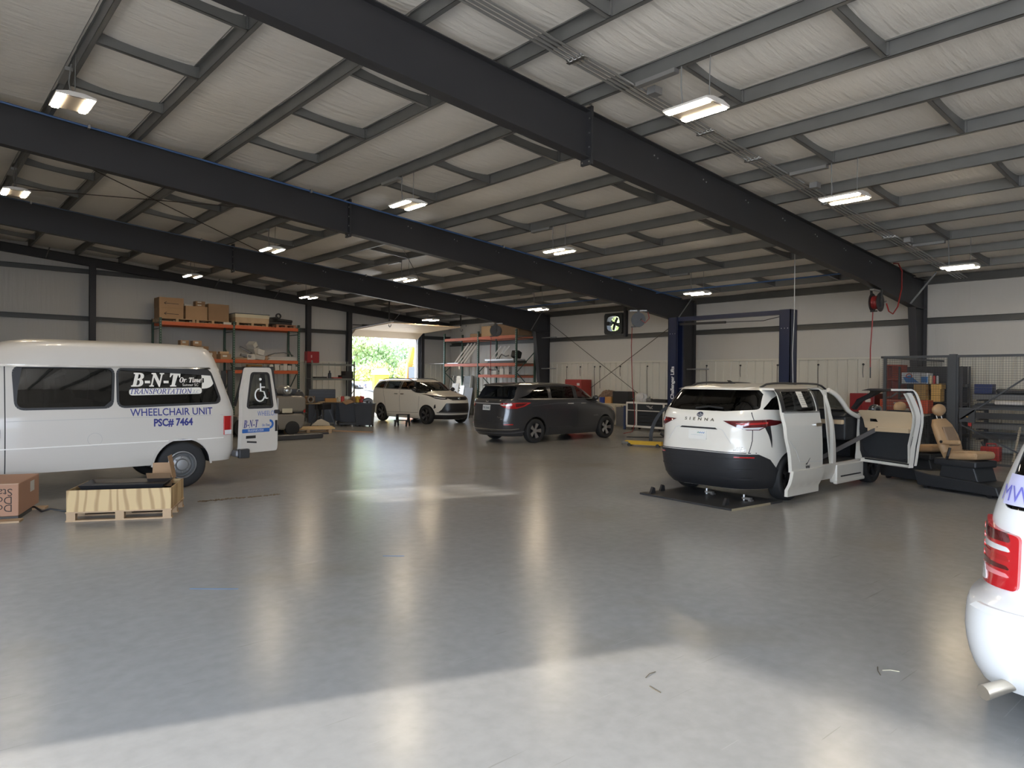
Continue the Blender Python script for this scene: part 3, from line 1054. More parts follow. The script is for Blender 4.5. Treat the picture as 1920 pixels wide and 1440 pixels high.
class Car:
    """a thing whose parts are laid on one Body."""
    def __init__(self, name, label, body, paint, loc, rz, cat='car', group=None):
        self.t = thing(name, label, cat, loc, rz, group)
        self.b = body
        self.paint = paint
    # mapping functions
    def side(self, s): return lambda x, z, off=0.0: Vector((x, s * (self.b.yside(x, z) + off), z))
    def rear(self): return lambda y, z, off=0.0: Vector((self.b.xrear(y, z) - off, y, z))
    def nose(self): return lambda y, z, off=0.0: Vector((self.b.xfront(y, z) + off, y, z))
    def wrap(self, front=False, sgn=1): return lambda s, z, off=0.0: self.b.wrap(s * sgn, z, front, off)
    def patch(self, name, poly, fn, m, out=0.004, inn=-0.012, maxlen=0.08, parent=None, smooth=30, label=None):
        me = patch_mesh(poly, fn, maxlen, (out, inn))
        o = link(name, me, m, parent or self.t, smooth=smooth)
        if label: o['label'] = label
        return o
    def pane(self, name, poly, fn, m, off=-0.01, maxlen=0.1):
        def g(u, v, o): return fn(u, v, off)
        me = patch_mesh(poly, g, maxlen)
        return link(name, me, m, self.t, smooth=60)
    def shell(self, wheels, wr, wins, rearwin, shield, cav, regions=None, archm=None, doors=(), floor_z=0.42, arch_y=0.60, solid=False):
        """body sheet with cabin hollow, window openings and wheel arches; returns the body object and any cut-out doors."""
        b = self.b
        mb = b.loft()
        o = mb.build('body', self.paint, self.t)
        N = 88
        ms = [self.paint]
        if regions:
            for m, test in regions:
                o.data.materials.append(m)
            for p in o.data.polygons:
                c = p.center
                for k, (m, test) in enumerate(regions):
                    if test(c.x, c.y, c.z): p.material_index = k + 1
        cuts = []
        if not solid:
            z0, z1, xa, xb, ins = cav
            iz = [z for z in b.zs if z0 < z < z1]
            iz = [z0] + iz + [z1]
            keep = (b.txr, b.txf, b.tw, b.zs)
            c = Body([(z, max(interp(b.txr, z) + ins * 1.3, xa)) for z in iz], [(z, min(interp(b.txf, z) - ins * 1.3, xb)) for z in iz],
                     [(z, interp(b.tw, z) - ins) for z in iz], b.tnr, [(0, 7), (3, 7)], iz)
            cuts.append(cutter(c.loft(64), INNER))
            for poly in wins:
                cuts.append(cutter(MB().prism(poly, 1, -1.4, 1.4), self.paint))
            if rearwin: cuts.append(cutter(MB().prism(rearwin, 0, -0.3, 0.62), self.paint))
            if shield: cuts.append(cutter(MB().prism(shield, 0, 2.6, 5.2), self.paint))
        boolean(o, cuts) if cuts else None
        outs = []
        for poly, y0, y1 in doors:                       # cut the door out of the finished sheet
            d = o.copy()
            d.data = o.data.copy()
            COL.objects.link(d)
            boolean(d, [cutter(MB().prism(poly, 1, y0, y1), self.paint)], 'INTERSECT')
            d.data.polygons.foreach_set('use_smooth', [True] * len(d.data.polygons))
            d.data.set_sharp_from_angle(angle=R(28))
            outs.append(d)
        cuts = []
        for poly, y0, y1 in doors:
            cuts.append(cutter(MB().prism(poly, 1, y0, y1), self.paint))
        am = archm or BLACKPL
        for xw in wheels:
            for s in (-1, 1):
                m2 = MB().cyl((xw, s * arch_y, wr * 0.97), (xw, s * 1.4, wr * 0.97), wr * 1.17, n=40)
                cuts.append(cutter(m2, am))
        boolean(o, cuts)
        o.data.polygons.foreach_set('use_smooth', [True] * len(o.data.polygons))
        o.data.set_sharp_from_angle(angle=R(28))
        self.body = o
        return outs
    def seam(self, pts, fn, wid=0.010, name='panel_gap'):
        return self.patch(name, ribbon(pts, wid), fn, GAP, 0.0012, -0.01, 0.1)
    def rails(self, x0, x1, yr, m, h=0.055):
        for s in (-1, 1):
            pts = []
            for i in range(13):
                x = x0 + (x1 - x0) * i / 12
                y = s * (yr - 0.03 * abs(i - 6) / 6)
                z = self.b.ztop(x, y) + h * min(1, math.sin(PI * min(max(i / 12, 0), 1)) * 3) - 0.005
                pts.append((x, y, z))
            MB().tube(pts, 0.017, 8).build('roof_rail', m, self.t, smooth=50)
# ---------------------------------------------------------------- the three pale hybrid minivans share one body shape
ZS = [.2, .24, .3, .36, .44, .52, .6, .68, .76, .84, .92, .98, 1.03, 1.07, 1.1, 1.13, 1.16, 1.19, 1.22, 1.25, 1.28, 1.31, 1.34, 1.38, 1.42, 1.46, 1.51, 1.56, 1.61, 1.65, 1.68, 1.705, 1.725, 1.745, 1.76, 1.775, 1.787, 1.795]
WHITE = mat('white_car_paint', (0.78, 0.74, 0.66), 0.28, coat=0.6)
SIENNA = Body([(.2, .22), (.34, .08), (.55, .02), (.75, 0), (.92, .04), (1.12, .05), (1.28, .09), (1.40, .17), (1.6, .36), (1.68, .44), (1.72, .46), (1.75, .6), (1.795, 1.4)],
              [(.2, 4.95), (.34, 5.1), (.6, 5.17), (.85, 5.15), (.98, 5.11), (1.06, 5.05), (1.12, 4.94), (1.17, 4.74), (1.22, 4.47), (1.27, 4.23), (1.32, 4.06), (1.5, 3.66), (1.66, 3.28), (1.72, 3.03), (1.76, 2.7), (1.795, 2.0)],
              [(.2, .90), (.34, .96), (.6, .985), (.9, .99), (1.15, .985), (1.28, .962), (1.38, .945), (1.55, .89), (1.68, .82), (1.73, .74), (1.765, .60), (1.795, .30)],
              [(.2, 4.5), (1.2, 5), (1.7, 5.5), (1.795, 3)], [(.2, 3.1), (1.0, 3.0), (1.3, 3.0), (1.7, 4), (1.795, 3)], ZS)
QW = rounded([(.45, 1.41), (1.26, 1.39), (1.33, 1.675), (1.02, 1.66), (.72, 1.57)], .05)
SW = rounded([(1.37, 1.385), (2.36, 1.375), (2.40, 1.685), (1.44, 1.685)], .04)
FW = rounded([(2.47, 1.375), (3.60, 1.36), (3.42, 1.49), (3.05, 1.655), (2.9, 1.685), (2.51, 1.685)], .03)
RWIN = rounded([(-.83, 1.41), (-.75, 1.70), (.75, 1.70), (.83, 1.41), (.4, 1.375), (-.4, 1.375)], .05)
WSH = rounded([(-.84, 1.315), (-.66, 1.665), (.66, 1.665), (.84, 1.315)], .06)
def offset_poly(p, d):
    n = len(p)
    out = []
    A = sum(p[i][0] * p[(i + 1) % n][1] - p[(i + 1) % n][0] * p[i][1] for i in range(n))
    s = 1 if A > 0 else -1
    for i in range(n):
        a = Vector(p[i]) - Vector(p[i - 1]); b = Vector(p[(i + 1) % n]) - Vector(p[i])
        q = (a.normalized() + b.normalized())
        q = q.normalized() if q.length > 1e-6 else a.normalized()
        out.append(tuple(Vector(p[i]) + Vector((q.y, -q.x)) * d * s))
    return out
def mirror_fn(f, s): return lambda u, v, o=0.0: f(u * s, v, o)

SLD = [(1.53, .47), (2.50, .47), (2.44, 1.2), (2.455, 1.73), (1.40, 1.73), (1.30, 1.36), (1.36, 1.0), (1.47, .74)]
FRD = [(2.60, .47), (3.66, .47), (3.72, .62), (3.74, 1.0), (3.72, 1.30), (3.47, 1.51), (3.07, 1.70), (2.9, 1.73), (2.47, 1.73), (2.46, 1.3), (2.56, .8)]

def sienna(name, label, loc, rz, open_right=False, rear=True, front=True, rimm=DARKALLOY, glassr=TINT):
    c = Car(name, label, SIENNA, WHITE, loc, rz)
    doors = [(SLD, -1.3, -.3), (FRD, -1.3, -.3)] if open_right else []
    outs = c.shell([1.10, 4.15], .36, [QW, SW, FW], RWIN, WSH, (.46, 1.70, .12, 4.02, .055), doors=doors)
    t = c.t
    for s in (-1, 1):
        f = c.side(s)
        c.pane('side_window', offset_poly(QW, .012), f, DTINT)
        if not (open_right and s < 0):
            c.pane('side_window', offset_poly(SW, .012), f, glassr)
            c.pane('side_window', offset_poly(FW, .012), f, TINT)
            c.seam([(2.45, 1.72), (2.44, 1.2), (2.49, .42)], f)
            c.seam([(1.31, 1.70), (1.24, 1.36), (1.40, .9), (1.47, .36)], f)
            c.seam([(3.70, 1.34), (3.74, 1.0), (3.68, .44), (1.5, .40)], f)
            for x0 in (2.12, 2.55):
                c.patch('door_handle', rounded([(x0, 1.155), (x0 + .22, 1.155), (x0 + .22, 1.185), (x0, 1.185)], .012), f, CHROME if s < 0 else WHITE, .03, -.005, .1)
            c.patch('window_trim', ribbon([(.42, 1.392), (1.3, 1.372), (2.4, 1.36), (3.62, 1.345)], .018), f, BLACKPL, .004, -.01)
            c.patch('window_pillar', [(1.27, 1.395), (1.36, 1.395), (1.43, 1.68), (1.34, 1.68)], f, BLACKPL, .003, -.01)
            c.patch('window_pillar', [(2.37, 1.385), (2.46, 1.385), (2.50, 1.68), (2.41, 1.68)], f, BLACKPL, .003, -.01)
            c.patch('rocker_step', [(1.52, .22), (3.72, .22), (3.70, .37), (1.55, .37)], f, WHITE, .02, -.01, .2)
    c.pane('rear_window', offset_poly(RWIN, .012), c.rear(), DTINT)
    c.pane('windshield', offset_poly(WSH, .015), c.nose(), TINT)
    # wheels
    for x in (1.10, 4.15):
        for s in (-1, 1):
            wheel(t, x, s * .86, .36, .225, rimm, s)
    c.rails(.75, 2.95, .66, BLACKPL)
    MB().prism([(.95, 1.79), (1.06, 1.79), (.90, 1.845), (.86, 1.845)], 1, -.018, .018).build('roof_fin', BLACKPL, t)
    if rear:
        wf = c.wrap()
        c.patch('rear_bumper', [(-1.50, .30), (-1.42, .44), (-1.22, .66), (-1.0, .745), (-.6, .755), (0, .76), (.6, .755), (1.0, .745), (1.22, .66), (1.42, .44), (1.50, .30), (1.2, .205), (-1.2, .205)], wf, BLACKPL, .014, -.02, .09)
        for z, o_ in ((.66, .02), (.50, .022), (.36, .02)):
            c.patch('bumper_ridge', [(-.98, z), (.98, z), (.96, z + .03), (-.96, z + .03)], wf, BLACKPL, o_, 0, .12)
        for s in (-1, 1):
            g = c.wrap(sgn=s)
            lamp = c.patch('tail_lamp', [(.42, 1.235), (.85, 1.255), (1.15, 1.262), (1.40, 1.238), (1.44, 1.205), (1.30, 1.175), (1.12, 1.165), (.98, 1.105), (.78, 1.105), (.62, 1.15)], g, DRED, .014, -.01, .06)
            c.patch('light_bar', [(.60, 1.205), (1.12, 1.228), (1.12, 1.198), (.70, 1.178)], g, RED, .017, 0, .06, parent=lamp)
            c.patch('reversing_lens', [(.74, 1.115), (.96, 1.115), (1.05, 1.15), (.70, 1.14)], g, CLEAR, .017, 0, .06, parent=lamp)
            c.patch('lamp_spear', [(1.07, 1.165), (1.19, 1.165), (1.23, 1.0), (1.25, .84), (1.17, 1.02)], g, BLACKPL, .007, -.01, .06)
            c.patch('reflector', [(.62, .715), (.92, .71), (.92, .69), (.62, .695)], g, RED, .02, 0, .08)
            c.seam([(.80, 1.37), (.87, 1.26), (.87, .95), (.84, .77)], c.wrap(sgn=s), .012)
        rf = c.rear()
        c.seam([(-.84, .765), (0, .775), (.84, .765)], rf, .012)
        c.patch('spoiler', [(-.70, 1.70), (.70, 1.70), (.62, 1.745), (-.62, 1.745)], rf, WHITE, .10, -.05, .12)
        mb = MB().tube([rf(.12, 1.41, .02), rf(-.1, 1.44, .03), rf(-.36, 1.42, .03)], .014, 6)
        mb.build('rear_wiper', BLACKPL, t)
        c.patch('license_plate', rounded([(-.16, .935), (.16, .935), (.16, 1.07), (-.16, 1.07)], .01), rf, mat('dealer_plate', (.80, .78, .72), .4), .02, -.01)
        z0 = 1.028
        zig = [(-.02 + .018 * i, z0 + (.018 if i % 2 else 0)) for i in range(8)]
        c.patch('plate_mark', ribbon([(-u - .02, v) for u, v in zig[:3]], .009), rf, mat('plate_green', (.05, .35, .2), .5), .022, .015)
        c.patch('plate_mark', ribbon([(-u - .02, v) for u, v in zig[2:]], .009), rf, mat('plate_blue', (.03, .2, .5), .5), .022, .015)
        c.patch('plate_mark', ribbon([(.11, 1.0), (-.1, 1.0)], .003), rf, mat('plate_grey', (.4, .45, .5), .5), .022, .015)
        # plate recess lines and garnish
        c.patch('plate_garnish', [(-.34, 1.10), (.34, 1.10), (.30, 1.125), (-.30, 1.125)], rf, BLACKPL, .006, -.01)
        for s in (-1, 1):
            c.patch('crease_shade_line', ribbon([(s * .34, 1.12), (s * .42, 1.10), (s * .56, .90)], .012), rf, mat('crease_shade', (.66, .64, .60), .35), .004, -.01)  # shade along the crease, painted as a darker strip
        # emblem of three ellipses, and the model lettering as on the car
        def ell(rx, rz_, cy, cz): return [rf(cy + rx * math.cos(a), cz + rz_ * math.sin(a), .014) for a in [2 * PI * i / 24 for i in range(24)]]
        mb = MB()
        for e in (ell(.05, .034, 0, 1.315), ell(.017, .032, 0, 1.315), ell(.036, .012, 0, 1.33)):
            mb.tube(e, .005, 6, closed=True)
        mb.build('emblem', mat('dark_blue_chrome', (.10, .13, .28), .2, .9), t, smooth=60)
        lettering('model_lettering', 'SIENNA', mat('dark_chrome', (.12, .12, .12), .25, .8), t, lambda u, v: rf(-u, 1.222 + v, .006), size=.062, sx=1.5, spacing=1.9, bold=.0015)
        lettering('trim_badge', 'XLE', CHROME, t, lambda u, v: rf(-u - .68, .835 + v, .006), size=.035, sx=1.5)
        lettering('trim_badge', 'HYBRID', CHROME, t, lambda u, v: rf(-u - .68, .795 + v, .006), size=.035, sx=1.2)
    if front:
        nf = c.wrap(True)
        gm = mat('black_grille', (.015, .015, .017), .35)
        c.patch('upper_grille', rounded([(-.56, 1.10), (.56, 1.10), (.50, 1.03), (.36, .96), (-.36, .96), (-.50, 1.03)], .03), nf, gm, .008, -.01, .06)
        c.patch('lower_grille', rounded([(-.62, .845), (.62, .845), (.80, .60), (.94, .49), (-.94, .49), (-.80, .60)], .03), nf, gm, .008, -.01, .08)
        c.patch('front_skirt', [(-1.35, .24), (-1.3, .385), (1.3, .385), (1.35, .24), (1.1, .205), (-1.1, .205)], nf, BLACKPL, .014, -.01, .1)
        c.patch('grille_lip', ribbon([(-1.0, .47), (1.0, .47)], .025), nf, DARKALLOY, .016, 0, .08)
        for s in (-1, 1):
            g = c.wrap(True, s)
            lamp = c.patch('headlamp', [(.48, 1.06), (.58, .985), (.80, .99), (1.02, 1.02), (1.24, 1.12), (1.36, 1.205), (1.10, 1.165), (.85, 1.125), (.62, 1.095)], g, mat('lamp_dark', (.06, .06, .065), .12, coat=1.0), .012, -.01, .05)
            c.patch('lamp_strip', [(.60, 1.02), (.82, 1.03), (1.05, 1.07), (1.03, 1.095), (.80, 1.06), (.60, 1.05)], g, CLEAR, .015, 0, .05, parent=lamp)
            c.patch('bumper_vent', [(1.08, .80), (1.14, .74), (1.16, .62), (1.06, .66)], g, gm, .008, -.01, .06)
        mb = MB()
        def ell2(rx, rz_, cy, cz): return [nf(cy + rx * math.cos(a), cz + rz_ * math.sin(a), .014) for a in [2 * PI * i / 24 for i in range(24)]]
        for e in (ell2(.06, .036, 0, 1.035), ell2(.02, .034, 0, 1.035), ell2(.043, .014, 0, 1.05)):
            mb.tube(e, .006, 6, closed=True)
        mb.build('emblem', CHROME, t)
        for s in (-1, 1):
            MB().tube([Vector(nf(s * .1 + .3, 1.33, .0)) + Vector((.02, 0, .01)), Vector(nf(-.35 + s * .05, 1.345, 0)) + Vector((.02, 0, .015))], .012, 5).build('wiper', BLACKPL, t)
    def mirror(s, par=None, hinge=None):
        y = SIENNA.yside(3.5, 1.33)
        mb = MB().ball((3.50, s * (y + .17), 1.36), (.085, .115, .085), 16, 10)
        mb.beam((3.54, s * (y - .02), 1.31), (3.52, s * (y + .12), 1.33), .05, .05)
        o = mb.build('door_mirror', mat('black_mirror_cap', (.02, .02, .022), .25, coat=.5), par or t, smooth=50)
        m2 = MB().lathe([(.0005, 0), (.088, 0.0)], ax=0, n=20)
        g = m2.build('mirror_glass', CHROME, o, loc=(3.425, s * (y + .17), 1.36))
        g.scale = (1, 1.05, .8)
        return o, g
    mirror(1)
    # cabin
    mb = MB().box(3.35, 3.98, -.80, .80, .80, 1.22).prism([(3.30, 1.22), (3.98, 1.22), (3.98, 1.29), (3.40, 1.29)], 1, -.80, .80)
    d = mb.build('dashboard', mat('black_dash', (.03, .03, .032), .6), t, bevel=.03)
    MB().box(3.27, 3.36, -.78, .78, 1.08, 1.16).build('dash_strip', BEIGEL, d, bevel=.02)
    pts = [(3.10 + .07 * math.cos(a), .38 + .185 * math.sin(a), 1.2 + .17 * math.cos(a)) for a in [2 * PI * i / 24 for i in range(24)]]
    MB().tube(pts, .016, 6, closed=True).cyl((3.1, .38, 1.2), (3.4, .38, 1.1), .03).build('steering_wheel', BLACKPL, t)
    seats = [(1.75, .4), (1.75, -.4)] if open_right else [(2.55, .4), (2.55, -.4), (1.5, .4), (1.5, -.4)]
    if not open_right:
        for sx_, sy in seats:
            car_seat(t, sx_, sy, BEIGE if rear and not front else mat('dark_seat', (.05, .05, .055), .7))
    MB().box(3.18, 3.24, -.12, .12, 1.60, 1.66).build('cabin_mirror', BLACKPL, t)
    if open_right:
        sl, fd = outs
        sl.name = 'sliding_door'
        sl.location = (-.74, -.17, 0)
        f = c.side(-1)
        c.pane('door_window', offset_poly(SW, .012), f, glassr).parent = sl
        c.patch('window_surround', offset_poly(SW, .05) + [offset_poly(SW, .05)[0], offset_poly(SW, -.005)[0]] + offset_poly(SW, -.005)[:0:-1] + [offset_poly(SW, -.005)[0]], f, BLACKPL, .004, -.01, .3) if False else None
        c.patch('door_handle', rounded([(2.20, 1.14), (2.40, 1.14), (2.40, 1.19), (2.20, 1.19)], .02), f, CHROME, .03, -.005, .1, parent=sl)
        c.patch('door_crease_shade', ribbon([(1.42, .95), (1.62, .80), (1.75, .62), (2.46, .58)], .014), f, mat('crease_shade', (.66, .64, .60), .35), .003, -.01, parent=sl)  # shade of the door crease put in as a darker strip
        c.patch('rocker_panel', [(1.50, .10), (2.47, .10), (2.50, .49), (1.52, .49)], f, WHITE, .03, -.02, .15, parent=sl)
        c.patch('window_frame', ribbon([(1.33, 1.37), (1.38, 1.70)], .09), f, BLACKPL, .004, -.01, parent=sl)
        c.patch('window_frame', ribbon([(2.40, 1.37), (2.435, 1.70)], .06), f, BLACKPL, .004, -.01, parent=sl)
        c.patch('window_frame', ribbon([(1.32, 1.375), (2.43, 1.36)], .025), f, CHROME, .006, -.01, parent=sl)
        c.patch('window_frame', ribbon([(1.38, 1.70), (2.43, 1.70)], .04), f, BLACKPL, .004, -.01, parent=sl)
        c.patch('paper_notice', [(1.90, 1.44), (2.08, 1.44), (2.08, 1.685), (1.90, 1.685)], f, mat('notice_paper', (.75, .70, .60), .7), .003, .0, .3, parent=sl)
        for k in range(6):
            c.patch('notice_line', [(1.92, 1.48 + k * .03), (2.06, 1.48 + k * .03), (2.06, 1.484 + k * .03), (1.92, 1.484 + k * .03)], f, mat('notice_ink', (.2, .2, .2), .8), .005, .002, .3, parent=sl)
        lettering('side_badge', 'vmi', BLACKPL, sl, lambda u, v: f(2.0 + u, .50 + v, .004), size=.09, sx=1.0, bold=.002)
        c.patch('side_badge_tick', [(1.93, .575), (1.97, .56), (2.07, .66), (1.98, .59)], f, BLACKPL, .004, -.002, parent=sl)
        for o in kids(t):
            if o.parent == t and o.name.startswith('door_window'): pass
        # front passenger door swung open on its front edge
        hx, hy = 3.72, -SIENNA.yside(3.72, .9)
        fd.name = 'front_door'
        fd.data.materials.append(BLACKPL)
        for p_ in fd.data.polygons:
            if p_.center.z > 1.395 and p_.center.x > 2.68: p_.material_index = len(fd.data.materials) - 1
        extra = [c.patch('door_trim_upper', rounded([(2.60, 1.06), (3.60, 1.03), (3.60, 1.22), (3.56, 1.345), (2.60, 1.345)], .04), f, BEIGEL, -.10, -.05, .12, parent=fd),
                 c.patch('door_trim_lower', rounded([(2.74, .55), (3.52, .55), (3.66, .70), (3.66, 1.03), (2.62, 1.06), (2.62, .75)], .08), f, mat('black_door_trim', (.025, .027, .03), .6), -.085, -.05, .12, parent=fd),
                 c.patch('door_pull', [(3.30, 1.15), (3.46, 1.15), (3.44, 1.20), (3.32, 1.20)], f, CHROME, -.11, -.09, .1, parent=fd),
                 c.patch('armrest', [(2.66, 1.0), (3.50, .98), (3.50, 1.05), (2.66, 1.07)], f, BEIGEL, -.14, -.05, .12, parent=fd),
                 c.patch('window_trim', ribbon([(3.64, 1.37), (3.44, 1.515), (3.06, 1.685), (2.88, 1.71), (2.60, 1.71)], .035), f, BLACKPL, -.075, -.05, .08, parent=fd),
                 c.patch('door_seal', ribbon([(2.60, 1.68), (2.52, 1.3), (2.62, .9), (2.68, .56), (3.5, .50), (3.68, .62)], .03), f, BLACKPL, -.068, -.05, .06, parent=fd),
                 c.patch('window_trim', ribbon([(3.66, 1.36), (3.45, 1.52), (3.06, 1.685), (2.88, 1.71), (2.54, 1.71)], .035), f, BLACKPL, .004, -.06, .08, parent=fd)]
        extra.append(c.patch('door_edge', ribbon([(2.565, 1.66), (2.50, 1.3), (2.62, .80), (2.63, .47), (3.62, .47)], .07), f, WHITE, -.05, -.15, .08, parent=fd))
        mo, mg = mirror(-1, fd)
        for o in [fd, mo] + extra:
            for v in o.data.vertices: v.co.x -= hx; v.co.y -= hy
        mg.location.x -= hx; mg.location.y -= hy
        fd.location = (hx, hy, 0)
        fd.rotation_euler = (0, 0, R(66))
        # door frames and step seen in the opening
        MB().beam((2.53, -.93, .45), (2.47, -.83, 1.70), .02, .10, (1, 0, 0)).build('pillar_trim', mat('pillar_paint', (.74, .70, .62), .35), t)
        MB().beam((3.74, -.90, .42), (3.80, -.915, 1.27), .10, .16).build('front_pillar', WHITE, t)
        ap = []
        for i in range(9):
            z = 1.25 + .055 * i
            y = interp(SIENNA.tw, z) * .905
            ap.append((SIENNA.xfront(y, z) - .035, -y, z))
        MB().tube([(3.80, -.905, 1.18)] + ap, .042, 8).build('front_pillar', WHITE, t, smooth=60)
        mb = MB().box(2.62, 3.66, -.99, -.86, .13, .44).box(2.60, 3.70, -1.0, -.93, .11, .17)
        mb.build('door_sill', WHITE, t, bevel=.02)
        MB().box(2.76, 3.52, -1.005, -.9, .225, .245).build('step_plate', BLACKPL, t)
        MB().box(1.3, 3.6, -.85, .85, .36, .40).build('cabin_floor', INNER, t)
        mb = MB()
        for z in (.62, .82): mb.lathe([(.001, -.012), (.03, -.012), (.03, .012), (.001, .012)], c=(2.53, -.955, z), ax=1, n=14)
        mb.build('cable_grommet', BLACKPL, t)
        # the long black bar leaning out of the doorway
        MB().beam((3.0, -.55, .50), (3.55, -1.35, 1.08), .05, .07).build('loose_strut', mat('dark_brown_strut', (.05, .04, .035), .5), t)
    else:
        mirror(-1)
    return c

def car_seat(parent, x, y, m):
    o = MB().obox((x + .02, y, .98), (.14, .48, .62), (0, R(-10), 0)).build('seat', m, parent, bevel=.05, seg=3)
    MB().obox((x - .08, y, 1.40), (.10, .26, .18), (0, R(-10), 0)).build('headrest', m, o, bevel=.04, seg=3)
    MB().obox((x + .28, y, .68), (.52, .48, .16), (0, R(4), 0)).build('cushion', m, o, bevel=.05, seg=3)
    return o

sienna('minivan', 'white minivan with both right-hand doors open, its rear facing the camera beside the blue lift', (9.3, 6.37, 0), 0, open_right=True, front=False)
sienna('minivan', 'cream-white minivan nosing in through the far open door, its front facing us', (16.35, 27.5, 0), R(-86.2), rear=False, rimm=mat('grey_alloy', (.22, .22, .23), .3, .8))
c3 = sienna('minivan', 'white minivan outside the far door, half hidden behind the trash bins', (14.3, 33.9, 0), R(-6), rear=False)

# ---------------------------------------------------------------- dark grey minivan
GREY = mat('dark_grey_car_paint', (0.05, 0.051, 0.056), 0.3, metal=0.4, coat=0.8)
ODY = Body([(.2, .16), (.34, .04), (.55, 0), (.75, .02), (.92, .05), (1.1, .07), (1.22, .10), (1.3, .16), (1.55, .34), (1.62, .40), (1.66, .44), (1.70, .6), (1.735, 1.4)],
           [(.2, 4.95), (.34, 5.1), (.6, 5.16), (.8, 5.12), (.92, 5.02), (1.0, 4.85), (1.06, 4.6), (1.12, 4.38), (1.18, 4.2), (1.25, 4.05), (1.45, 3.66), (1.6, 3.3), (1.66, 3.05), (1.70, 2.75), (1.735, 2.0)],
           [(.2, .90), (.34, .96), (.6, .985), (.9, .995), (1.1, .985), (1.22, .96), (1.3, .93), (1.5, .865), (1.62, .79), (1.67, .70), (1.705, .56), (1.735, .30)],
           [(.2, 4.5), (1.2, 5), (1.7, 5.5), (1.735, 3)], [(.2, 3.0), (1.0, 3.0), (1.3, 3.0), (1.65, 4), (1.735, 3)],
           [.2, .24, .3, .36, .44, .52, .6, .68, .76, .84, .9, .95, .99, 1.02, 1.05, 1.08, 1.11, 1.14, 1.17, 1.2, 1.23, 1.26, 1.3, 1.34, 1.38, 1.43, 1.48, 1.53, 1.57, 1.6, 1.63, 1.655, 1.675, 1.695, 1.71, 1.722, 1.73, 1.735])
oq = rounded([(.52, 1.285), (1.62, 1.275), (1.62, 1.605), (1.32, 1.60), (1.08, 1.52), (.86, 1.38)], .04)
os_ = rounded([(1.74, 1.275), (2.68, 1.27), (2.70, 1.605), (1.76, 1.605)], .03)
of = rounded([(2.84, 1.27), (3.78, 1.26), (3.55, 1.40), (3.15, 1.57), (3.0, 1.60), (2.85, 1.60)], .03)
orw = rounded([(-.82, 1.26), (-.73, 1.61), (.73, 1.61), (.82, 1.26)], .05)
ows = rounded([(-.84, 1.265), (-.66, 1.60), (.66, 1.60), (.84, 1.265)], .06)
c = Car('minivan', 'dark grey minivan with chrome tail trim parked beside the white tool cabinet', ODY, GREY, (12.66, 15.77, 0), 0)
c.shell([1.10, 4.12], .35, [oq, os_, of], orw, ows, (.46, 1.64, .12, 3.95, .055))
for s in (-1, 1):
    f = c.side(s)
    c.pane('side_window', offset_poly(oq, .012), f, DTINT)
    c.pane('side_window', offset_poly(os_, .012), f, DTINT)
    c.pane('side_window', offset_poly(of, .012), f, TINT)
    c.seam([(2.77, 1.64), (2.76, 1.2), (2.80, .42)], f)
    c.seam([(1.68, 1.64), (1.60, 1.2), (1.52, .9), (1.50, .42)], f)
    c.seam([(3.88, 1.25), (3.90, .9), (3.74, .42), (1.5, .40)], f)
    c.patch('window_trim', ribbon([(.50, 1.262), (1.6, 1.252), (2.7, 1.247), (3.85, 1.238)], .014), f, mat('dull_chrome', (.3, .3, .3), .3, .9), .005, -.01)
    for x0 in (2.34, 2.92):
        c.patch('door_handle', rounded([(x0, 1.10), (x0 + .25, 1.10), (x0 + .25, 1.125), (x0, 1.125)], .01), f, CHROME, .03, -.005, .1)
    c.patch('painted_body_crease', ribbon([(.95, 1.06), (2.0, 1.13), (3.2, 1.13)], .01), f, mat('grey_highlight_and_strip', (.09, .09, .095), .3), .003, -.01)  # light catching the crease, painted as a paler strip
    c.patch('ramp_panel', [(1.62, .24), (2.58, .24), (2.58, .44), (1.62, .44)], f, GREY, .018, -.01, .2)
    c.patch('side_marker', [(4.72, .86), (4.86, .86), (4.86, .90), (4.72, .90)], f, mat('amber_lens', (.6, .12, .03), .2), .008, -.01)
    lettering('side_badge', 'braunability', mat('dull_chrome', None), c.t, lambda u, v, f=f, s=s: f(3.62 + u * (-s), .72 + v, .004), size=.05)
    y = ODY.yside(3.6, 1.24)
    mb = MB().ball((3.62, s * (y + .16), 1.27), (.08, .11, .08), 14, 8)
    mb.beam((3.66, s * (y - .02), 1.22), (3.64, s * (y + .1), 1.24), .05, .05)
    mb.build('door_mirror', GREY, c.t, smooth=50)
    g = c.wrap(sgn=s)
    lamp = c.patch('tail_lamp', [(.50, 1.135), (.80, 1.15), (1.12, 1.16), (1.42, 1.165), (1.52, 1.16), (1.30, 1.05), (1.05, .99), (.82, .985), (.66, 1.03)], g, RED, .014, -.01, .06)
    c.patch('lamp_strip', [(.56, 1.10), (.92, 1.11), (.90, 1.075), (.66, 1.07)], g, CLEAR, .017, 0, .06, parent=lamp)
    c.patch('lamp_core', [(1.0, 1.13), (1.40, 1.145), (1.22, 1.06), (1.02, 1.03)], g, DRED, .016, 0, .06, parent=lamp)
    c.patch('reflector', [(.72, .56), (.98, .56), (.98, .53), (.72, .53)], g, RED, .012, -.01)
    c.seam([(.80, 1.25), (.86, 1.15), (.86, .90), (.82, .62)], g, .012)
    for x in (1.10, 4.12):
        wheel(c.t, x, s * .865, .345, .225, ALLOY, s, 'double5', .235)
rf = c.rear()
c.patch('chrome_bar', [(-.62, 1.135), (.62, 1.135), (.55, 1.11), (-.55, 1.11)], c.wrap(), mat('bright_trim', (.62, .62, .62), .25, .4), .02, -.01)
c.seam([(-.82, .615), (.82, .615)], rf, .012)
c.patch('bumper_strip', ribbon([(-1.15, .42), (-.9, .40), (0, .395), (.9, .40), (1.15, .42)], .02), c.wrap(), CHROME, .012, -.01, .1)
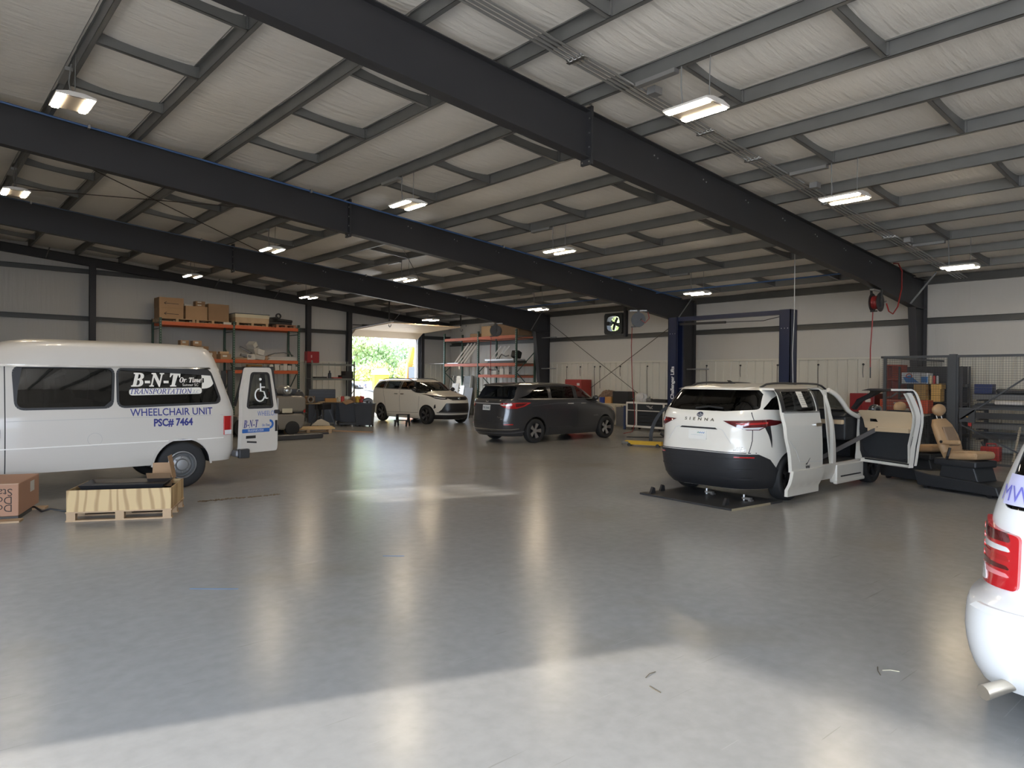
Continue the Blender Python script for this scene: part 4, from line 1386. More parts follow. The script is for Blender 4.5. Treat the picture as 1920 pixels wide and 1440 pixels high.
c.patch('bumper_strip', ribbon([(-1.3, .34), (-.9, .30), (0, .29), (.9, .30), (1.3, .34)], .03), c.wrap(), mat('grey_highlight_and_strip', None), .014, -.01, .1)
pl = c.patch('license_plate', [(-.16, .93), (.16, .93), (.16, 1.08), (-.16, 1.08)], rf, mat('white_plate', (.6, .62, .62), .4), .016, -.01)
lettering('plate_digits', '7U 3160', mat('plate_ink', (.05, .08, .12), .6), pl, lambda u, v: rf(-u, .975 + v, .019), size=.075, bold=.002)
mb = MB()
for pts in ([(-.05, 1.205), (-.036, 1.15)], [(.05, 1.205), (.036, 1.15)], [(-.042, 1.178), (.042, 1.178)]):
    mb.tube([rf(a, b, .014) for a, b in pts], .008, 6)
mb.build('emblem', CHROME, c.t)
lettering('trim_badge', 'Touring', CHROME, c.t, lambda u, v: rf(-u - .58, .73 + v, .006), size=.06, shear=.2)
lettering('trim_badge', 'Elite', CHROME, c.t, lambda u, v: rf(-u - .64, .68 + v, .006), size=.05, shear=.2)
c.patch('spoiler', [(-.68, 1.625), (.68, 1.625), (.60, 1.67), (-.60, 1.67)], rf, GREY, .10, -.05, .12)
mb = MB().box(3.35, 3.9, -.80, .80, .80, 1.16)
mb.build('dashboard', mat('black_dash', None), c.t, bevel=.03)
for q in ((2.65, .4), (2.65, -.4), (1.6, .4)):
    car_seat(c.t, q[0], q[1], mat('dark_seat', None))

# ---------------------------------------------------------------- white minivan cut by the right edge
CW = mat('bright_white_paint', (0.74, 0.74, 0.73), 0.25, coat=0.7)
CV = Body([(.22, .12), (.34, .03), (.5, 0), (.62, .01), (.68, .06), (.72, .13), (.8, .16), (1.0, .18), (1.15, .22), (1.5, .36), (1.65, .42), (1.70, .5), (1.75, 1.2)],
          [(.22, 4.95), (.34, 5.08), (.6, 5.14), (.85, 5.1), (.95, 4.95), (1.02, 4.7), (1.1, 4.4), (1.2, 4.15), (1.5, 3.55), (1.65, 3.2), (1.70, 2.9), (1.75, 2.2)],
          [(.22, .97), (.34, 1.0), (.5, 1.02), (.64, 1.01), (.70, .945), (.8, .94), (1.05, .93), (1.15, .91), (1.5, .80), (1.65, .73), (1.70, .64), (1.75, .3)],
          [(.22, 7), (.6, 7), (.75, 7), (1.6, 6), (1.75, 3)], [(.22, 3), (1.75, 3)],
          [.22, .26, .3, .36, .42, .5, .56, .6, .63, .65, .67, .69, .71, .73, .76, .8, .86, .92, .98, 1.04, 1.1, 1.14, 1.18, 1.24, 1.3, 1.38, 1.46, 1.54, 1.6, 1.64, 1.67, 1.69, 1.71, 1.73, 1.75])
cq = rounded([(.5, 1.15), (1.6, 1.13), (1.62, 1.58), (.72, 1.58)], .05)
cs = rounded([(1.7, 1.13), (2.7, 1.12), (2.7, 1.58), (1.72, 1.58)], .05)
cf = rounded([(2.8, 1.12), (3.9, 1.12), (3.3, 1.55), (2.82, 1.58)], .05)
crw = rounded([(-.78, 1.16), (-.70, 1.6), (.70, 1.6), (.78, 1.16)], .05)
cws = rounded([(-.8, 1.2), (-.66, 1.6), (.66, 1.6), (.8, 1.2)], .05)
c = Car('minivan', 'bright white minivan cut off by the right edge, red tail lamp and bumper showing', CV, CW, (4.28, 0.39, 0), R(0))
c.shell([1.05, 4.1], .35, [cq, cs, cf], crw, cws, (.46, 1.64, .15, 4.0, .055), arch_y=.62)
for s in (-1, 1):
    f = c.side(s)
    for p in (cq, cs, cf): c.pane('side_window', offset_poly(p, .012), f, DTINT)
    g = c.wrap(sgn=s)
    lamp = c.patch('tail_lamp', rounded([(.66, .745), (1.06, .735), (1.12, .80), (1.13, 1.0), (1.08, 1.085), (.92, 1.06), (.66, 1.03)], .03), g, mat('red_lamp_glass', (.50, .015, .02), .1, spec=.8, coat=1.0), .022, -.01, .05)
    for z0, z1, m_ in ((.985, 1.05, DRED), (.935, .975, CLEAR), (.885, .925, RED), (.84, .875, DRED), (.80, .835, mat('pink_lens', (.75, .25, .27), .1, coat=1.0))):
        c.patch('lamp_band', rounded([(.70, z0 + .005), (1.07, z0), (1.06, z1), (.72, z1 - .01)], .02), g, m_, .026, 0, .05, parent=lamp)
    c.patch('reversing_lens', rounded([(.86, .755), (1.06, .75), (1.07, .825), (.92, .835)], .03), g, CLEAR, .028, 0, .05, parent=lamp)
    for k in range(4):
        c.patch('lamp_reflector', rounded([(1.0, .86 + .05 * k), (1.05, .86 + .05 * k), (1.05, .895 + .05 * k), (1.0, .895 + .05 * k)], .015), g, mat('bright_red_lens', (.85, .03, .03), .08, coat=1.0), .028, 0, .05, parent=lamp)
    for x in (1.05, 4.1): wheel(c.t, x, s * .87, .34, .225, ALLOY, s, 'five', .22)
c.pane('rear_window', offset_poly(crw, .012), c.rear(), DTINT)
c.pane('windshield', offset_poly(cws, .012), c.nose(), TINT)
c.patch('bumper_step', [(-.9, .635), (.9, .635), (.86, .66), (-.86, .66)], c.wrap(), CW, .02, -.02)
lettering('window_sticker', 'MW', mat('violet_print', (.16, .16, .55), .5), c.t, lambda u, v: c.b.wrap(.74 - u, 1.20 + v, False, .006), size=.12)
c.patch('window_sticker', [(.62, 1.18), (.82, 1.18), (.82, 1.34), (.62, 1.34)], c.wrap(), mat('lilac_sticker', (.55, .55, .78), .4), .003, -.004)
mb = MB().tube([(.55, .55, .28), (.30, .60, .28), (.12, .68, .265), (-.02, .76, .235)], [.028, .028, .034, .04], 14)
mb.build('tail_pipe', mat('warm_steel_pipe', (.62, .55, .45), .3, .9), c.t, smooth=50)

# ---------------------------------------------------------------- white high-roof wheelchair van
VW = mat('white_van_paint', (0.58, 0.54, 0.485), 0.35, coat=0.4)
VB = Body([(.40, .06), (.55, .0), (.9, .0), (1.2, .0), (1.4, .05), (1.7, .15), (1.9, .21), (1.985, .25)],
          [(.40, 5.30), (.55, 5.42), (.9, 5.44), (1.05, 5.40), (1.12, 5.25), (1.2, 4.95), (1.28, 4.7), (1.35, 4.55), (1.7, 4.15), (1.9, 3.95), (1.985, 3.85)],
          [(.40, .96), (.55, .99), (.78, 1.0), (1.0, 1.0), (1.2, .995), (1.33, .975), (1.7, .93), (1.9, .90), (1.985, .885)],
          [(.4, 9), (2, 9)], [(.4, 4), (1.2, 4), (1.35, 5), (2, 6)],
          [.40, .44, .5, .55, .62, .7, .78, .8, .86, .94, 1.0, 1.06, 1.1, 1.14, 1.18, 1.22, 1.26, 1.3, 1.33, 1.36, 1.42, 1.5, 1.58, 1.66, 1.74, 1.82, 1.9, 1.95, 1.985])
vw1 = rounded([(.30, 1.40), (1.86, 1.355), (1.86, 1.945), (.48, 1.945)], .10, 5)
vw2 = rounded([(1.96, 1.355), (3.17, 1.35), (3.20, 1.945), (1.93, 1.945)], .10, 5)
vw3 = rounded([(3.5, 1.37), (4.22, 1.37), (3.88, 1.88), (3.5, 1.92)], .06, 4)
vws = rounded([(-.80, 1.42), (-.72, 1.91), (.72, 1.91), (.80, 1.42)], .06)
c = Car('wheelchair_van', 'white high-roof van with blue lettering and its rear door open, cut by the left edge', VB, VW, (4.44, 13.30, 0), PI, 'van')
c.shell([.92, 4.42], .375, [vw1, vw2, vw3], None, vws, (.62, 1.962, .12, 4.2, .05), arch_y=.70)
o = c.body
boolean(o, [cutter(MB().prism(rounded([(-.80, .62), (.80, .62), (.78, 1.94), (-.78, 1.94)], .05), 0, -.3, .6), INNER)])
o.data.polygons.foreach_set('use_smooth', [True] * len(o.data.polygons))
o.data.set_sharp_from_angle(angle=R(28))
VG = glass('van_glass', (.045, .05, .055), 0.0)
for s in (-1, 1):
    f = c.side(s)
    for p in (vw1, vw2, vw3):
        c.pane('side_window', offset_poly(p, .015), f, VG, off=-.02)
        q = rounded(offset_poly(p, .012), 0.0)
        c.patch('window_gasket', ribbon(q + [q[0]], .035), f, BLACKPL, .004, -.01, .15)
    c.seam([(3.31, 1.985), (3.31, .42)], f, .014)
    c.seam([(4.6, 1.3), (4.55, .42)], f, .014)
    c.patch('painted_body_crease', ribbon([(.03, .80), (.5, .79), (3.3, .77), (5.3, .77)], .014), f, mat('van_crease_highlight', (.85, .82, .77), .3), .006, -.01, .3)  # crease highlight painted as a pale strip
    c.patch('painted_body_crease', ribbon([(.02, 1.185), (2, 1.175), (3.3, 1.165)], .008), f, mat('van_shade_and_gap', (.45, .43, .40), .4), .003, -.01, .3)  # shade under the upper crease, painted as a darker strip
    g = c.wrap(sgn=s)
    lamp = c.patch('tail_lamp', [(.93, .84), (1.07, .84), (1.07, 1.16), (.93, 1.16)], g, RED, .03, -.01, .06)
    c.patch('reversing_lens', [(.935, .845), (1.065, .845), (1.065, .92), (.935, .92)], g, CLEAR, .033, 0, .06, parent=lamp)
    c.patch('rain_gutter', ribbon([(.26, 1.972), (3.85, 1.972)], .03), f, CHROME if s > 0 else VW, .02, -.01, .4)
    for x in (.92, 4.42): wheel(c.t, x, s * .86, .375, .235, mat('steel_rim', (0.28, 0.28, 0.28), 0.45, 0.5), s, 'steel', .225)
f = c.side(1)
c.patch('wheel_arch_lip', ribbon([(.92 + .46 * math.cos(a), .37 + .46 * math.sin(a)) for a in [PI * i / 14 for i in range(15)]], .03), f, VW, .016, -.01, .08)
cap = c.patch('fuel_flap', [(2.19 + .10 * math.cos(a), .86 + .10 * math.sin(a)) for a in [2 * PI * i / 24 for i in range(24)]], f, mat('van_shade_and_gap', None), .002, -.01)
c.patch('flap_face', [(2.19 + .094 * math.cos(a), .86 + .094 * math.sin(a)) for a in [2 * PI * i / 24 for i in range(24)]], f, VW, .004, -.01, parent=cap)
c.patch('door_handle', rounded([(3.37, .92), (3.45, .92), (3.45, 1.06), (3.37, 1.06)], .02), f, BLACKPL, .025, -.01)
# raised roof
VR = Body([(1.97, .24), (2.1, .28), (2.25, .36), (2.31, .42), (2.345, .56), (2.375, .95), (2.395, 1.6)], [(1.97, 3.95), (2.1, 3.75), (2.25, 3.5), (2.33, 3.3), (2.37, 3.1), (2.395, 2.8), (2.41, 2.3)],
          [(1.97, .90), (2.1, .89), (2.25, .86), (2.31, .825), (2.345, .75), (2.375, .58), (2.395, .3)], [(1.9, 8), (2.395, 6)], [(1.9, 5), (2.395, 4)], [1.97, 2.0, 2.05, 2.1, 2.16, 2.22, 2.27, 2.30, 2.325, 2.345, 2.36, 2.372, 2.384, 2.395])
VR.loft(72).build('raised_roof', VW, c.t, smooth=35)
mb = MB().box(-.16, .06, -.99, .99, .44, .56)
mb.build('rear_bumper', mat('grey_bumper', (.16, .16, .17), .4, .3), c.t, bevel=.03)
for s in (-1, 1): MB().box(-.17, .02, s * .985 - .05, s * .985 + .05, .42, .58).build('bumper_end', BLACKPL, c.t, bevel=.02)
# lettering on the driver's side
BLUE = mat('van_blue_vinyl', (.025, .03, .19), .4)
IVORY = mat('van_white_vinyl', (.78, .74, .66), .5)
vside = c.side(1)
def vt(x0, z0, off=.004): return lambda u, v: vside(x0 - u, z0 + v, off)
def bolditalic(s):
    out = ''
    for ch in s:
        if 'A' <= ch <= 'Z': out += chr(0x1D468 + ord(ch) - 65)
        elif 'a' <= ch <= 'z': out += chr(0x1D482 + ord(ch) - 97)
        else: out += ch
    return out
def italic(s): return ''.join(chr(0x1D434 + ord(ch) - 65) if 'A' <= ch <= 'Z' else ch for ch in s)
lettering('side_lettering', 'WHEELCHAIR UNIT', BLUE, c.t, vt(1.075, 1.20), size=.165, sx=.86, bold=.002)
lettering('side_lettering', 'PSC# 7464', BLUE, c.t, vt(1.07, 1.03), size=.165, sx=.80, bold=.006)
lettering('window_lettering', bolditalic('B-N-T'), IVORY, c.t, vt(1.31, 1.67, .0), size=.31, sx=.88, bold=.006)
lettering('window_lettering', bolditalic('On Time') + '!', IVORY, c.t, vt(.775, 1.735, .0), size=.115, sx=.84, bold=.002)
lettering('window_lettering', 'Sumter SC', IVORY, c.t, vt(.79, 1.672, .0), size=.062, sx=.95)
c.patch('logo_band', rounded([(1.71, 1.525), (.61, 1.545), (.61, 1.65), (1.71, 1.63)], .05), vside, IVORY, .0, -.012)
lettering('window_lettering', italic('TRANSPORTATION'), BLUE, c.t, vt(1.24, 1.548, .003), size=.118, sx=.86, bold=.0015)
lettering('window_lettering', italic('LLC'), mat('grey_blue_vinyl', (.25, .25, .35), .5), c.t, vt(.725, 1.555, .003), size=.072, sx=1.0)
arc = [(.57 - .17 * math.sin(PI * i / 12), 1.765 + .135 * math.cos(PI * i / 12)) for i in range(13)]
c.patch('logo_arrow', [(.61, 1.90)] + arc + [(.61, 1.63), (.60, 1.72), (.57, 1.735), (.57, 1.70), (.48, 1.77), (.57, 1.84), (.57, 1.805), (.60, 1.81)], vside, IVORY, .0, -.012)
# open rear door: hinged at the near rear corner, standing straight out
dz0, dz1 = .50, 2.0
DO = [(0.0, .50), (.76, .50), (.78, .58), (.78, 1.25), (.66, 2.0), (.16, 2.0), (.04, 1.55)]
_da = R(17)
def dfn(u, v, off=0.0):                                 # u runs outward from the hinge, off is toward the lettered face
    k = max(0, (v - 1.2)) * .06
    return Vector((-.03 - u * math.cos(_da) - (off - k) * math.sin(_da), .985 - u * math.sin(_da) + (off - k) * math.cos(_da), v))
dr = c.patch('rear_door', rounded(DO, .05), dfn, VW, .0, -.10, .2)
win = rounded([(.13, 1.29), (.67, 1.29), (.60, 1.90), (.24, 1.90)], .05)
n_ = len(win)
mb = MB().add([dfn(a, b, .3) for a, b in win] + [dfn(a, b, -.4) for a, b in win], [tuple(range(n_)), tuple(range(2 * n_ - 1, n_ - 1, -1))] + [(i, (i + 1) % n_, (i + 1) % n_ + n_, i + n_) for i in range(n_)])
boolean(dr, [cutter(mb, BLACKPL)])
c.patch('door_glass', offset_poly(win, .012), dfn, glass('door_glass', (.55, .60, .58), 0.0), -.022, -.026, .3, parent=dr)
q = win
c.patch('window_gasket', ribbon(q + [q[0]], .04), dfn, BLACKPL, .006, -.01, .3, parent=dr)
WH = mat('white_decal', (.85, .85, .82), .5)
def dl(u0, v0, off=.004): return lambda u, v: dfn(u0 + u, v0 + v, off)
mb = MB()                                              # the wheelchair symbol
cx, cz = .43, 1.52
mb.tube([dfn(cx - .02 + .10 * math.cos(a), cz - .01 + .11 * math.sin(a), -.012) for a in [R(95 + 250 * i / 18) for i in range(19)]], .013, 6)
for pts in ([(.43, 1.72), (.43, 1.58), (.50, 1.57), (.54, 1.45), (.58, 1.45)], [(.43, 1.65), (.52, 1.65)]):
    mb.tube([dfn(a, b, -.012) for a, b in pts], .013, 6)
mb.ball(tuple(dfn(.43, 1.79, -.012)), .026, 10, 6)
mb.build('wheelchair_symbol', WH, dr)
LB = mat('pale_blue_vinyl', (.10, .16, .42), .5)
lettering('door_lettering', 'WHEELCH', LB, dr, dl(.54, 1.14), size=.125, sx=.70)
lettering('door_lettering', bolditalic('B-N-T'), BLUE, dr, dl(.20, .94), size=.20, sx=.58)
lettering('door_lettering', bolditalic('On Time'), LB, dr, dl(.52, .95), size=.07, sx=.7)
c.patch('door_band', rounded([(.02, .85), (.60, .85), (.60, .92), (.02, .92)], .02), dfn, mat('bright_blue_vinyl', (.03, .12, .38), .5), .002, -.01, parent=dr)
lettering('door_lettering', italic('TRANSPORTATION'), WH, dr, dl(.30, .865), size=.06, sx=.62)
arc = [(.60 + .09 * math.sin(PI * i / 10), .985 + .085 * math.cos(PI * i / 10)) for i in range(11)]
arc2 = [(.60 + .045 * math.sin(PI * i / 10), .985 + .045 * math.cos(PI * i / 10)) for i in range(11)]
c.patch('door_band', arc + arc2[::-1], dfn, mat('bright_blue_vinyl', None), .002, -.01, parent=dr)
c.patch('door_vent', [(.10, .75), (.30, .75), (.30, .80), (.10, .80)], dfn, BLACKPL, .004, -.01, parent=dr)
c.patch('door_vent', [(.12, .68), (.32, .66), (.32, .69), (.12, .71)], dfn, BLACKPL, .004, -.01, parent=dr)
c.patch('latch', rounded([(.70, 1.17), (.80, 1.17), (.80, 1.24), (.70, 1.24)], .02), dfn, BLACKPL, .03, -.05, parent=dr)
c.patch('latch_pocket', [(.72, .85), (.77, .85), (.77, 1.05), (.72, 1.05)], dfn, BLACKPL, .004, -.04, parent=dr)
# interior of the van: one bench and the hoist arm seen through the glass
MB().tube([(2.7, .2, .8), (2.75, .5, 1.75), (2.55, .7, 1.9)], .05, 8).build('hoist_arm', mat('pale_hoist', (.45, .45, .42), .5), c.t)
MB().box(2.1, 2.2, -.8, .8, .75, 1.45).build('bench_back', mat('dark_seat', None), c.t, bevel=.04)
# ================================================================ things on the floor, racks and walls
WOOD = mat('pale_pine', (0.42, 0.285, 0.165), 0.65, noise=(6, .18))
PLYM = bpy.data.materials.new('plywood')
def plywood():
    m = PLYM
    m.use_nodes = True
    t = m.node_tree
    b = t.nodes['Principled BSDF']
    co = t.nodes.new('ShaderNodeTexCoord')
    mp = t.nodes.new('ShaderNodeMapping')
    mp.inputs['Scale'].default_value = (5, 5, 1.3)
    w = t.nodes.new('ShaderNodeTexWave')
    w.wave_type = 'BANDS'
    w.bands_direction = 'X'
    w.inputs['Scale'].default_value = 0.5
    w.inputs['Distortion'].default_value = 14.0
    w.inputs['Detail'].default_value = 3
    w.inputs['Detail Scale'].default_value = 0.7
    r = t.nodes.new('ShaderNodeValToRGB')
    e = r.color_ramp.elements
    e[0].position, e[0].color = .02, (.38, .245, .11, 1)
    e[1].position, e[1].color = .35, (.56, .40, .20, 1)
    t.links.new(co.outputs['Object'], mp.inputs[0])
    t.links.new(mp.outputs[0], w.inputs[0])
    t.links.new(w.outputs['Color'], r.inputs[0])
    t.links.new(r.outputs[0], b.inputs['Base Color'])
    b.inputs['Roughness'].default_value = .6
    return m
plywood()
CARD = mat('brown_cardboard', (0.36, 0.225, 0.125), 0.8, noise=(3, .08))
CARDD = mat('darker_cardboard', (0.27, 0.165, 0.09), 0.8, noise=(3, .1))
INK = mat('carton_print', (.05, .035, .03), .8)
BLK = mat('black_plastic', (.02, .02, .022), .42)
ORANGE = mat('orange_rack_beam', (0.50, 0.105, 0.035), .45, noise=(5, .12))
GREENP = mat('dark_green_upright', (0.035, 0.075, 0.055), .5)
TAPE = mat('pale_tape', (.60, .58, .52), .4)

def pallet(label, loc, rz, L=1.2, D=.85, group=None, m=WOOD):
    t = thing('pallet', label, 'pallet', loc, rz, group)
    for i in range(5):
        y = -D / 2 + .05 + (D - .1) * i / 4
        MB().box(-L / 2, L / 2, y - .048, y + .048, .108, .125).build('deck_board', m, t)
    for i in range(3):
        y = -D / 2 + .05 + (D - .1) * i / 2
        MB().box(-L / 2, L / 2, y - .045, y + .045, 0, .018).build('bottom_board', m, t)
        for j in range(3):
            x = -L / 2 + .06 + (L - .12) * j / 2
            MB().box(x - .05, x + .05, y - .045, y + .045, .018, .09).build('block', m, t)
    for j in range(3):
        x = -L / 2 + .06 + (L - .12) * j / 2
        MB().box(x - .05, x + .05, -D / 2, D / 2, .09, .108).build('cross_board', m, t)
    return t

def carton(label, loc, size, rz=0, m=CARD, group=None, tape=True, mark=None):
    """a closed cardboard box with its taped seam; mark prints scribbled lines on the front."""
    sx, sy, sz = size
    t = thing('cardboard_box', label, 'box', loc, rz, group)
    MB().box(-sx / 2, sx / 2, -sy / 2, sy / 2, 0, sz).build('carton', m, t, bevel=.004, seg=1)
    if tape:
        MB().box(-sx / 2 - .001, sx / 2 + .001, -.025, .025, sz - .05, sz + .0015).build('tape', mat('brown_tape', (.30, .19, .10), .35), t)
    if mark == 'label':
        MB().box(-sx * .3, sx * .1, -sy / 2 - .002, -sy / 2, sz * .45, sz * .8).build('paper_label', TAPE, t)
    if mark == 'arrow':
        mb = MB()
        for a, b in (((-.3, .45), (.3, .42)), ((-.3, .45), (-.2, .6)), ((-.3, .45), (-.22, .35))):
            mb.beam((a[0] * sx, -sy / 2 - .001, a[1] * sz), (b[0] * sx, -sy / 2 - .001, b[1] * sz), .002, .02)
        mb.build('printed_mark', INK, t)
    return t

# ---- near left: carton printed upside down, strap, plywood crate on its pallet
bt = thing('cardboard_box', 'large brown carton with upside-down stacking warning at the lower left edge', 'box', (0.953, 11.52, .045), R(-19.3))
bx = (-.60, .39, -.55, .48)
MB().box(*bx[:2], *bx[2:], 0, .41).build('carton', mat('red_brown_cardboard', (.40, .22, .14), .8, noise=(3, .06)), bt, bevel=.006, seg=1)
for k, s in enumerate(('Do Not', 'Double', 'Stack')):
    vs, fs = text_mesh(s, size=.135, align='LEFT')
    mb = MB()
    mb.add([(.33 - u, bx[2] - .003, .085 + .10 * k + .065 - v) for u, v in vs], fs)
    mb.build('printed_words', INK, bt, fix=False)
MB().box(bx[1], bx[1] + .002, .02, .22, .22, .36).build('paper_label', TAPE, bt)
MB().box(bx[0], bx[1], bx[2] - .002, bx[2] + .02, .405, .413).build('open_edge', mat('carton_edge', (.52, .36, .24), .8), bt)
t = thing('wooden_board', 'thin boards lying under the brown carton at lower left', 'board', (0.93, 11.35, 0), R(-19.3))
MB().box(-.75, .42, -.62, -.42, 0, .022).build('plank', WOOD, t)
MB().box(-.75, .50, .30, .50, 0, .022).build('plank', WOOD, t)
MB().box(-.55, .36, -.40, .25, 0, .044).build('dark_sheet', mat('dark_board', (.06, .055, .05), .7), t)
tag(MB().tube([(1.28, 11.75, .02), (1.40, 11.55, .03), (1.44, 11.25, .01), (1.52, 11.15, .05), (1.66, 11.12, .012), (1.78, 11.0, .012)], .014, 6).build('packing_strap', BLK, smooth=60),
    'black packing strap curling on the floor between the carton and the plywood crate', 'strap')
CR = R(-25.5)
cl = (2.30, 10.43, 0)
pallet('small wooden pallet under the plywood crate near the van wheel', cl, CR, 1.22, .88)
t = thing('plywood_crate', 'shallow open plywood crate on a pallet beside the white van wheel', 'crate', (cl[0], cl[1], .125), CR)
for x0, x1, y0, y1 in ((-.60, .60, -.435, -.42), (-.60, .60, .42, .435), (-.60, -.585, -.42, .42), (.585, .60, -.42, .42)):
    MB().box(x0, x1, y0, y1, 0, .27).build('side_panel', PLYM, t)
MB().box(-.585, .585, -.42, .42, 0, .012).build('base_panel', PLYM, t)
t = thing('black_tray', 'long black moulded tray lying in the plywood crate', 'tray', (cl[0] + .0, cl[1] + .05, .14), CR)
for z0, ins in ((.02, .03), (.12, .0), (.21, .04)):
    mb = MB()
    a, b = .50 - ins, .30 - ins
    mb.add([(-a, -b, z0), (a, -b, z0), (a, b, z0), (-a, b, z0), (-a - .05, -b - .05, z0 + .08), (a + .05, -b - .05, z0 + .08), (a + .05, b + .05, z0 + .08), (-a - .05, b + .05, z0 + .08), (-a + .02, -b + .02, z0 + .03), (a - .02, -b + .02, z0 + .03), (a - .02, b - .02, z0 + .03), (-a + .02, b - .02, z0 + .03)],
           [(0, 1, 2, 3), (0, 4, 5, 1), (1, 5, 6, 2), (2, 6, 7, 3), (3, 7, 4, 0), (4, 8, 9, 5), (5, 9, 10, 6), (6, 10, 11, 7), (7, 11, 8, 4), (8, 11, 10, 9)])
    mb.build('tray_layer', BLK, t, bevel=.01)
t = thing('cardboard_box', 'opened carton with raised flaps standing in the far corner of the crate', 'box', (cl[0] + .55, cl[1] + .12, .14), CR)
MB().box(-.30, .02, .0, .26, 0, .28).build('carton', CARD, t)
MB().beam((.03, .13, .26), (-.03, .13, .58), .26, .006, (1, 0, 0)).build('flap', CARD, t)
MB().beam((-.14, .0, .27), (-.14, -.08, .36), .30, .006, (0, 1, 0)).build('flap', CARDD, t)
MB().beam((-.14, .26, .27), (-.14, .30, .46), .28, .006, (0, 1, 0)).build('flap', CARD, t)
mb = MB()
for i in range(150):
    u = random.random()
    x, y = 3.32 + 1.19 * u + random.gauss(0, .02), 10.78 - .09 * u + random.gauss(0, .022)
    s = random.uniform(.006, .02)
    mb.obox((x, y, .006), (s * 1.6, s, .008), (random.random() * .5, random.random() * .5, random.random() * 3))
tag(mb.build('floor_sweepings', mat('brown_debris', (.13, .09, .05), .9)), 'line of brown sweepings on the floor right of the plywood crate', 'debris', kind='stuff')

# ---- forklift and the clutter behind the van door
FG = mat('forklift_grey_paint', (.27, .245, .215), .36, metal=.4)
FD = mat('forklift_dark', (.035, .036, .04), .5)
t = thing('forklift', 'grey gas forklift parked behind the open van door', 'forklift', (8.75, 21.9, 0), R(-4))
mb = MB().prism([(-.25, .18), (.92, .18), (1.02, .30), (1.05, .62), (.92, .68), (-.25, .66)], 1, -.55, .55)
mb.build('lower_counterweight', FG, t, bevel=.06, seg=3)
MB().prism([(.12, .72), (.95, .72), (1.06, .80), (1.08, 1.12), (.98, 1.22), (.12, 1.22)], 1, -.55, .55).build('upper_counterweight', FG, t, bevel=.06, seg=3)
MB().box(.70, 1.0, -.50, .50, .60, .80).build('rear_recess', FD, t)
MB().box(1.0, 1.06, -.50, -.38, .70, .82).build('tail_light', RED, t)
MB().box(.30, .62, -.562, -.55, .70, .84).build('rating_plate', mat('ivory_plate', (.6, .55, .42), .5), t)
mb = MB().lathe([(.001, -.38), (.08, -.37), (.135, -.33), (.152, -.26), (.152, .26), (.135, .33), (.08, .37), (.001, .38)], c=(.55, 0, 1.40), ax=1, n=24)
mb.lathe([(.155, -.2), (.158, -.2), (.158, -.16), (.155, -.16)], c=(.55, 0, 1.40), ax=1, n=24).lathe([(.09, -.42), (.10, -.42), (.10, -.36), (.09, -.36)], c=(.55, 0, 1.40), ax=1, n=20)
mb.build('gas_tank', mat('bare_aluminium', (.55, .55, .54), .32, .9), t, smooth=40)
MB().box(.42, .68, -.3, .3, 1.22, 1.28).build('tank_bracket', FD, t)
for s in (-1, 1):
    MB().beam((.08, s * .48, 1.1), (-.02, s * .46, 2.10), .09, .12, (1, 0, 0)).beam((-.85, s * .48, .9), (-.55, s * .46, 2.10), .06, .08, (1, 0, 0)).build('guard_post', FD, t)
mb = MB()
for k in range(8): mb.box(-.60 + .085 * k, -.56 + .085 * k, -.48, .48, 2.08, 2.13)
mb.box(-.62, .04, -.50, -.44, 2.07, 2.14).box(-.62, .04, .44, .50, 2.07, 2.14)
mb.build('overhead_guard', FD, t)
MB().box(-.55, .05, -.52, .52, .62, .95).build('engine_cover', FD, t, bevel=.04)
MB().obox((-.1, 0, 1.22), (.14, .45, .5), (0, R(8), 0)).obox((-.3, 0, 1.02), (.42, .45, .12)).build('seat', BLK, t, bevel=.04)
MB().tube([(-.62 + .04 * math.cos(a), .17 * math.sin(a), 1.28 + .15 * math.cos(a)) for a in [2 * PI * i / 20 for i in range(20)]], .014, 6, closed=True).cyl((-.62, 0, 1.28), (-.8, 0, .95), .02).build('steering_wheel', BLK, t)
MB().box(-1.05, -.60, -.52, .52, .25, .62).build('front_body', FG, t, bevel=.03)
for s in (-1, 1):
    MB().box(-1.28, -1.16, s * .34 - .05, s * .34 + .05, .05, 2.0).build('mast_rail', FD, t)
    MB().box(-2.3, -1.28, s * .28 - .05, s * .28 + .05, .04, .075).build('fork', FD, t)
    for x, r_ in ((-.85, .29), (.62, .22)):
        MB().lathe([(.001, -.1), (r_ * .6, -.1), (r_, -.08), (r_, .08), (r_ * .6, .1), (.001, .1)], ax=1, n=24).build('wheel', TYRE, t, loc=(x, s * .52, r_), smooth=40)
MB().box(-1.30, -1.26, -.45, .45, .25, .35).box(-1.30, -1.26, -.45, .45, .7, .8).build('carriage', FD, t)
mb = MB().prism([(-.15 + .34 * math.cos(a) + .0, .20 + .36 * math.sin(a)) for a in [PI * i / 10 for i in range(11)]], 1, -.60, -.555)
mb.build('black_fender', BLK, t)
tag(MB().prism([(-.85, .0), (.85, .0), (.88, .07), (.85, .15), (-.85, .15)], 1, -.09, .09).build('running_board', mat('grey_running_board', (.075, .075, .08), .35, .3), loc=(8.75, 19.72, 0), rot=(0, 0, R(6)), bevel=.03, seg=3),
    'long dark grey running board lying on the floor behind the van door', 'running board')
pallet('low pallet of yellow boards in front of the sawhorse bench', (10.15, 22.0, 0), R(-20), 1.5, .9)
for k, (dy, lab) in enumerate(((-.25, 'yellow pine board, front one on the low pallet'), (.05, 'yellow pine board, middle one on the low pallet'), (.32, 'yellow pine board at the back of the low pallet'))):
    tag(MB().box(-.85, .85, -.09, .09, 0, .05).build('pine_board', mat('yellow_pine', (.62, .45, .22), .6, noise=(5, .12)), loc=(10.15 + dy * .34, 22.0 + dy, .126), rot=(0, 0, R(-20 + 2 * k))), lab, 'board')
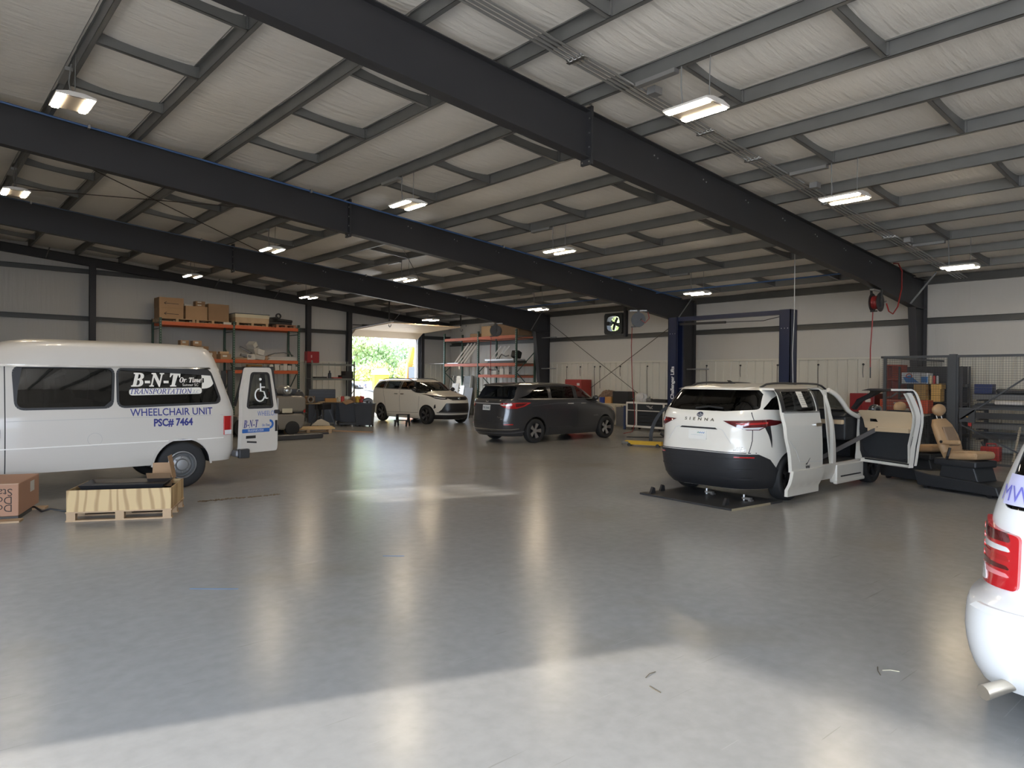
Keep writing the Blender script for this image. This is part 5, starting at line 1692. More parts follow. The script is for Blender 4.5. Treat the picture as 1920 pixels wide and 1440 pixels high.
tag(MB().prism([(-.2, 0), (.42, 0), (.38, .10), (.12, .24), (.0, .2)], 1, -.01, .01).build('cardboard_scrap', mat('pale_card', (.50, .44, .34), .8), loc=(10.75, 22.5, .18), rot=(R(-25), 0, R(-30))), 'torn pale cardboard piece leaning on the low pallet', 'cardboard')
tag(MB().box(-.75, .75, -.06, .06, 0, .025).build('thin_plank', mat('red_pine', (.40, .24, .14), .6), loc=(11.5, 21.45, 0), rot=(0, 0, R(-58))), 'thin reddish plank lying flat on the floor in front of the trash bins', 'plank')
tag(MB().box(-.55, .55, -.05, .05, 0, .05).build('dark_bar', FD, loc=(9.9, 21.15, 0), rot=(0, 0, R(-8))), 'short dark bar on the floor beside the forklift', 'bar')

STEELD = mat('dark_steel_leg', (.05, .05, .055), .45, .4)
def trestle(label, x, y, rz, L, z, m):
    t = thing('work_table', label, 'table', (x, y, 0), rz)
    MB().box(-L / 2, L / 2, -.35, .35, z - .03, z).build('table_top', m, t)
    for sx in (-1, 1):
        for sy in (-1, 1):
            MB().beam((sx * (L / 2 - .12), sy * .28, z - .03), (sx * (L / 2 - .06), sy * .32, 0), .035, .035).build('leg', STEELD, t)
        MB().beam((sx * (L / 2 - .1), -.29, .35), (sx * (L / 2 - .1), .29, .35), .025, .025).build('stretcher', STEELD, t)
    return t
TOPW = mat('worn_table_top', (.32, .23, .13), .6, noise=(4, .2))
trestle('work table crowded with tools, between the forklift and the black stand', 11.15, 25.0, R(-35), 1.7, .86, TOPW)
trestle('metal legged table with an orange box on it, left of the dark trash bin', 12.65, 25.2, R(-35), 1.0, .88, TOPW)
t = thing('tool_stand', 'black splay-legged bench grinder stand in front of the work table', 'stand', (11.95, 24.55, 0), R(20))
MB().box(-.22, .22, -.2, .2, .62, .84).build('stand_head', BLK, t, bevel=.02)
for sx in (-1, 1):
    for sy in (-1, 1):
        MB().beam((sx * .16, sy * .14, .64), (sx * .34, sy * .30, 0), .05, .05).build('leg', BLK, t)
t = thing('shop_vacuum', 'dark grey canister machine standing on the work table', 'machine', (11.2, 24.95, .86))
MB().lathe([(.001, 0), (.17, 0), (.18, .05), (.18, .30), (.15, .36), (.10, .42), (.001, .42)], n=20).build('canister', mat('charcoal_canister', (.07, .07, .075), .4), t, smooth=40)
MB().tube([(-.1, 0, .42), (-.06, 0, .50), (.06, 0, .50), (.1, 0, .42)], .018, 6).build('handle', mat('pale_handle', (.5, .48, .42), .4), t)
def clutter(label, cat, name, loc, parts):
    t = thing(name, label, cat, loc)
    for pn, mb, m, bv in parts: mb.build(pn, m, t, bevel=bv)
    return t
YEL = mat('tool_yellow', (.62, .38, .03), .45)
REDP = mat('tool_red', (.42, .03, .025), .45)
IV = mat('ivory_plastic', (.62, .60, .50), .5)
clutter('orange-brown open box on the metal legged table', 'box', 'orange_box', (12.45, 24.95, .88), [('carton', MB().obox((0, 0, .07), (.42, .26, .14), (0, 0, R(-20))), mat('orange_carton', (.50, .26, .08), .7), 0)])
clutter('red drink can on the edge of the metal legged table', 'can', 'drink_can', (12.85, 24.75, .88), [('can', MB().lathe([(.001, 0), (.06, 0), (.065, .02), (.065, .2), (.05, .22), (.001, .22)], n=14), REDP, 0)])
clutter('red and white tool on the near end of the work table', 'tool', 'power_tool', (10.7, 25.15, .86), [('motor', MB().cyl((-.12, 0, .09), (.1, 0, .09), .075, n=12), REDP, 0), ('grip', MB().obox((.08, 0, .08), (.07, .06, .16), (0, R(20), 0)), IV, 0)])
clutter('ivory bottle standing at the near edge of the work table', 'bottle', 'bottle', (10.95, 24.75, .86), [('bottle', MB().lathe([(.001, 0), (.05, 0), (.05, .13), (.02, .17), (.02, .2), (.001, .2)], n=12), IV, 0)])
clutter('round saw with a pale guard on the work table', 'saw', 'circular_saw', (11.55, 24.75, .86), [('blade_guard', MB().lathe([(.09, -.03), (.13, -.03), (.13, .03), (.09, .03)], c=(0, 0, .13), ax=1, n=20), mat('bare_aluminium', None), 0), ('base', MB().box(-.16, .16, -.08, .08, 0, .015), FD, 0), ('motor', MB().cyl((0, -.02, .14), (0, .16, .14), .05, n=12), BLK, 0)])
carton('long brown carton at the back of the work table', (11.6, 25.45, .86), (.8, .25, .24), R(-35), CARDD)
carton('tall brown carton on the floor under the work table', (10.7, 25.6, 0), (.8, .5, .5), R(-30), mat('dull_card', (.30, .21, .12), .8))  # even brown, a little darker than the main cardboard
# white and dark fittings on the tool cart
t = thing('tool_cart', 'dark blue wheeled tool cart heaped with fittings, left of the trash bin', 'cart', (13.35, 25.0, 0), R(-38))
NAVY = mat('navy_cart', (.035, .042, .06), .45)
MB().box(-.55, .55, -.30, .30, .14, .85).build('cart_body', NAVY, t, bevel=.02)
mb = MB()
for sx in (-1, 1):
    for sy in (-1, 1):
        mb = MB().lathe([(.001, -.02), (.065, -.02), (.065, .02), (.001, .02)], c=(sx * .45, sy * .24, .065), ax=1, n=14).box(sx * .45 - .03, sx * .45 + .03, sy * .24 - .028, sy * .24 + .028, .08, .145)
        mb.build('caster', BLK, t)
for k in range(3): MB().box(-.50, .50, -.312, -.30, .22 + .2 * k, .39 + .2 * k).build('drawer', NAVY, t)
tag(MB().box(-.15, .55, -.35, .25, 0, .08).build('mover_dolly', FD, loc=(12.6, 24.2, .06), rot=(0, 0, R(-30)), bevel=.02), 'low black wheeled dolly on the floor beside the tool cart', 'dolly')
for k, (dx, dy, m, lab) in enumerate(((-.35, 0, IV, 'ivory pipe fitting at the left of the tool cart top'), (-.1, .1, IV, 'ivory pipe fitting standing in the middle of the tool cart top'), (.15, -.1, YEL, 'yellow fitting on the right half of the tool cart top'), (.35, .1, REDP, 'dark red fitting at the right of the tool cart top'), (0, -.18, CARDD, 'brown scrap box at the front of the tool cart top'))):
    o = MB().cyl((0, 0, 0), (0, 0, .12), .09, .07, n=12).cyl((-.11, 0, .16), (.11, 0, .17), .06, n=10).lathe([(.05, .1), (.075, .12), (.05, .24), (.001, .25)], n=12).build('pipe_fitting', m, loc=(13.35 + dx, 25.0 + dy - dx * .7, .852))
    tag(o, lab, 'fitting')
for x, y, w, lab in ((12.85, 26.55, 1.05, 'long black tool chest with drawers, right of the pair under the grey shelf'), (11.75, 27.3, .95, 'black tool chest, left of the pair under the grey shelf')):
    t = thing('tool_chest', lab, 'tool chest', (x, y, 0), R(-20))
    MB().box(-w / 2, w / 2, -.25, .25, 0, .78).build('base_cabinet', mat('black_cabinet', (.03, .03, .034), .4), t)
    MB().box(-w / 2, w / 2, -.25, .25, .785, 1.34).build('top_chest', mat('black_cabinet', None), t, bevel=.02)
    for k in range(4): MB().box(-w / 2 + .04, w / 2 - .04, -.262, -.25, .84 + .12 * k, .93 + .12 * k).build('drawer', BLK, t)

def bin_(label, x, y, rz, lid):
    t = thing('trash_bin', label, 'bin', (x, y, 0), rz)
    w0, w1, h_ = .27, .33, .84
    mb = MB().add([(-w0, -w0, .06), (w0, -w0, .06), (w0, w0, .06), (-w0, w0, .06), (-w1, -w1, h_), (w1, -w1, h_), (w1, w1, h_), (-w1, w1, h_)], [(3, 2, 1, 0), (0, 1, 5, 4), (1, 2, 6, 5), (2, 3, 7, 6), (3, 0, 4, 7)])
    mb.add([(-w1 + .02, -w1 + .02, h_), (w1 - .02, -w1 + .02, h_), (w1 - .02, w1 - .02, h_), (-w1 + .02, w1 - .02, h_), (-w0, -w0, .12), (w0, -w0, .12), (w0, w0, .12), (-w0, w0, .12)], [(0, 1, 5, 4), (1, 2, 6, 5), (2, 3, 7, 6), (3, 0, 4, 7), (4, 5, 6, 7)])
    m = mat('navy_bin_plastic', (.035, .038, .046), .5)
    mb.build('bin_body', m, t)
    mb = MB()
    for a, b in (((-1, -1), (1, -1)), ((1, -1), (1, 1)), ((1, 1), (-1, 1)), ((-1, 1), (-1, -1))):
        mb.beam((a[0] * w1, a[1] * w1, h_), (b[0] * w1, b[1] * w1, h_), .05, .035)
    mb.build('rim', m, t)
    for s in (-1, 1): MB().lathe([(.001, -.03), (.08, -.03), (.08, .03), (.001, .03)], c=(s * .24, .24, .08), ax=0, n=14).build('wheel', BLK, t)
    for s in (-1, 1): MB().box(s * .22 - .03, s * .22 + .03, -.26, -.20, 0, .06).build('foot', BLK, t)
    return t
bin_('dark trash bin nearest the cream minivan', 13.15, 23.55, R(-40), 0)
bin_('dark trash bin with cardboard over its rim, behind the other bin', 12.85, 24.25, R(-35), 1)
tag(MB().obox((0, 0, 0), (.34, .30, .02), (R(20), R(-15), 0)).build('cardboard_sheet', CARDD, loc=(12.68, 24.0, .90)), 'brown cardboard sheet hanging over the bin rim', 'cardboard')
t = thing('step_stool', 'black two-step plastic stool standing in front of the cream minivan', 'stool', (14.35, 22.9, 0), R(-50))
MB().box(-.24, .24, .02, .26, .42, .45).build('top_step', BLK, t, bevel=.01)
MB().box(-.24, .24, -.24, .0, .21, .24).build('lower_step', BLK, t, bevel=.01)
for s in (-1, 1):
    MB().prism([(-.27, 0), (-.20, 0), (-.16, .22), (.0, .22), (.03, .44), (.22, .44), (.30, 0), (.22, 0), (.12, .16), (-.02, .16), (-.10, 0)][::-1], 0, s * .22 - .02, s * .22 + .02).build('leg_panel', BLK, t)

# ---- grey shelf by the door, red call box on the post
GS = mat('grey_shelf_steel', (.17, .18, .165), .45, .2)
def steel_shelf(name, label, x0, x1, y0, y1, h_, zs, m, post=.045):
    t = thing(name, label, 'shelf', ((x0 + x1) / 2, (y0 + y1) / 2, 0))
    hx, hy = (x1 - x0) / 2, (y1 - y0) / 2
    for sx in (-1, 1):
        for sy in (-1, 1):
            MB().box(sx * hx - post / 2, sx * hx + post / 2, sy * hy - post / 2, sy * hy + post / 2, 0, h_).build('post', m, t)
        MB().beam((sx * hx, -hy, .3), (sx * hx, hy, .8), .02, .02).beam((sx * hx, -hy, 1.3), (sx * hx, hy, .8), .02, .02).build('side_brace', m, t)
    for z in zs:
        MB().box(-hx, hx, -hy, hy, z - .015, z).box(-hx, hx, -hy - .01, -hy + .01, z - .08, z).build('shelf_board', m, t)
    return t
steel_shelf('steel_shelf', 'open grey steel shelf unit beside the far door', 12.65, 14.55, 27.0, 27.6, 2.5, (.35, 1.78, 2.38), GS)
for x, lab, mb, m in ((13.1, 'flat black part on the grey shelf', MB().obox((0, 0, .03), (.5, .3, .06)), BLK), (13.55, 'tall black canister on the grey shelf', MB().lathe([(.001, 0), (.07, 0), (.07, .2), (.03, .24), (.03, .32), (.001, .32)], n=14), BLK),
                      (13.35, 'silver coil on the grey shelf', MB().lathe([(.05, 0), (.12, 0), (.12, .08), (.05, .08)], n=18), mat('bare_aluminium', None)), (13.9, 'flat red tool case on the grey shelf', MB().obox((0, 0, .02), (.5, .3, .04)), REDP), (14.28, 'stacked black bins at the right end of the grey shelf', MB().box(-.25, .25, -.2, .2, 0, .13).box(-.1, .25, -.2, .2, .13, .3), BLK)):
    tag(mb.build('shelf_item', m, loc=(x, 27.25, 1.78)), lab, 'item')
t = thing('red_call_box', 'red box fixed to the dark post left of the far door', 'box', (13.75, 29.38, 2.45))
MB().box(-.28, .28, -.16, .16, 0, .5).build('box_body', mat('box_red', (.30, .02, .025), .4), t, bevel=.02)
MB().box(-.12, -.06, -.165, -.16, .22, .34).build('sticker', mat('pink_sticker', (.6, .35, .35), .6), t)

# ---- pallet racks
def rack(label, ax, fixed, back, posts, levels, sgn=1):
    """ax 0: runs along x at y=fixed; ax 1: runs along y at x=fixed. levels: per bay a list of beam heights."""
    c0 = posts[0]
    t = thing('pallet_rack', label, 'rack', (c0, fixed, 0) if ax == 0 else (fixed, c0, 0))
    def P(a, d, z): return (a - c0, d, z) if ax == 0 else (d, a - c0, z)
    dep = back - fixed
    top = 4.1
    for p in posts:
        for d in (0, dep):
            a, b = P(p - .04, d - .035, 0), P(p + .04, d + .035, top if d == 0 else top)
            MB().box(min(a[0], b[0]), max(a[0], b[0]), min(a[1], b[1]), max(a[1], b[1]), 0, top - .1).build('upright', GREENP, t)
            mb = MB()
            for k in range(40):
                z = .15 + .095 * k
                q = P(p, d, z)
                off = -.037 if True else 0
                if ax == 0: mb.box(q[0] - .012, q[0] + .012, q[1] - .037, q[1] - .034, z, z + .03)
                else: mb.box(q[0] - .037, q[0] - .034, q[1] - .012, q[1] + .012, z, z + .03)
            if d == 0: mb.build('slot_row', mat('pale_slot', (.35, .42, .38), .6), t)
        for z0, z1, r_ in ((.3, 1.2, 0), (1.2, 1.2, 1), (2.1, 1.2, 0), (2.1, 3.0, 1), (3.6, 3.6, 0)):
            MB().beam(P(p, 0.03, z0), P(p, dep - .03, z1 if r_ == 0 else z1), .03, .03).build('frame_brace', GREENP, t)
    for i in range(len(posts) - 1):
        for z in levels[i]:
            for d in (0, dep):
                s = -.045 if d == 0 else .045
                a, b = P(posts[i] + .04, d - .025, z - .13), P(posts[i + 1] - .04, d + .025, z)
                MB().box(min(a[0], b[0]), max(a[0], b[0]), min(a[1], b[1]), max(a[1], b[1]), z - .13, z).build('beam', ORANGE, t)
            mb = MB()
            a, b = P(posts[i] + .05, 0.03, z - .03), P(posts[i + 1] - .05, dep - .03, z)
            mb.box(min(a[0], b[0]), max(a[0], b[0]), min(a[1], b[1]), max(a[1], b[1]), z - .025, z - .004)
            mb.build('deck', mat('rack_deck', (.20, .17, .13), .7), t)
    return t
rack('long orange-beamed pallet rack along the far wall behind the van', 0, 28.4, 29.45, [7.31, 10.0, 12.7], [[2.5, 3.86], [2.08, 2.5, 3.86]])
rack('orange-beamed pallet rack along the right wall beyond the grey minivan', 1, 20.25, 21.35, [23.1, 25.77, 28.45], [[2.0, 2.52, 3.74], [2.52, 3.74]])
# top level, far wall
Zt = 3.86
yb = 28.85
pallet('pallet at the left end of the top rack shelf', (7.9, yb, Zt), 0, 1.3, .9)
pallet('pallet under the single big cartons on the top rack shelf', (9.2, yb, Zt), 0, 1.25, .9)
carton('big carton with printed arrow, lower of two at the rack top left', (7.72, yb, Zt + .126), (.85, .7, .39), 0, CARD, mark='arrow')
carton('big carton with printed arrow, upper of two at the rack top left', (7.72, yb, Zt + .518), (.86, .7, .39), 0, CARD, mark='arrow')
carton('plain big carton, middle of the top rack shelf', (8.62, yb, Zt + .126), (.80, .7, .52), 0, CARD)
carton('plain big carton, rightmost in the left bay on the rack top', (9.45, yb, Zt + .126), (.78, .7, .66), 0, CARDD)
carton('small white flat box on the middle top carton', (8.36, yb, Zt + .648), (.26, .3, .09), 0, mat('white_carton', (.55, .53, .48), .7), tape=False)
carton('small labelled carton, lower of the pair on the middle top carton', (8.82, yb, Zt + .648), (.36, .3, .11), 0, CARDD, mark='label')
carton('small labelled carton, upper of the pair on the middle top carton', (8.82, yb, Zt + .760), (.36, .3, .11), 0, CARDD, mark='label')
tag(MB().obox((0, 0, .05), (.3, .12, .09)).build('paper_roll', TAPE, loc=(9.75, 28.45, Zt)), 'small pale packet at the front edge of the top rack shelf', 'packet')
pallet('pallet under the wide flat crate on the right bay rack top', (10.75, yb, Zt), 0, 1.3, .9)
t = thing('flat_crate', 'wide flat crate with cream lid on the top rack shelf', 'crate', (10.75, yb, Zt + .126))
MB().box(-.68, .68, -.42, .42, 0, .20).build('crate_side', mat('crate_film', (.42, .30, .18), .35, noise=(8, .2)), t)
MB().box(-.69, .69, -.43, .43, .20, .34).build('crate_lid', mat('cream_lid', (.56, .50, .36), .6), t)
MB().box(-.70, .70, -.44, .44, .34, .37).build('cover_sheet', mat('dark_cover', (.05, .07, .09), .5), t)
pallet('reddish pallet at the right end of the top rack shelf', (12.15, yb, Zt), 0, .85, .9, m=mat('red_pallet', (.33, .17, .10), .7))
t = thing('black_parts_pile', 'heap of black bumper parts at the right end of the top rack shelf', 'car parts', (11.95, yb, Zt + .126))
MB().obox((0, 0, .07), (1.1, .5, .14)).obox((.1, 0, .20), (1.0, .4, .12), (0, R(4), 0)).obox((-.25, 0, .22), (.5, .4, .18), (0, R(-8), 0)).build('bumper_part', BLK, t, bevel=.04)
MB().lathe([(.07, -.03), (.12, -.03), (.12, .03), (.07, .03)], c=(.05, 0, .38), ax=1, n=18).build('ring_part', BLK, t)
# middle level
Zm = 2.5
for x, z, w, h_, lab in ((8.3, 0, .42, .34, 'left bottom'), (8.75, 0, .42, .34, 'middle bottom'), (9.2, 0, .40, .30, 'right bottom'), (8.25, .345, .44, .14, 'left middle'), (8.85, .345, .5, .14, 'right middle'), (8.22, .49, .30, .2, 'left top'), (8.68, .49, .32, .2, 'right top')):
    carton('small carton of the stack seen over the van roof, %s row one' % lab, (x, yb - .1, Zm + z), (w, .35, h_), 0, CARD if x < 8.7 else CARDD, mark='label')
carton('open tan carton on the middle shelf just right of the van roof', (9.72, yb - .15, Zm), (.42, .4, .2), R(4), CARD, mark='label')
carton('flat tan carton on top of the open one right of the van roof', (9.70, yb - .15, Zm + .205), (.34, .36, .1), R(-6), mat('tan_carton', (.48, .33, .19), .8), tape=False)
WHC = mat('white_carton', None)
greys = [mat('grey_part', (.16, .155, .15), .45, .3), mat('light_part', (.42, .40, .36), .5), WHC, CARD, mat('dark_part', (.05, .05, .05), .5)]
rnd = random.Random(3)
pile = [(10.35, 0, .5, .08, 3, 0), (10.75, 0, .34, .22, 2, 5), (11.15, 0, .40, .18, 1, -8), (11.45, 0, .3, .15, 3, 10), (10.6, .085, .4, .1, 0, -12), (10.95, .225, .28, .24, 1, 20), (11.2, .19, .3, .22, 2, -14), (10.85, .46, .26, .2, 2, 35), (10.6, .28, .5, .06, 0, -30)]
names = ['brown', 'white', 'pale grey', 'tan', 'grey', 'light', 'white tilted', 'white topmost', 'grey stick']
places = ['at the left of the heap', 'beside the brown one', 'in the middle of the heap', 'at the right of the heap', 'lying across the left of the heap', 'high on the heap', 'at the right shoulder of the heap', 'at the very top of the heap', 'poking out upper left of the heap']
for (x, z, w, h_, mi, tl), nm, pl in zip(pile, names, places):
    o = MB().obox((0, 0, h_ / 2), (w, .34, h_), (0, R(-tl), R(tl))).build('boxed_part', greys[mi], loc=(x, yb - .1, Zm + z + (abs(math.sin(R(tl))) * w * .35)), bevel=.006, seg=1)
    tag(o, '%s part %s, far rack middle shelf' % (nm, pl), 'part')
t0 = None
for k in range(5):
    o = MB().box(-.58, .58, -.35, .35, 0, .03).build('metal_sheet', [mat('silver_panel', (.5, .5, .5), .35, .6), mat('white_panel', (.62, .6, .55), .5)][k % 2], loc=(12.05 + .03 * (k % 3 - 1), yb - .05, Zm + .034 * k), rot=(0, 0, R((k * 37) % 9 - 4)))
    tag(o, 'flat sheet stacked at right on the middle rack shelf, %s from bottom' % ORD[k], 'panel')
tag(MB().tube([(-.5, 0, .02), (-.2, 0, .12), (.2, .02, .16), (.55, .05, .08), (.6, 0, .02)], .02, 6).build('bent_pipe', mat('grey_part', None), loc=(12.0, yb - .15, Zm + .18)), 'bent grey pipe lying on the stack of flat panels', 'pipe')
Zl = 2.08
for k, (x, w, h_, mi) in enumerate(((11.55, .16, .22, 2), (11.78, .18, .26, 2), (11.98, .15, .2, 1), (12.14, .16, .28, 2), (12.32, .15, .2, 2), (12.5, .16, .26, 1), (11.2, .3, .12, 1), (12.63, .09, .16, 2))):
    o = MB().obox((0, 0, h_ / 2), (w, .25, h_), (0, R((k * 53) % 17 - 8), 0)).build('small_box', greys[mi], loc=(x, 28.55, Zl + .015))
    tag(o, 'small pale box on the lower right shelf, %s along the row' % ORD[k], 'box')
for k in range(4):
    o = MB().box(-.55, .55, -.03, .03, 0, .05).build('dark_bar', greys[4], loc=(10.6, 28.5 + .12 * k, Zl + (.06 if k % 2 else 0)), rot=(0, 0, R(k - 2)))
    tag(o, 'dark bar on the lower right shelf, %s from the front' % ORD[k], 'bar')
carton('long orange-tan carton on the dark bars of the lower shelf', (10.95, 28.75, Zl + .115), (.6, .2, .12), 0, mat('orange_carton', None), tape=False)
for k in range(3):
    carton('brown carton low at the right end of the far rack, %s from the floor' % ORD[k], (12.3, 28.75, .42 * k), (.6, .5, .41), R(2 * k), CARD)
t = thing('dark_machine', 'dark red and black machine low in the right bay of the far rack', 'machine', (11.4, 28.8, 0))
MB().box(-.3, .3, -.25, .25, 0, 1.2).build('casing', mat('dark_red_casing', (.10, .02, .02), .5), t, bevel=.03)
MB().box(-.25, .25, -.255, -.25, .7, 1.1).build('front_plate', BLK, t)
# right-hand rack load
tb = mat('white_tube', (.72, .71, .68), .4)
for k in range(4):
    o = MB().beam((0, 0, 0), (.45, -.55, .98), .05, .07).build('white_channel', tb, loc=(20.45, 27.9 - .26 * k, 2.53))
    tag(o, 'white channel leaning in the right-hand rack, %s from the left' % ORD[k], 'channel')
for k in range(3):
    o = MB().beam((0, 0, 0), (.45, -.4, .80), .045, .06).build('white_channel', tb, loc=(20.7, 25.6 - .3 * k, 2.53))
    tag(o, 'shorter white channel leaning in the near bay of the right-hand rack, %s from the left' % ORD[k], 'channel')
t = thing('aluminium_frame', 'flat aluminium frame lying on the middle shelf of the right-hand rack', 'frame', (20.7, 24.4, 2.53))
mb = MB().box(-.35, -.28, -1.0, 1.0, .10, .17).box(.28, .35, -1.0, 1.0, .10, .17)
for k in range(6): mb.box(-.3, .3, -1.0 + .39 * k, -.95 + .39 * k, .11, .16)
mb.build('rail', mat('silver_panel', None), t)
MB().box(-.4, -.30, -1.1, .7, 0, .10).box(.25, .35, -1.1, .7, 0, .10).build('dark_base', greys[4], t)
tag(MB().obox((0, 0, .2), (.3, .4, .32), (0, R(20), R(15))).build('seat_part', BLK, loc=(20.7, 23.6, 2.70), bevel=.05), 'black seat part on the aluminium frame in the right-hand rack', 'car part')
tag(MB().tube([(0, .3, 0), (0, .1, .2), (0, -.2, .1), (0, -.4, .14)], .03, 6).build('bent_bracket', greys[0], loc=(20.5, 24.3, 2.72)), 'bent grey bracket on the aluminium frame in the right-hand rack', 'bracket')
carton('very long brown carton lying on top of the right-hand rack', (20.8, 24.0, 3.745), (.8, 1.7, .62), 0, CARDD)
carton('tan carton on top of the right-hand rack, behind the hose reel', (20.6, 25.3, 3.745), (.55, .7, .48), 0, mat('tan_carton', None))
carton('flat dark carton on top of the right-hand rack, left of the hose reel', (20.5, 26.1, 3.745), (.5, .6, .16), 0, CARDD, tape=False)
for k, (y, h_) in enumerate(((25.35, .30), (24.75, .18), (24.3, .26), (23.95, .34))):
    o = MB().obox((0, 0, h_ / 2), (.25, .2, h_), (0, 0, R(10 * k))).cyl((.0, -.1, h_ * .6), (.1, .15, h_ + .1), .03).build('white_part', tb, loc=(20.5, y, 2.01))
    tag(o, 'white moulded part on the low shelf of the right-hand rack, %s from the left' % ORD[k], 'part')
tag(MB().tube([(0, -.7, .05), (.05, 0, .12), (0, .9, .22)], .025, 6).build('dark_pipe', greys[4], loc=(20.5, 24.5, 2.03)), 'dark pipe lying among the white parts of the right-hand rack', 'pipe')
tag(MB().box(-.3, .4, -1.2, 1.3, 0, .03).build('silver_sheet', mat('silver_panel', None), loc=(20.6, 28.6, 2.53)), 'silver sheet poking out from the far end of the right-hand rack', 'sheet')
# panels leaning below it
RIB = mat('grey_ramp', (.30, .30, .29), .4, .4)
t = thing('loading_ramp', 'ribbed grey loading ramp standing against the right wall behind the cream minivan', 'ramp', (21.2, 28.6, 0), 0)
mb = MB().box(-.03, .03, -.8, .8, 0, 1.95)
for k in range(9): mb.box(-.05, -.03, -.8, .8, .12 + .21 * k, .16 + .21 * k)
mb.build('ramp_panel', RIB, t)
for s in (-1, 1): MB().box(-.07, .05, s * .83 - .03, s * .83 + .03, 0, 1.98).build('side_rail', mat('white_panel', None), t)
t.rotation_euler = (0, R(7), 0)
for k, (y, w, m_, lab) in enumerate(((27.3, .5, 'white_panel', 'white sheet leaning on the right wall beside the ramp'), (26.75, .3, 'silver_panel', 'silver sheet leaning between the white sheet and the grey minivan'), (26.2, .55, 'grey_part', 'dark grey sheet leaning right behind the grey minivan'))):
    o = MB().box(-.02, .02, -w / 2, w / 2, 0, 1.6 - .1 * k).build('leaning_sheet', mat(m_), loc=(19.85, y, 0), rot=(0, R(10), 0))
    tag(o, lab, 'sheet')
# ================================================================ lift, benches, cage, seats, wall things
LIFT = mat('navy_lift_paint', (.011, .018, .048), .38, coat=.2)
t = thing('two_post_lift', 'dark blue two-post car lift with white lettering beside the white minivan', 'car lift', (16.15, 10.13, 0))
for y, s in ((1.62, -1), (-1.62, 1)):
    mb = MB()                                           # channel open toward the other post
    mb.box(-.16, .16, y - s * .15, y - s * .13, 0, 3.55)
    mb.box(-.16, -.145, y - s * .15, y + s * .13, 0, 3.55).box(.145, .16, y - s * .15, y + s * .13, 0, 3.55)
    mb.box(-.16, -.10, y + s * .12, y + s * .135, 0, 3.55).box(.10, .16, y + s * .12, y + s * .135, 0, 3.55)
    mb.box(-.26, .26, y - .24, y + .24, 0, .02)
    mb.build('post', LIFT, t)
    MB().box(-.13, .13, y - .11, y + .14, .10, .85).build('carriage', LIFT, t)
    for sx in (-1, 1):
        L_ = 1.05
        MB().beam((sx * .18, y + s * .16, .10), (sx * .95, y + s * .55, .10), .12, .10).beam((sx * .85, y + s * .50, .10), (sx * 1.25, y + s * .75, .10), .08, .07).build('swing_arm', mat('lift_yellow', (.62, .38, .02), .4) if True else LIFT, t)
        MB().cyl((sx * 1.25, y + s * .75, .06), (sx * 1.25, y + s * .75, .17), .06, n=14).build('arm_pad', BLK, t)
    mb = MB()
    for k in range(3): mb.cyl((-.165, y - .08 + .08 * k, 3.1), (-.158, y - .08 + .08 * k, 3.1), .012, n=6)
    mb.build('bolt_head', BOLT, t)
MB().box(-.08, .08, -1.60, 1.60, 3.44, 3.55).build('overhead_beam', LIFT, t)
MB().beam((-.05, 1.45, 3.36), (-.05, .05, 3.34), .05, .06).build('shutoff_bar', BLK, t)
MB().tube([(-.05, .05, 3.34), (-.05, -1.0, 3.32), (-.05, -1.47, 3.40)], .010, 5).build('shutoff_cable', BLK, t)
WV = mat('lift_white_vinyl', (.70, .70, .68), .5)
lettering('post_lettering', 'Challenger Lifts', WV, t, lambda u, v: (-.163, 1.56 + v, 1.76 + u), size=.155, bold=.004, sx=.98, spacing=.95)
lettering('post_lettering', 'CL', WV, t, lambda u, v: (-.163, 1.55 + v, 1.13 + u), size=.15, bold=.004, shear=.3)
tag(MB().tube([(0, 0, 4.85), (.01, 0, 3.4), (-.02, .02, 2.5), (0, 0, 1.5)], .010, 6).build('ceiling_cord', mat('white_cord', (.5, .5, .48), .5), loc=(16.0, 8.28, .0)), 'thin white cord hanging from the ceiling in front of the right lift post', 'cord')
t = thing('trolley_jack', 'yellow trolley jack arm low on the floor left of the white minivan', 'jack', (15.35, 12.55, 0), R(-68))
MB().beam((-.22, -.05, .10), (.8, -.06, .10), .05, .10).beam((-.22, .05, .10), (.8, .06, .10), .05, .10).build('side_frame', mat('lift_yellow', None), t)
MB().box(-.32, -.12, -.10, .10, .05, .13).build('saddle_end', mat('grey_part', None), t, bevel=.02)
for x in (-.1, .7):
    for s in (-1, 1): MB().cyl((x, s * .08, .045), (x, s * .12, .045), .045, n=14).build('wheel', BLK, t)

# ---- tool bench along the right wall
t = thing('tool_cabinet', 'white-framed black drawer cabinet on casters against the right wall', 'cabinet', (20.5, 16.05, 0))
WF = mat('white_frame_steel', (.72, .70, .64), .4)
MB().box(-.24, .28, -.80, .80, .14, .96).build('cabinet_body', mat('black_cabinet', None), t)
MB().box(-.28, .30, -.84, .84, .96, 1.02).build('white_top', WF, t)
MB().box(-.27, .27, -.84, .84, .10, .17).build('base_rail', WF, t)
for y in (-.83, .83, .38): MB().box(-.27, -.23, y - .03, y + .03, .15, .97).build('frame_upright', WF, t)
MB().box(-.265, -.24, -.80, .80, .70, .73).build('frame_rail', WF, t)
for k in range(4):
    d = MB().box(-.258, -.24, -.79, .34, .19 + .125 * k, .30 + .125 * k).build('drawer', mat('dark_drawer', (.025, .03, .035), .35), t)
    MB().box(-.268, -.258, -.7, .25, .285 + .125 * k, .295 + .125 * k).build('drawer_pull', BLK, d)
MB().box(-.258, -.24, -.79, .34, .745, .94).build('top_drawer', mat('dark_drawer', None), t)
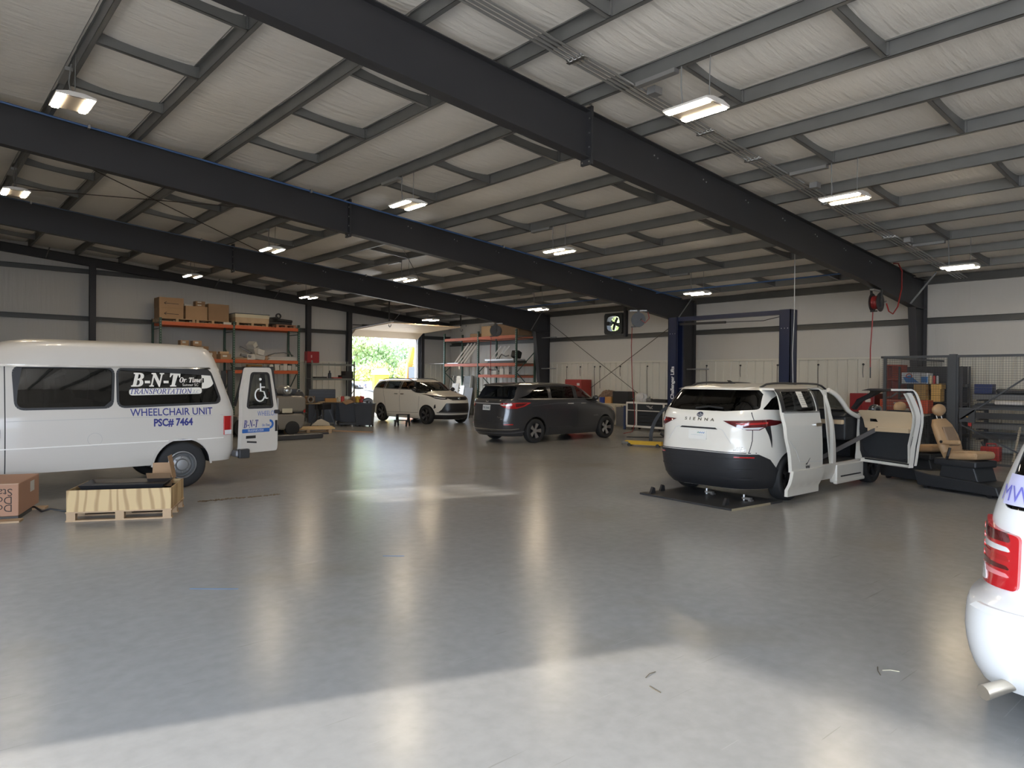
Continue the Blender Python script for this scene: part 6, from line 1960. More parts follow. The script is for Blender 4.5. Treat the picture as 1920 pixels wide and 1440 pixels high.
for a, b in (((-.35, .80), (-.15, .90)), ((-.28, .80), (-.08, .90)), ((-.35, .90), (-.22, .80))):
    MB().beam((-.262, a[0], a[1]), (-.262, b[0], b[1]), .004, .03).build('drawer_emblem', mat('silver_panel', None), t)
for y in (-.6, .6):
    for x in (-.18, .2): MB().lathe([(.001, -.02), (.06, -.02), (.06, .02), (.001, .02)], c=(x, y, .06), ax=1, n=14).build('caster', BLK, t)
t = thing('work_bench', 'low bench with pale top and blue legs between the grey minivan and the white cabinet', 'bench', (20.5, 17.6, 0))
MB().box(-.3, .3, -.68, .8, .87, .93).build('bench_top', mat('cream_bench_top', (.55, .50, .40), .6), t)
for y in (-.62, .74):
    MB().box(-.28, -.22, y - .04, y + .04, 0, .87).box(.22, .28, y - .04, y + .04, 0, .87).build('leg', mat('blue_bench_leg', (.03, .05, .13), .4), t)
MB().box(-.25, .25, -.6, -.2, .1, .8).build('pedestal', mat('steel_grey_box', (.12, .12, .125), .4), t)
tag(MB().box(-.2, .2, -.38, .38, 0, .46).build('black_case', BLK, loc=(20.55, 17.30, .93), bevel=.02), 'square black case standing on the bench left of the white cabinet', 'case')
tag(MB().box(-.12, .12, -.15, .15, 0, .24).build('orange_carton', mat('orange_carton', None), loc=(20.45, 17.88, .93)), 'small orange-brown carton on the bench beside the black case', 'box')
tag(MB().lathe([(.001, 0), (.13, 0), (.14, .22), (.001, .22)], n=16).build('blue_tub', mat('blue_tub', (.02, .04, .22), .4), loc=(20.4, 18.2, .93)), 'blue tub on the far end of the bench', 'tub')
o = MB().ball((0, 0, .22), (.28, .42, .26), 18, 10)
for i, v in enumerate(o.v):
    k = 1 + .14 * math.sin(i * 2.3) * math.cos(i * 1.7)
    o.v[i] = (v[0] * k, v[1] * k, max(0, .22 + (v[2] - .22) * k))
tag(o.build('rag_bag', mat('patterned_rags', (.20, .13, .09), .8, noise=(14, .9)), loc=(20.85, 18.3, .93)), 'brown patterned bag of rags heaped on the far end of the bench', 'bag')
o = MB().ball((0, 0, .16), (.16, .24, .18), 16, 10)
for i, v in enumerate(o.v):
    k = 1 + .12 * math.sin(i * 3.1)
    o.v[i] = (v[0] * k, v[1] * k, max(0, .16 + (v[2] - .16) * k))
tag(o.build('plastic_bag', mat('white_bag', (.62, .60, .58), .35), loc=(20.5, 16.42, 1.02)), 'crumpled white plastic bag on the white cabinet', 'bag')
tag(MB().cyl((0, 0, .07), (.0, .2, .07), .07, n=14).cyl((0, .1, .07), (0, .1, .2), .03).box(-.06, .06, -.02, .22, 0, .02).build('small_machine', mat('grey_part', None), loc=(20.55, 15.98, 1.02)), 'small grey machine beside the white bag on the cabinet', 'machine')
tag(MB().add([(-.12, -.25, 0), (.12, -.25, 0), (.12, .25, 0), (-.12, .25, 0), (-.16, -.32, .12), (.16, -.32, .12), (.16, .32, .12), (-.16, .32, .12)], [(3, 2, 1, 0), (0, 1, 5, 4), (1, 2, 6, 5), (2, 3, 7, 6), (3, 0, 4, 7)]).build('black_tub', BLK, loc=(20.5, 15.52, 1.02), fix=False), 'shallow black tub on the right end of the white cabinet', 'tub')
t = thing('bumper_cover', 'large black plastic bumper cover standing on end left of the white minivan', 'car part', (17.2, 12.9, 0), R(-55))
out, inn = [], []
for i in range(25):
    a = PI * (1.0 - .62 * i / 24)
    out.append((.12 + .56 * math.cos(a), .10 + 1.06 * math.sin(a) * (i / 24 * .35 + .65) if i else 0.0))
    inn.append((.14 + .48 * math.cos(a), .10 + .97 * math.sin(a) * (i / 24 * .35 + .65) if i else 0.0))
MB().prism(out + inn[::-1], 1, -.13, .13).build('cover', mat('deep_black', (.010, .010, .011), .5), t, smooth=40)
MB().tube([(-.1, -.1, .25), (.1, -.15, .08), (.4, -.1, .05)], .04, 8).build('loose_end', BLK, t)
for (y0, y1, z1, x0, lab) in ((19.85, 20.8, 1.82, 20.95, 'tall red steel cabinet behind the grey minivan'), (8.42, 9.12, 1.50, 20.95, 'dark red tool cabinet behind the windshield of the white minivan')):
    t = thing('red_cabinet', lab, 'cabinet', (x0 + .3, (y0 + y1) / 2, 0))
    hy = (y1 - y0) / 2
    MB().box(-.3, .3, -hy, hy, 0, z1).build('cabinet_body', mat('cabinet_red', (.33, .035, .025), .4) if z1 > 1.6 else mat('cabinet_dark_red', (.24, .015, .02), .35), t, bevel=.02)
    for s in (-1, 1):
        d = MB().box(-.312, -.30, min(s * .01, s * (hy - .02)), max(s * .01, s * (hy - .02)), .08, z1 - .06).build('door', mat('cabinet_red', None) if z1 > 1.6 else mat('cabinet_dark_red', None), t)
        MB().box(-.325, -.312, s * .05 - .012, s * .05 + .012, z1 * .5, z1 * .5 + .12).build('handle', CHROME, d)
    MB().box(-.314, -.312, -hy + .1, -hy + .25, z1 - .25, z1 - .15).build('door_badge', mat('pale_badge', (.6, .58, .55), .5), t)

# ---- hose reels under the beams
HOSE = mat('red_air_hose', (.28, .022, .02), .45)
def reel(label, x, y, rz, hose, inlet=None):
    zb = zr(x) - 0.72 - max(0, (x - 17.5)) * 0.035 - .014
    t = thing('hose_reel', label, 'hose reel', (x, y, zb), rz)
    MB().box(-.28, .28, -.05, .05, -.05, -.014).build('mounting_bracket', mat('galv_box', None), t)
    mb = MB()
    for s in (-1, 1): mb.lathe([(.05, s * .085), (.235, s * .085), (.235, s * .10), (.05, s * .10)], c=(0, 0, -.33), ax=1, n=28)
    mb.build('reel_disc', BLK, t, smooth=40)
    mb = MB()
    for k in range(4): mb.tube([(.15 * math.cos(a), -.06 + .04 * k, -.33 + .15 * math.sin(a)) for a in [2 * PI * i / 24 for i in range(24)]], .022, 6, closed=True)
    mb.build('coiled_hose', HOSE, t, smooth=60)
    MB().box(-.04, .04, .11, .14, -.45, -.02).box(-.04, .04, -.14, -.11, -.45, -.02).cyl((0, -.13, -.33), (0, .13, -.33), .04).build('reel_frame', BLK, t)
    MB().beam((-.05, 0, -.55), (-.24, 0, -.57), .10, .03).build('hose_guide', BLK, t)
    MB().cyl((.06, -.15, -.36), (.10, -.2, -.30), .015, n=8).build('swivel_fitting', CHROME, t)
    MB().tube([(-.20, 0, -.55)] + hose, .013, 6).build('air_hose', HOSE, t, smooth=60)
    if inlet: MB().tube(inlet, .016, 6).build('inlet_hose', HOSE, t, smooth=60)
    return t, zb
t, zb = reel('hose reel under the nearest beam with red hose looping up to the ceiling', 18.45, 7.4, 0, [(-.23, 0, -.9), (-.27, .02, -1.5), (-.26, .02, -1.95)],
             [(.10, -.2, -.36), (.2, -.22, -.55), (.45, -.22, -.60), (.75, -.22, -.40), (1.0, -.22, .1), (1.05, -.20, .55), (.85, -.18, .72), (.65, -.15, .70)])
MB().cyl((-.26, .02, -1.95), (-.255, .02, -2.22), .015, n=8).build('hose_tip', BLK, t)
t, zb = reel('hose reel under the second beam, its red hose reaching the floor', 18.47, 14.95, R(-50), [(-.22, 0, -1.2), (-.18, .02, -2.4), (-.10, .05, -3.3), (-.08, .05, -3.75), (-.16, .1, -4.05), (-.45, .22, -4.12)],
               [(.10, -.2, -.36), (.22, -.2, -.45), (.35, -.2, -.3), (.3, -.2, -.1)])
MB().lathe([(.013, -.02), (.03, -.02), (.03, .02), (.013, .02)], c=(-.14, .03, -2.95), ax=2, n=10).build('hose_stop', BLK, t)
reel('hose reel under the farthest beam in front of the right-hand rack', 18.6, 22.5, R(-50), [(-.22, 0, -1.2), (-.21, .02, -2.2)])
tag(MB().tube([(17.45, 14.55, .012), (17.7, 14.2, .015), (18.6, 13.6, .012), (19.6, 13.5, .012), (20.3, 14.2, .012)], .016, 6).build('black_cable', BLK), 'black cable lying on the floor in front of the white cabinet', 'cable')

# ---- exhaust fan in the right wall
t = thing('exhaust_fan', 'dark square exhaust fan high in the right wall with daylight showing through', 'fan', (XW, (FAN[0] + FAN[1]) / 2, (FAN[2] + FAN[3]) / 2))
FM = mat('fan_housing', (.05, .055, .055), .45, .3)
hw, hz = .47, .42
mb = MB()
ring = [(.33 * math.copysign(abs(math.cos(a)) ** .62, math.cos(a)), .30 * math.copysign(abs(math.sin(a)) ** .62, math.sin(a))) for a in [2 * PI * i / 40 for i in range(40)]]
sq = []
for a in [2 * PI * i / 40 for i in range(40)]:
    c_, s_ = math.cos(a), math.sin(a)
    k = min(hw / max(abs(c_), 1e-6), hz / max(abs(s_), 1e-6))
    sq.append((c_ * k, s_ * k))
for x in (-.14, .12):
    k0 = len(mb.v)
    mb.v += [(x, p[0], p[1]) for p in sq] + [(x, p[0], p[1]) for p in ring]
    mb.f += [[k0 + i, k0 + (i + 1) % 40, k0 + 40 + (i + 1) % 40, k0 + 40 + i] for i in range(40)]
mb.f += [[i, (i + 1) % 40, 80 + (i + 1) % 40, 80 + i] for i in range(40)] + [[40 + i, 40 + (i + 1) % 40, 120 + (i + 1) % 40, 120 + i] for i in range(40)]
mb.build('housing', FM, t)
mb = MB()
for k in range(9): mb.box(-.15, -.145, -.33, .33, -.28 + .07 * k, -.275 + .07 * k)
for k in range(6): mb.box(-.15, -.145, -.30 + .12 * k, -.295 + .12 * k, -.30, .30)
mb.build('wire_guard', FM, t)
mb = MB()
for k in range(4):
    a = PI / 2 * k + .4
    mb.beam((-.02, .05 * math.cos(a), .05 * math.sin(a)), (.0, .27 * math.cos(a), .27 * math.sin(a)), .10, .012, (1, .5, 0))
mb.build('blade', FM, t)
MB().cyl((-.12, .12, 0), (-.30, .12, 0), .085, n=16).beam((-.13, -.35, 0), (-.13, .35, 0), .04, .04).cyl((-.05, 0, 0), (0, 0, 0), .06, n=14).build('motor', FM, t)
MB().box(-.16, .02, -.66, -.56, -.55, .62).build('side_post', STEEL, t)

# ---- cord hooks along the top of the white liner
for k, y in enumerate((9.03, 10.39, 11.74, 13.09, 14.42, 17.05, 18.4, 19.47, 19.77, 20.58, 21.37)):
    t = thing('cord_hook', 'dark cord hook at the top of the white liner, %s from the right' % ORD[k], 'hook', (XW - .09, y, 2.30), 0, 'cord hooks on the right wall')
    MB().lathe([(.001, -.02), (.03, -.015), (.03, .015), (.001, .02)], c=(-.02, 0, .05), ax=0, n=14).build('hook_plate', BLK, t)
    MB().tube([(-.03, 0, .03), (-.05, .0, -.12), (-.03, .01, -.2), (-.02, .0, -.34 - .5 * (k % 3))], .009, 5).build('hanging_cord', BLK, t)
for y, z, lab in ((22.5, 3.62, 'upper pale stub bar on the column beside the right-hand rack'), (22.5, 2.28, 'lower pale stub bar on the column beside the right-hand rack'), (14.95, 2.22, 'pale stub bar on the column behind the blue lift')):
    tag(MB().cyl((0, -.9, 0), (0, .15, 0), .025, n=8).build('stub_bar', mat('galv_box', None), loc=(21.2, y, z)), lab, 'bar')

# ---- wire cage on the right with its contents
CG = mat('cage_grey_paint', (.055, .058, .062), .45)
def mesh_panel(label, y0, y1, z0=.08, z1=2.44, extra=()):
    t = thing('wire_fence', label, 'wire panel', (17.5, (y0 + y1) / 2, 0))
    h_ = (y1 - y0) / 2
    for s in (-1, 1): MB().box(-.025, .025, s * h_ - .03, s * h_ + .03, 0, z1).build('upright', CG, t)
    for zz in (z0, z1 - .05): MB().box(-.02, .02, -h_, h_, zz, zz + .05).build('rail', CG, t)
    mb = MB()
    n = int((y1 - y0) / .05)
    for i in range(1, n): 
        y = -h_ + (y1 - y0) * i / n
        mb.add([(-.0022, y - .0022, z0), (.0022, y, z0), (-.0022, y + .0022, z0), (-.0022, y - .0022, z1), (.0022, y, z1), (-.0022, y + .0022, z1)], [(0, 1, 4, 3), (1, 2, 5, 4), (2, 0, 3, 5)])
    m = int((z1 - z0) / .05)
    for i in range(1, m):
        z = z0 + (z1 - z0) * i / m
        mb.add([(.003, -h_, z - .0022), (.007, -h_, z), (.003, -h_, z + .0022), (.003, h_, z - .0022), (.007, h_, z), (.003, h_, z + .0022)], [(0, 1, 4, 3), (1, 2, 5, 4), (2, 0, 3, 5)])
    mb.build('wire_mesh', CG, t, fix=False)
    for a, b, w in extra:
        MB().beam((-.03, a[0] - (y0 + y1) / 2, a[1]), (-.03, b[0] - (y0 + y1) / 2, b[1]), w, .03).build('cross_bar', CG, t)
    return t
mesh_panel('left wire panel of the cage, in front of the orange tool chest', 5.46, 6.80)
g = mesh_panel('wire gate of the cage with a slanting brace at the right edge', 3.55, 5.30, extra=(((5.2, 1.05), (3.6, 2.30), .04), ((5.25, 1.28), (3.6, 1.28), .05), ((5.2, .92), (3.6, .10), .03)))
MB().box(-.05, .02, .52, .82, .98, 1.26).build('lock_box', CG, g)
MB().cyl((-.06, .66, 1.1), (-.05, .66, 1.1), .02, n=10).build('lock_knob', mat('brass', (.6, .4, .15), .3, .9), g)
MB().box(-.055, -.03, .58, .64, .90, .97).build('padlock', REDP, g)
mesh_panel('wire panel of the cage running out of the picture at right', 1.7, 3.45)
tag(MB().box(-.05, .05, -.07, .07, 0, 2.46).build('cage_post', CG, loc=(17.5, 5.38, 0)), 'thick dark post between the wire panel and the gate of the cage', 'post')
t = thing('wire_fence', 'wire side panel of the cage running back to the right wall', 'wire panel', (17.5, 6.88, 0))
for zz in (.08, 2.39): MB().box(0, 4.1, -.02, .02, zz, zz + .05).build('rail', CG, t)
mb = MB()
for i in range(1, 80): mb.box(.05 * i - .002, .05 * i + .002, -.002, .002, .1, 2.4)
for i in range(1, 46): mb.box(0, 4.05, .003, .006, .1 + .05 * i, .104 + .05 * i)
mb.build('wire_mesh', CG, t, fix=False)
# contents
ORT = mat('orange_tool_steel', (.48, .075, .03), .4)
t = thing('orange_cabinet', 'tall open orange steel cabinet behind the cage corner', 'cabinet', (20.6, 7.75, 0))
MB().box(-.2, .3, .18, .21, 0, 2.3).box(-.2, .3, -.21, -.18, 0, 2.3).box(.28, .3, -.2, .2, 0, 2.3).box(-.2, .3, -.2, .2, 2.27, 2.3).build('cabinet_body', ORT, t)
for z in (1.4, 1.9): MB().box(-.18, .28, -.18, .18, z, z + .02).build('shelf_board', ORT, t)
t = thing('tool_chest', 'orange multi-drawer tool chest inside the cage with white labels', 'tool chest', (20.4, 7.62, 0))
MB().box(-.2, .25, -.45, .36, .78, 1.37).build('top_chest', ORT, t, bevel=.01)
for k in range(4):
    d = MB().box(-.213, -.2, -.43, .34, .80 + .14 * k, .92 + .14 * k).build('drawer', ORT, t)
    MB().box(-.225, -.213, -.4, .3, .905 + .14 * k, .915 + .14 * k).build('drawer_pull', mat('pale_pull', (.45, .40, .38), .4), d)
    MB().box(-.217, -.213, -.2, .0, .83 + .14 * k, .87 + .14 * k).build('drawer_label', [mat('yellow_label', (.62, .42, .06), .6), TAPE][k == 3], d)
MB().box(-.25, .3, -.48, .40, 0, .77).build('base_cabinet', mat('dark_grey_cabinet', (.05, .055, .055), .45), t)
for x, y, lab in ((20.35, 7.75, 'loose white tool on top of the orange chest'), (20.4, 7.35, 'curved chrome tool arm on top of the orange chest')):
    tag(MB().tube([(0, .2, .02), (0, 0, .05), (-.02, -.15, .16), (-.02, -.28, .14)], .025, 6).build('hand_tool', mat('bare_aluminium', None), loc=(x, y, 1.375)), lab, 'tool')
t = thing('drawer_unit', 'grey drawer unit with yellow labels behind the open front door', 'drawers', (19.6, 6.90, 0))
MB().box(-.25, .25, -.28, .32, 0, .98).build('cabinet_body', mat('dark_grey_cabinet', None), t)
MB().box(-.27, .27, -.30, .34, .98, 1.04).build('white_top', mat('pale_bench_top', (.6, .55, .45), .6), t)
for k in range(6):
    d = MB().box(-.262, -.25, -.26, .30, .06 + .15 * k, .19 + .15 * k).build('drawer', mat('grey_drawer', (.13, .14, .13), .45), t)
    if k in (0, 1, 3, 4): MB().box(-.266, -.262, -.22, .02, .08 + .15 * k, .16 + .15 * k).build('drawer_label', mat('yellow_label', None), d)
tag(MB().box(-.2, .2, -.2, .22, 0, .34).build('orange_case', ORT, loc=(19.6, 6.72, 1.04), bevel=.02), 'orange plastic case on the grey drawer unit behind the tan seat', 'case')
carton('red and white small carton on the grey drawer unit', (19.55, 7.08, 1.04), (.3, .24, .12), 0, mat('white_carton', None), tape=False)
t = steel_shelf('steel_shelf', 'dark steel shelf of supplies inside the cage behind the tan seat', 20.3, 20.9, 6.05, 7.52, 2.25, (.5, 1.05, 1.32, 1.80), mat('dark_shelf_steel', (.045, .045, .05), .5))
MB().box(.27, .28, -.7, .7, .1, 2.25).build('back_panel', mat('dark_shelf_back', (.03, .03, .034), .6), t)
BWB = mat('white_blue_carton', (.62, .66, .70), .6)
t = thing('printed_carton', 'white carton with blue and red print on the top cage shelf', 'box', (20.5, 7.25, 1.80))
MB().box(-.15, .2, -.22, .24, 0, .29).build('carton', BWB, t)
MB().prism([(-.2, .02), (.12, .02), (.2, .16), (.02, .22), (-.1, .10)], 0, -.153, -.15).build('blue_print', mat('print_blue', (.03, .17, .48), .6), t)
MB().tube([(-.153, .05 + .07 * math.cos(a), .2 + .05 * math.sin(a)) for a in [2 * PI * i / 16 for i in range(16)]], .012, 5, closed=True).build('red_print', REDP, t)
t = thing('printed_carton', 'blue and white upright carton right of the white one on the cage shelf', 'box', (20.5, 6.93, 1.80))
MB().box(-.15, .2, -.09, .09, 0, .28).build('carton', BWB, t)
MB().box(-.153, -.15, -.08, .08, .02, .18).build('blue_print', mat('print_blue', None), t)
for k in range(3):
    tag(MB().lathe([(.001, 0), (.03, 0), (.03, .18), (.012, .21), (.001, .21)], n=10).build('spray_can', [mat('can_cream', (.6, .5, .3), .4), REDP, mat('can_grey', (.4, .4, .4), .4)][k], loc=(20.3, 6.76 - .08 * k, 1.80)), ['cream', 'red', 'grey'][k] + ' spray can on the top cage shelf', 'can')
YC = mat('yellow_carton', (.62, .38, .12), .75, noise=(4, .1))
for k, (y, z, w, h_, lab) in enumerate(((7.02, 0, .30, .16, 'bottom of left column'), (7.02, .165, .28, .13, 'second of left column'), (7.02, .30, .30, .14, 'top of left column'), (6.64, 0, .22, .16, 'bottom of right column'), (6.64, .165, .22, .16, 'middle of right column'), (6.63, .33, .26, .14, 'top of right column'))):
    carton('yellow parts carton in the cage, %s' % lab, (20.45, y, 1.335 + z), (.3, w, h_), 0, YC, tape=False)
for k, (y, w, h_, m_) in enumerate(((7.1, .5, .16, NAVY), (6.6, .4, .18, BLK), (6.25, .2, .2, mat('grey_part', None)))):
    tag(MB().box(-.2, .2, -w / 2, w / 2, 0, h_).build('storage_bin', m_, loc=(20.5, y, 1.052), bevel=.015), ['dark navy', 'black', 'grey'][k] + ' storage bin under the yellow cartons in the cage', 'bin')
# stock rack behind the gate
DS = mat('dark_stock', (.06, .062, .066), .5, .3)
LS = mat('pale_stock', (.17, .17, .17), .45, .4)
t = thing('stock_rack', 'dark rack of long bars behind the cage gate', 'rack', (20.6, 4.1, 0))
for y in (-1.5, 0.0, 1.55):
    MB().box(.2, .28, y - .04, y + .04, 0, 1.7).build('upright', DS, t)
    for k in range(5): MB().box(-.45, .25, y - .03, y + .03, .42 + .24 * k, .46 + .24 * k).build('arm', DS, t)
for k in range(5):
    for j in range(3):
        o = MB().box(-.07, .07, -1.75, 1.68, 0, .09 + .03 * ((k + j) % 3)).build('stock_bar', [DS, LS, DS][(k + 2 * j) % 3], loc=(20.28 + .17 * j, 4.1, .462 + .24 * k))
        tag(o, 'long bar on the cage rack, %s tier from below, %s from the front' % (ORD[k], ORD[j]), 'bar')
for k in range(3):
    tag(MB().box(-.15, .15, -.19, .19, 0, .075).build('blue_tray', mat('blue_tray', (.015, .03, .12), .4), loc=(20.35, 5.55, 1.57 + .078 * k)), 'blue tray in the stack on the cage rack, %s from the bottom' % ORD[k], 'tray')
tag(MB().box(-.1, .1, -.35, .35, 0, .12).build('black_duct', BLK, loc=(20.35, 4.95, 1.57), bevel=.04), 'rounded black duct lying on top of the cage rack', 'duct')
tag(MB().box(-.05, .1, -.3, .3, 0, .1).build('white_bundle', mat('white_bag', None), loc=(20.2, 5.0, 1.30), bevel=.03), 'pale bundle on the upper tier of the cage rack', 'bundle')
t = thing('fuel_can', 'red fuel can on the floor behind the cage gate', 'can', (19.4, 5.15, 0))
MB().box(-.12, .12, -.2, .2, 0, .34).build('can_body', REDP, t, bevel=.04, seg=3)
MB().tube([(0, -.1, .33), (0, -.1, .40), (0, .1, .40), (0, .1, .33)], .018, 6).build('handle', REDP, t)
MB().cyl((0, .14, .33), (0, .2, .44), .025, n=8).build('spout', BLK, t)
MB().box(-.123, -.12, -.08, .08, .1, .22).build('can_label', mat('can_grey', None), t)
for k, (y, l, lab) in enumerate(((4.75, .8, 'short pale stick leaning on the cage rack'), (4.3, .9, 'second pale stick leaning on the cage rack, to the right'))):
    tag(MB().beam((0, 0, 0), (.35, -.05, l), .04, .03).build('pale_stick', mat('pale_card', None), loc=(19.55, y, 0)), lab, 'stick')
carton('flat brown carton on the floor inside the cage behind the tan seat', (19.6, 5.75, 0), (.6, .9, .18), 0, CARD)

# ---- the removed front seats on their power bases
BASE = mat('base_black_paint', (.022, .024, .028), .42)
def power_seat(label, x, y, s):
    t = thing('car_seat', label, 'car seat', (x, y, 0), R(-108))
    MB().prism([(-.55, .05), (.85, .05), (.80, .20), (.35, .24), (-.35, .26), (-.62, .30)], 1, -.30, .30).build('floor_base', BASE, t, bevel=.02)
    MB().prism([(-.20, .22), (.48, .22), (.40, .46), (-.16, .46)], 1, -.24, .24).build('pedestal', BASE, t, bevel=.02)
    MB().box(-.28, .46, -.27, .27, .44, .56).build('seat_shield', BASE, t, bevel=.03)
    mb = MB().obox((.15, 0, .62), (.60, .50, .13), (0, R(-5), 0))
    mb.build('cushion', BEIGE, t, bevel=.055, seg=3)
    MB().obox((.15, 0, .665), (.50, .26, .06), (0, R(-5), 0)).build('cushion_panel', mat('tan_leather_pale', (.48, .33, .19), .55), t, bevel=.028, seg=3)
    mb = MB()
    k0 = 0
    prof = [(-.12, .56, .20, .06), (-.16, .72, .25, .075), (-.24, .92, .26, .075), (-.33, 1.10, .23, .065), (-.38, 1.20, .15, .05)]
    for i, (px, pz, hw_, th) in enumerate(prof):
        for j in range(16):
            a = 2 * PI * j / 16
            mb.v.append((px + th * math.copysign(abs(math.cos(a)) ** .7, math.cos(a)), hw_ * math.copysign(abs(math.sin(a)) ** .6, math.sin(a)), pz + .3 * th * math.cos(a)))
    for i in range(len(prof) - 1):
        for j in range(16): mb.f.append([i * 16 + j, i * 16 + (j + 1) % 16, (i + 1) * 16 + (j + 1) % 16, (i + 1) * 16 + j])
    mb.f.append(list(range(16))); mb.f.append([(len(prof) - 1) * 16 + j for j in range(16)])
    mb.build('backrest', BEIGE, t, smooth=60)
    MB().obox((-.165, 0, .92), (.05, .26, .34), (0, R(-24), 0)).build('back_panel', mat('taupe_panel', (.25, .17, .11), .6), t, bevel=.02)
    MB().cyl((-.36, .06, 1.18), (-.40, .06, 1.30), .009, n=6).cyl((-.36, -.06, 1.18), (-.40, -.06, 1.30), .009, n=6).build('headrest_stem', CHROME, t)
    MB().ball((-.385, 0, 1.36), (.075, .15, .105), 18, 12).build('headrest', BEIGE, t, smooth=60)
    MB().obox((.04, -.30, .84), (.36, .055, .07), (0, R(-4), 0)).build('armrest', BEIGE, t, bevel=.025, seg=3)
    MB().cyl((-.10, -.335, .84), (-.10, -.325, .84), .025, n=12).build('armrest_cap', BLK, t)
    MB().tube([(-.05, -.26, .55), (0, -.30, .62), (.03, -.29, .75)], .022, 6).build('seat_belt_buckle', BLK, t)
    mb = MB()
    for xx in (-.45, .65):
        for sy in (-1, 1): mb = MB().cyl((xx, sy * .2 - .03, .045), (xx, sy * .2 + .03, .045), .045, n=12); mb.build('caster', BLK, t)
    return t
power_seat('tan leather car seat on a black powered base, in front of the cage gate', 13.55, 4.05, 1)
power_seat('tan leather car seat half hidden behind the open front door', 14.35, 4.98, 1)
t = thing('seat_platform', 'long low black seat platform on the floor reaching toward the right-hand minivan', 'platform', (13.9, 3.15, 0), R(-90))
MB().prism([(-.30, 0), (.55, 0), (.48, .16), (-.30, .22)], 1, -.30, .28).build('platform', BASE, t, bevel=.01)
MB().box(-.9, -.3, -.28, .2, 0, .06).build('side_plate', BASE, t)

# ---- black panel and latches on the floor behind the white minivan
t = thing('conversion_floor', 'black conversion floor panel lying under the tail of the white minivan', 'panel', (9.55, 6.3, 0), R(-4))
MB().box(-.62, .62, -.88, .88, 0, .028).build('panel', mat('black_panel', (.03, .03, .032), .5, noise=(3, .3)), t, bevel=.006)
MB().box(-.625, .3, -.885, -.87, .0, .032).build('bright_edge', mat('panel_edge', (.35, .30, .2), .4), t)
for x, y in ((-.50, .72), (-.18, .80), (-.42, -.62)):
    MB().prism([(-.05, .028), (.06, .028), (.05, .11), (.0, .13)], 1, y - .02, y + .02).build('latch', BLK, t).location = (x, 0, 0)
for k, (x, y, lab) in enumerate(((9.75, 6.42, 'small bright metal bracket standing on the black floor panel'), (9.68, 5.72, 'small bright metal bracket at the right edge of the black floor panel'))):
    tag(MB().box(-.03, .03, -.07, .07, .02, .05).cyl((0, .05, 0), (0, .05, .09), .018, n=8).box(-.04, .04, -.09, -.04, 0, .02).build('metal_bracket', mat('bare_aluminium', None), loc=(x, y, .0285)), lab, 'bracket')
# ---- strips and twigs on the floor
for (x, y, l, a, lab) in ((2.06, 6.30, .42, -25, 'long blue tape strip on the floor at left'), (3.86, 6.30, .22, -25, 'short blue tape strip on the floor left of centre')):
    tag(MB().box(-l / 2, l / 2, -.008, .008, 0, .0012).build('tape_strip', mat('blue_tape', (.10, .22, .42), .7), loc=(x, y, .0004), rot=(0, 0, R(a - 15))), lab, 'tape')
for k, (x, y, a, l) in enumerate(((4.72, 1.85, 30, .14), (4.78, 1.80, -50, .10), (3.55, 2.75, 10, .12), (3.40, 2.60, 80, .10))):
    o = MB().tube([(-l / 2, 0, .003), (0, .006, .006), (l / 2, -.004, .003)], .0025, 5).build('twig', mat('dry_twig', (.10, .08, .05), .9) if k != 1 else mat('pale_twig', (.6, .55, .4), .9), loc=(x, y, 0), rot=(0, 0, R(a)))
    tag(o, ['dark twig on the floor beside the right-hand minivan', 'pale straw on the floor beside the right-hand minivan', 'dark twig lying in the sunlit patch', 'second dark twig in the sunlit patch, nearer the camera'][k], 'twig')
# ================================================================ outside the far door
def tree(label, x, y, h_, cr, m, seed, trunk=True, cat='tree'):
    rn = random.Random(seed)
    t = thing('tree', label, cat, (x, y, -.02), 0, 'trees beyond the yard')
    if trunk:
        mb = MB().tube([(0, 0, 0), (.1, .05, h_ * .3), (-.05, .1, h_ * .6)], [h_ * .03, h_ * .022, h_ * .01], 8)
        for k in range(5):
            a = k * 1.3
            mb.tube([(.05, .05, h_ * (.25 + .07 * k)), (cr * .5 * math.cos(a), cr * .5 * math.sin(a), h_ * (.5 + .07 * k))], [h_ * .012, h_ * .004], 6)
        mb.build('trunk', mat('bark', (.12, .09, .07), .9), t)
    mb = MB()
    blobs = [(rn.uniform(-.55, .55) * cr, rn.uniform(-.55, .55) * cr, h_ * rn.uniform(.35, .9), cr * rn.uniform(.35, .6)) for _ in range(13)]
    for bx_, by_, bz, br in blobs:
        for _ in range(330):
            u = Vector((rn.gauss(0, 1), rn.gauss(0, 1), rn.gauss(0, 1))).normalized() * br * rn.uniform(.6, 1.05)
            p = Vector((bx_, by_, bz)) + Vector((u.x, u.y, u.z * .8))
            if p.z < h_ * .12: continue
            s = rn.uniform(.10, .24) * (cr / 4) ** .5
            a = Vector((rn.gauss(0, 1), rn.gauss(0, 1), rn.gauss(0, 1))).normalized()
            b_ = a.orthogonal().normalized()
            c_ = a.cross(b_)
            mb.add([p - b_ * s, p + c_ * s * .6, p + b_ * s, p - c_ * s * .6], [(0, 1, 2, 3)])
    mb.build('foliage', m, t, fix=False)
    return t
def leaf(name, c):
    m = mat(name, c, .55)
    b = m.node_tree.nodes['Principled BSDF']
    b.inputs['Transmission Weight'].default_value = 0
    b.inputs['Subsurface Weight'].default_value = 0
    return m
L1, L2, L3 = leaf('yellow_green_leaf', (.48, .55, .27)), leaf('mid_green_leaf', (.38, .50, .25)), leaf('blue_green_leaf', (.36, .48, .33))
tree('tall yellow-green tree filling the left of the far doorway', 33.4, 63.6, 10.5, 3.9, L1, 1)
tree('darker green tree right behind the tall one in the far doorway', 37.0, 64.5, 5.6, 3.4, L2, 2)
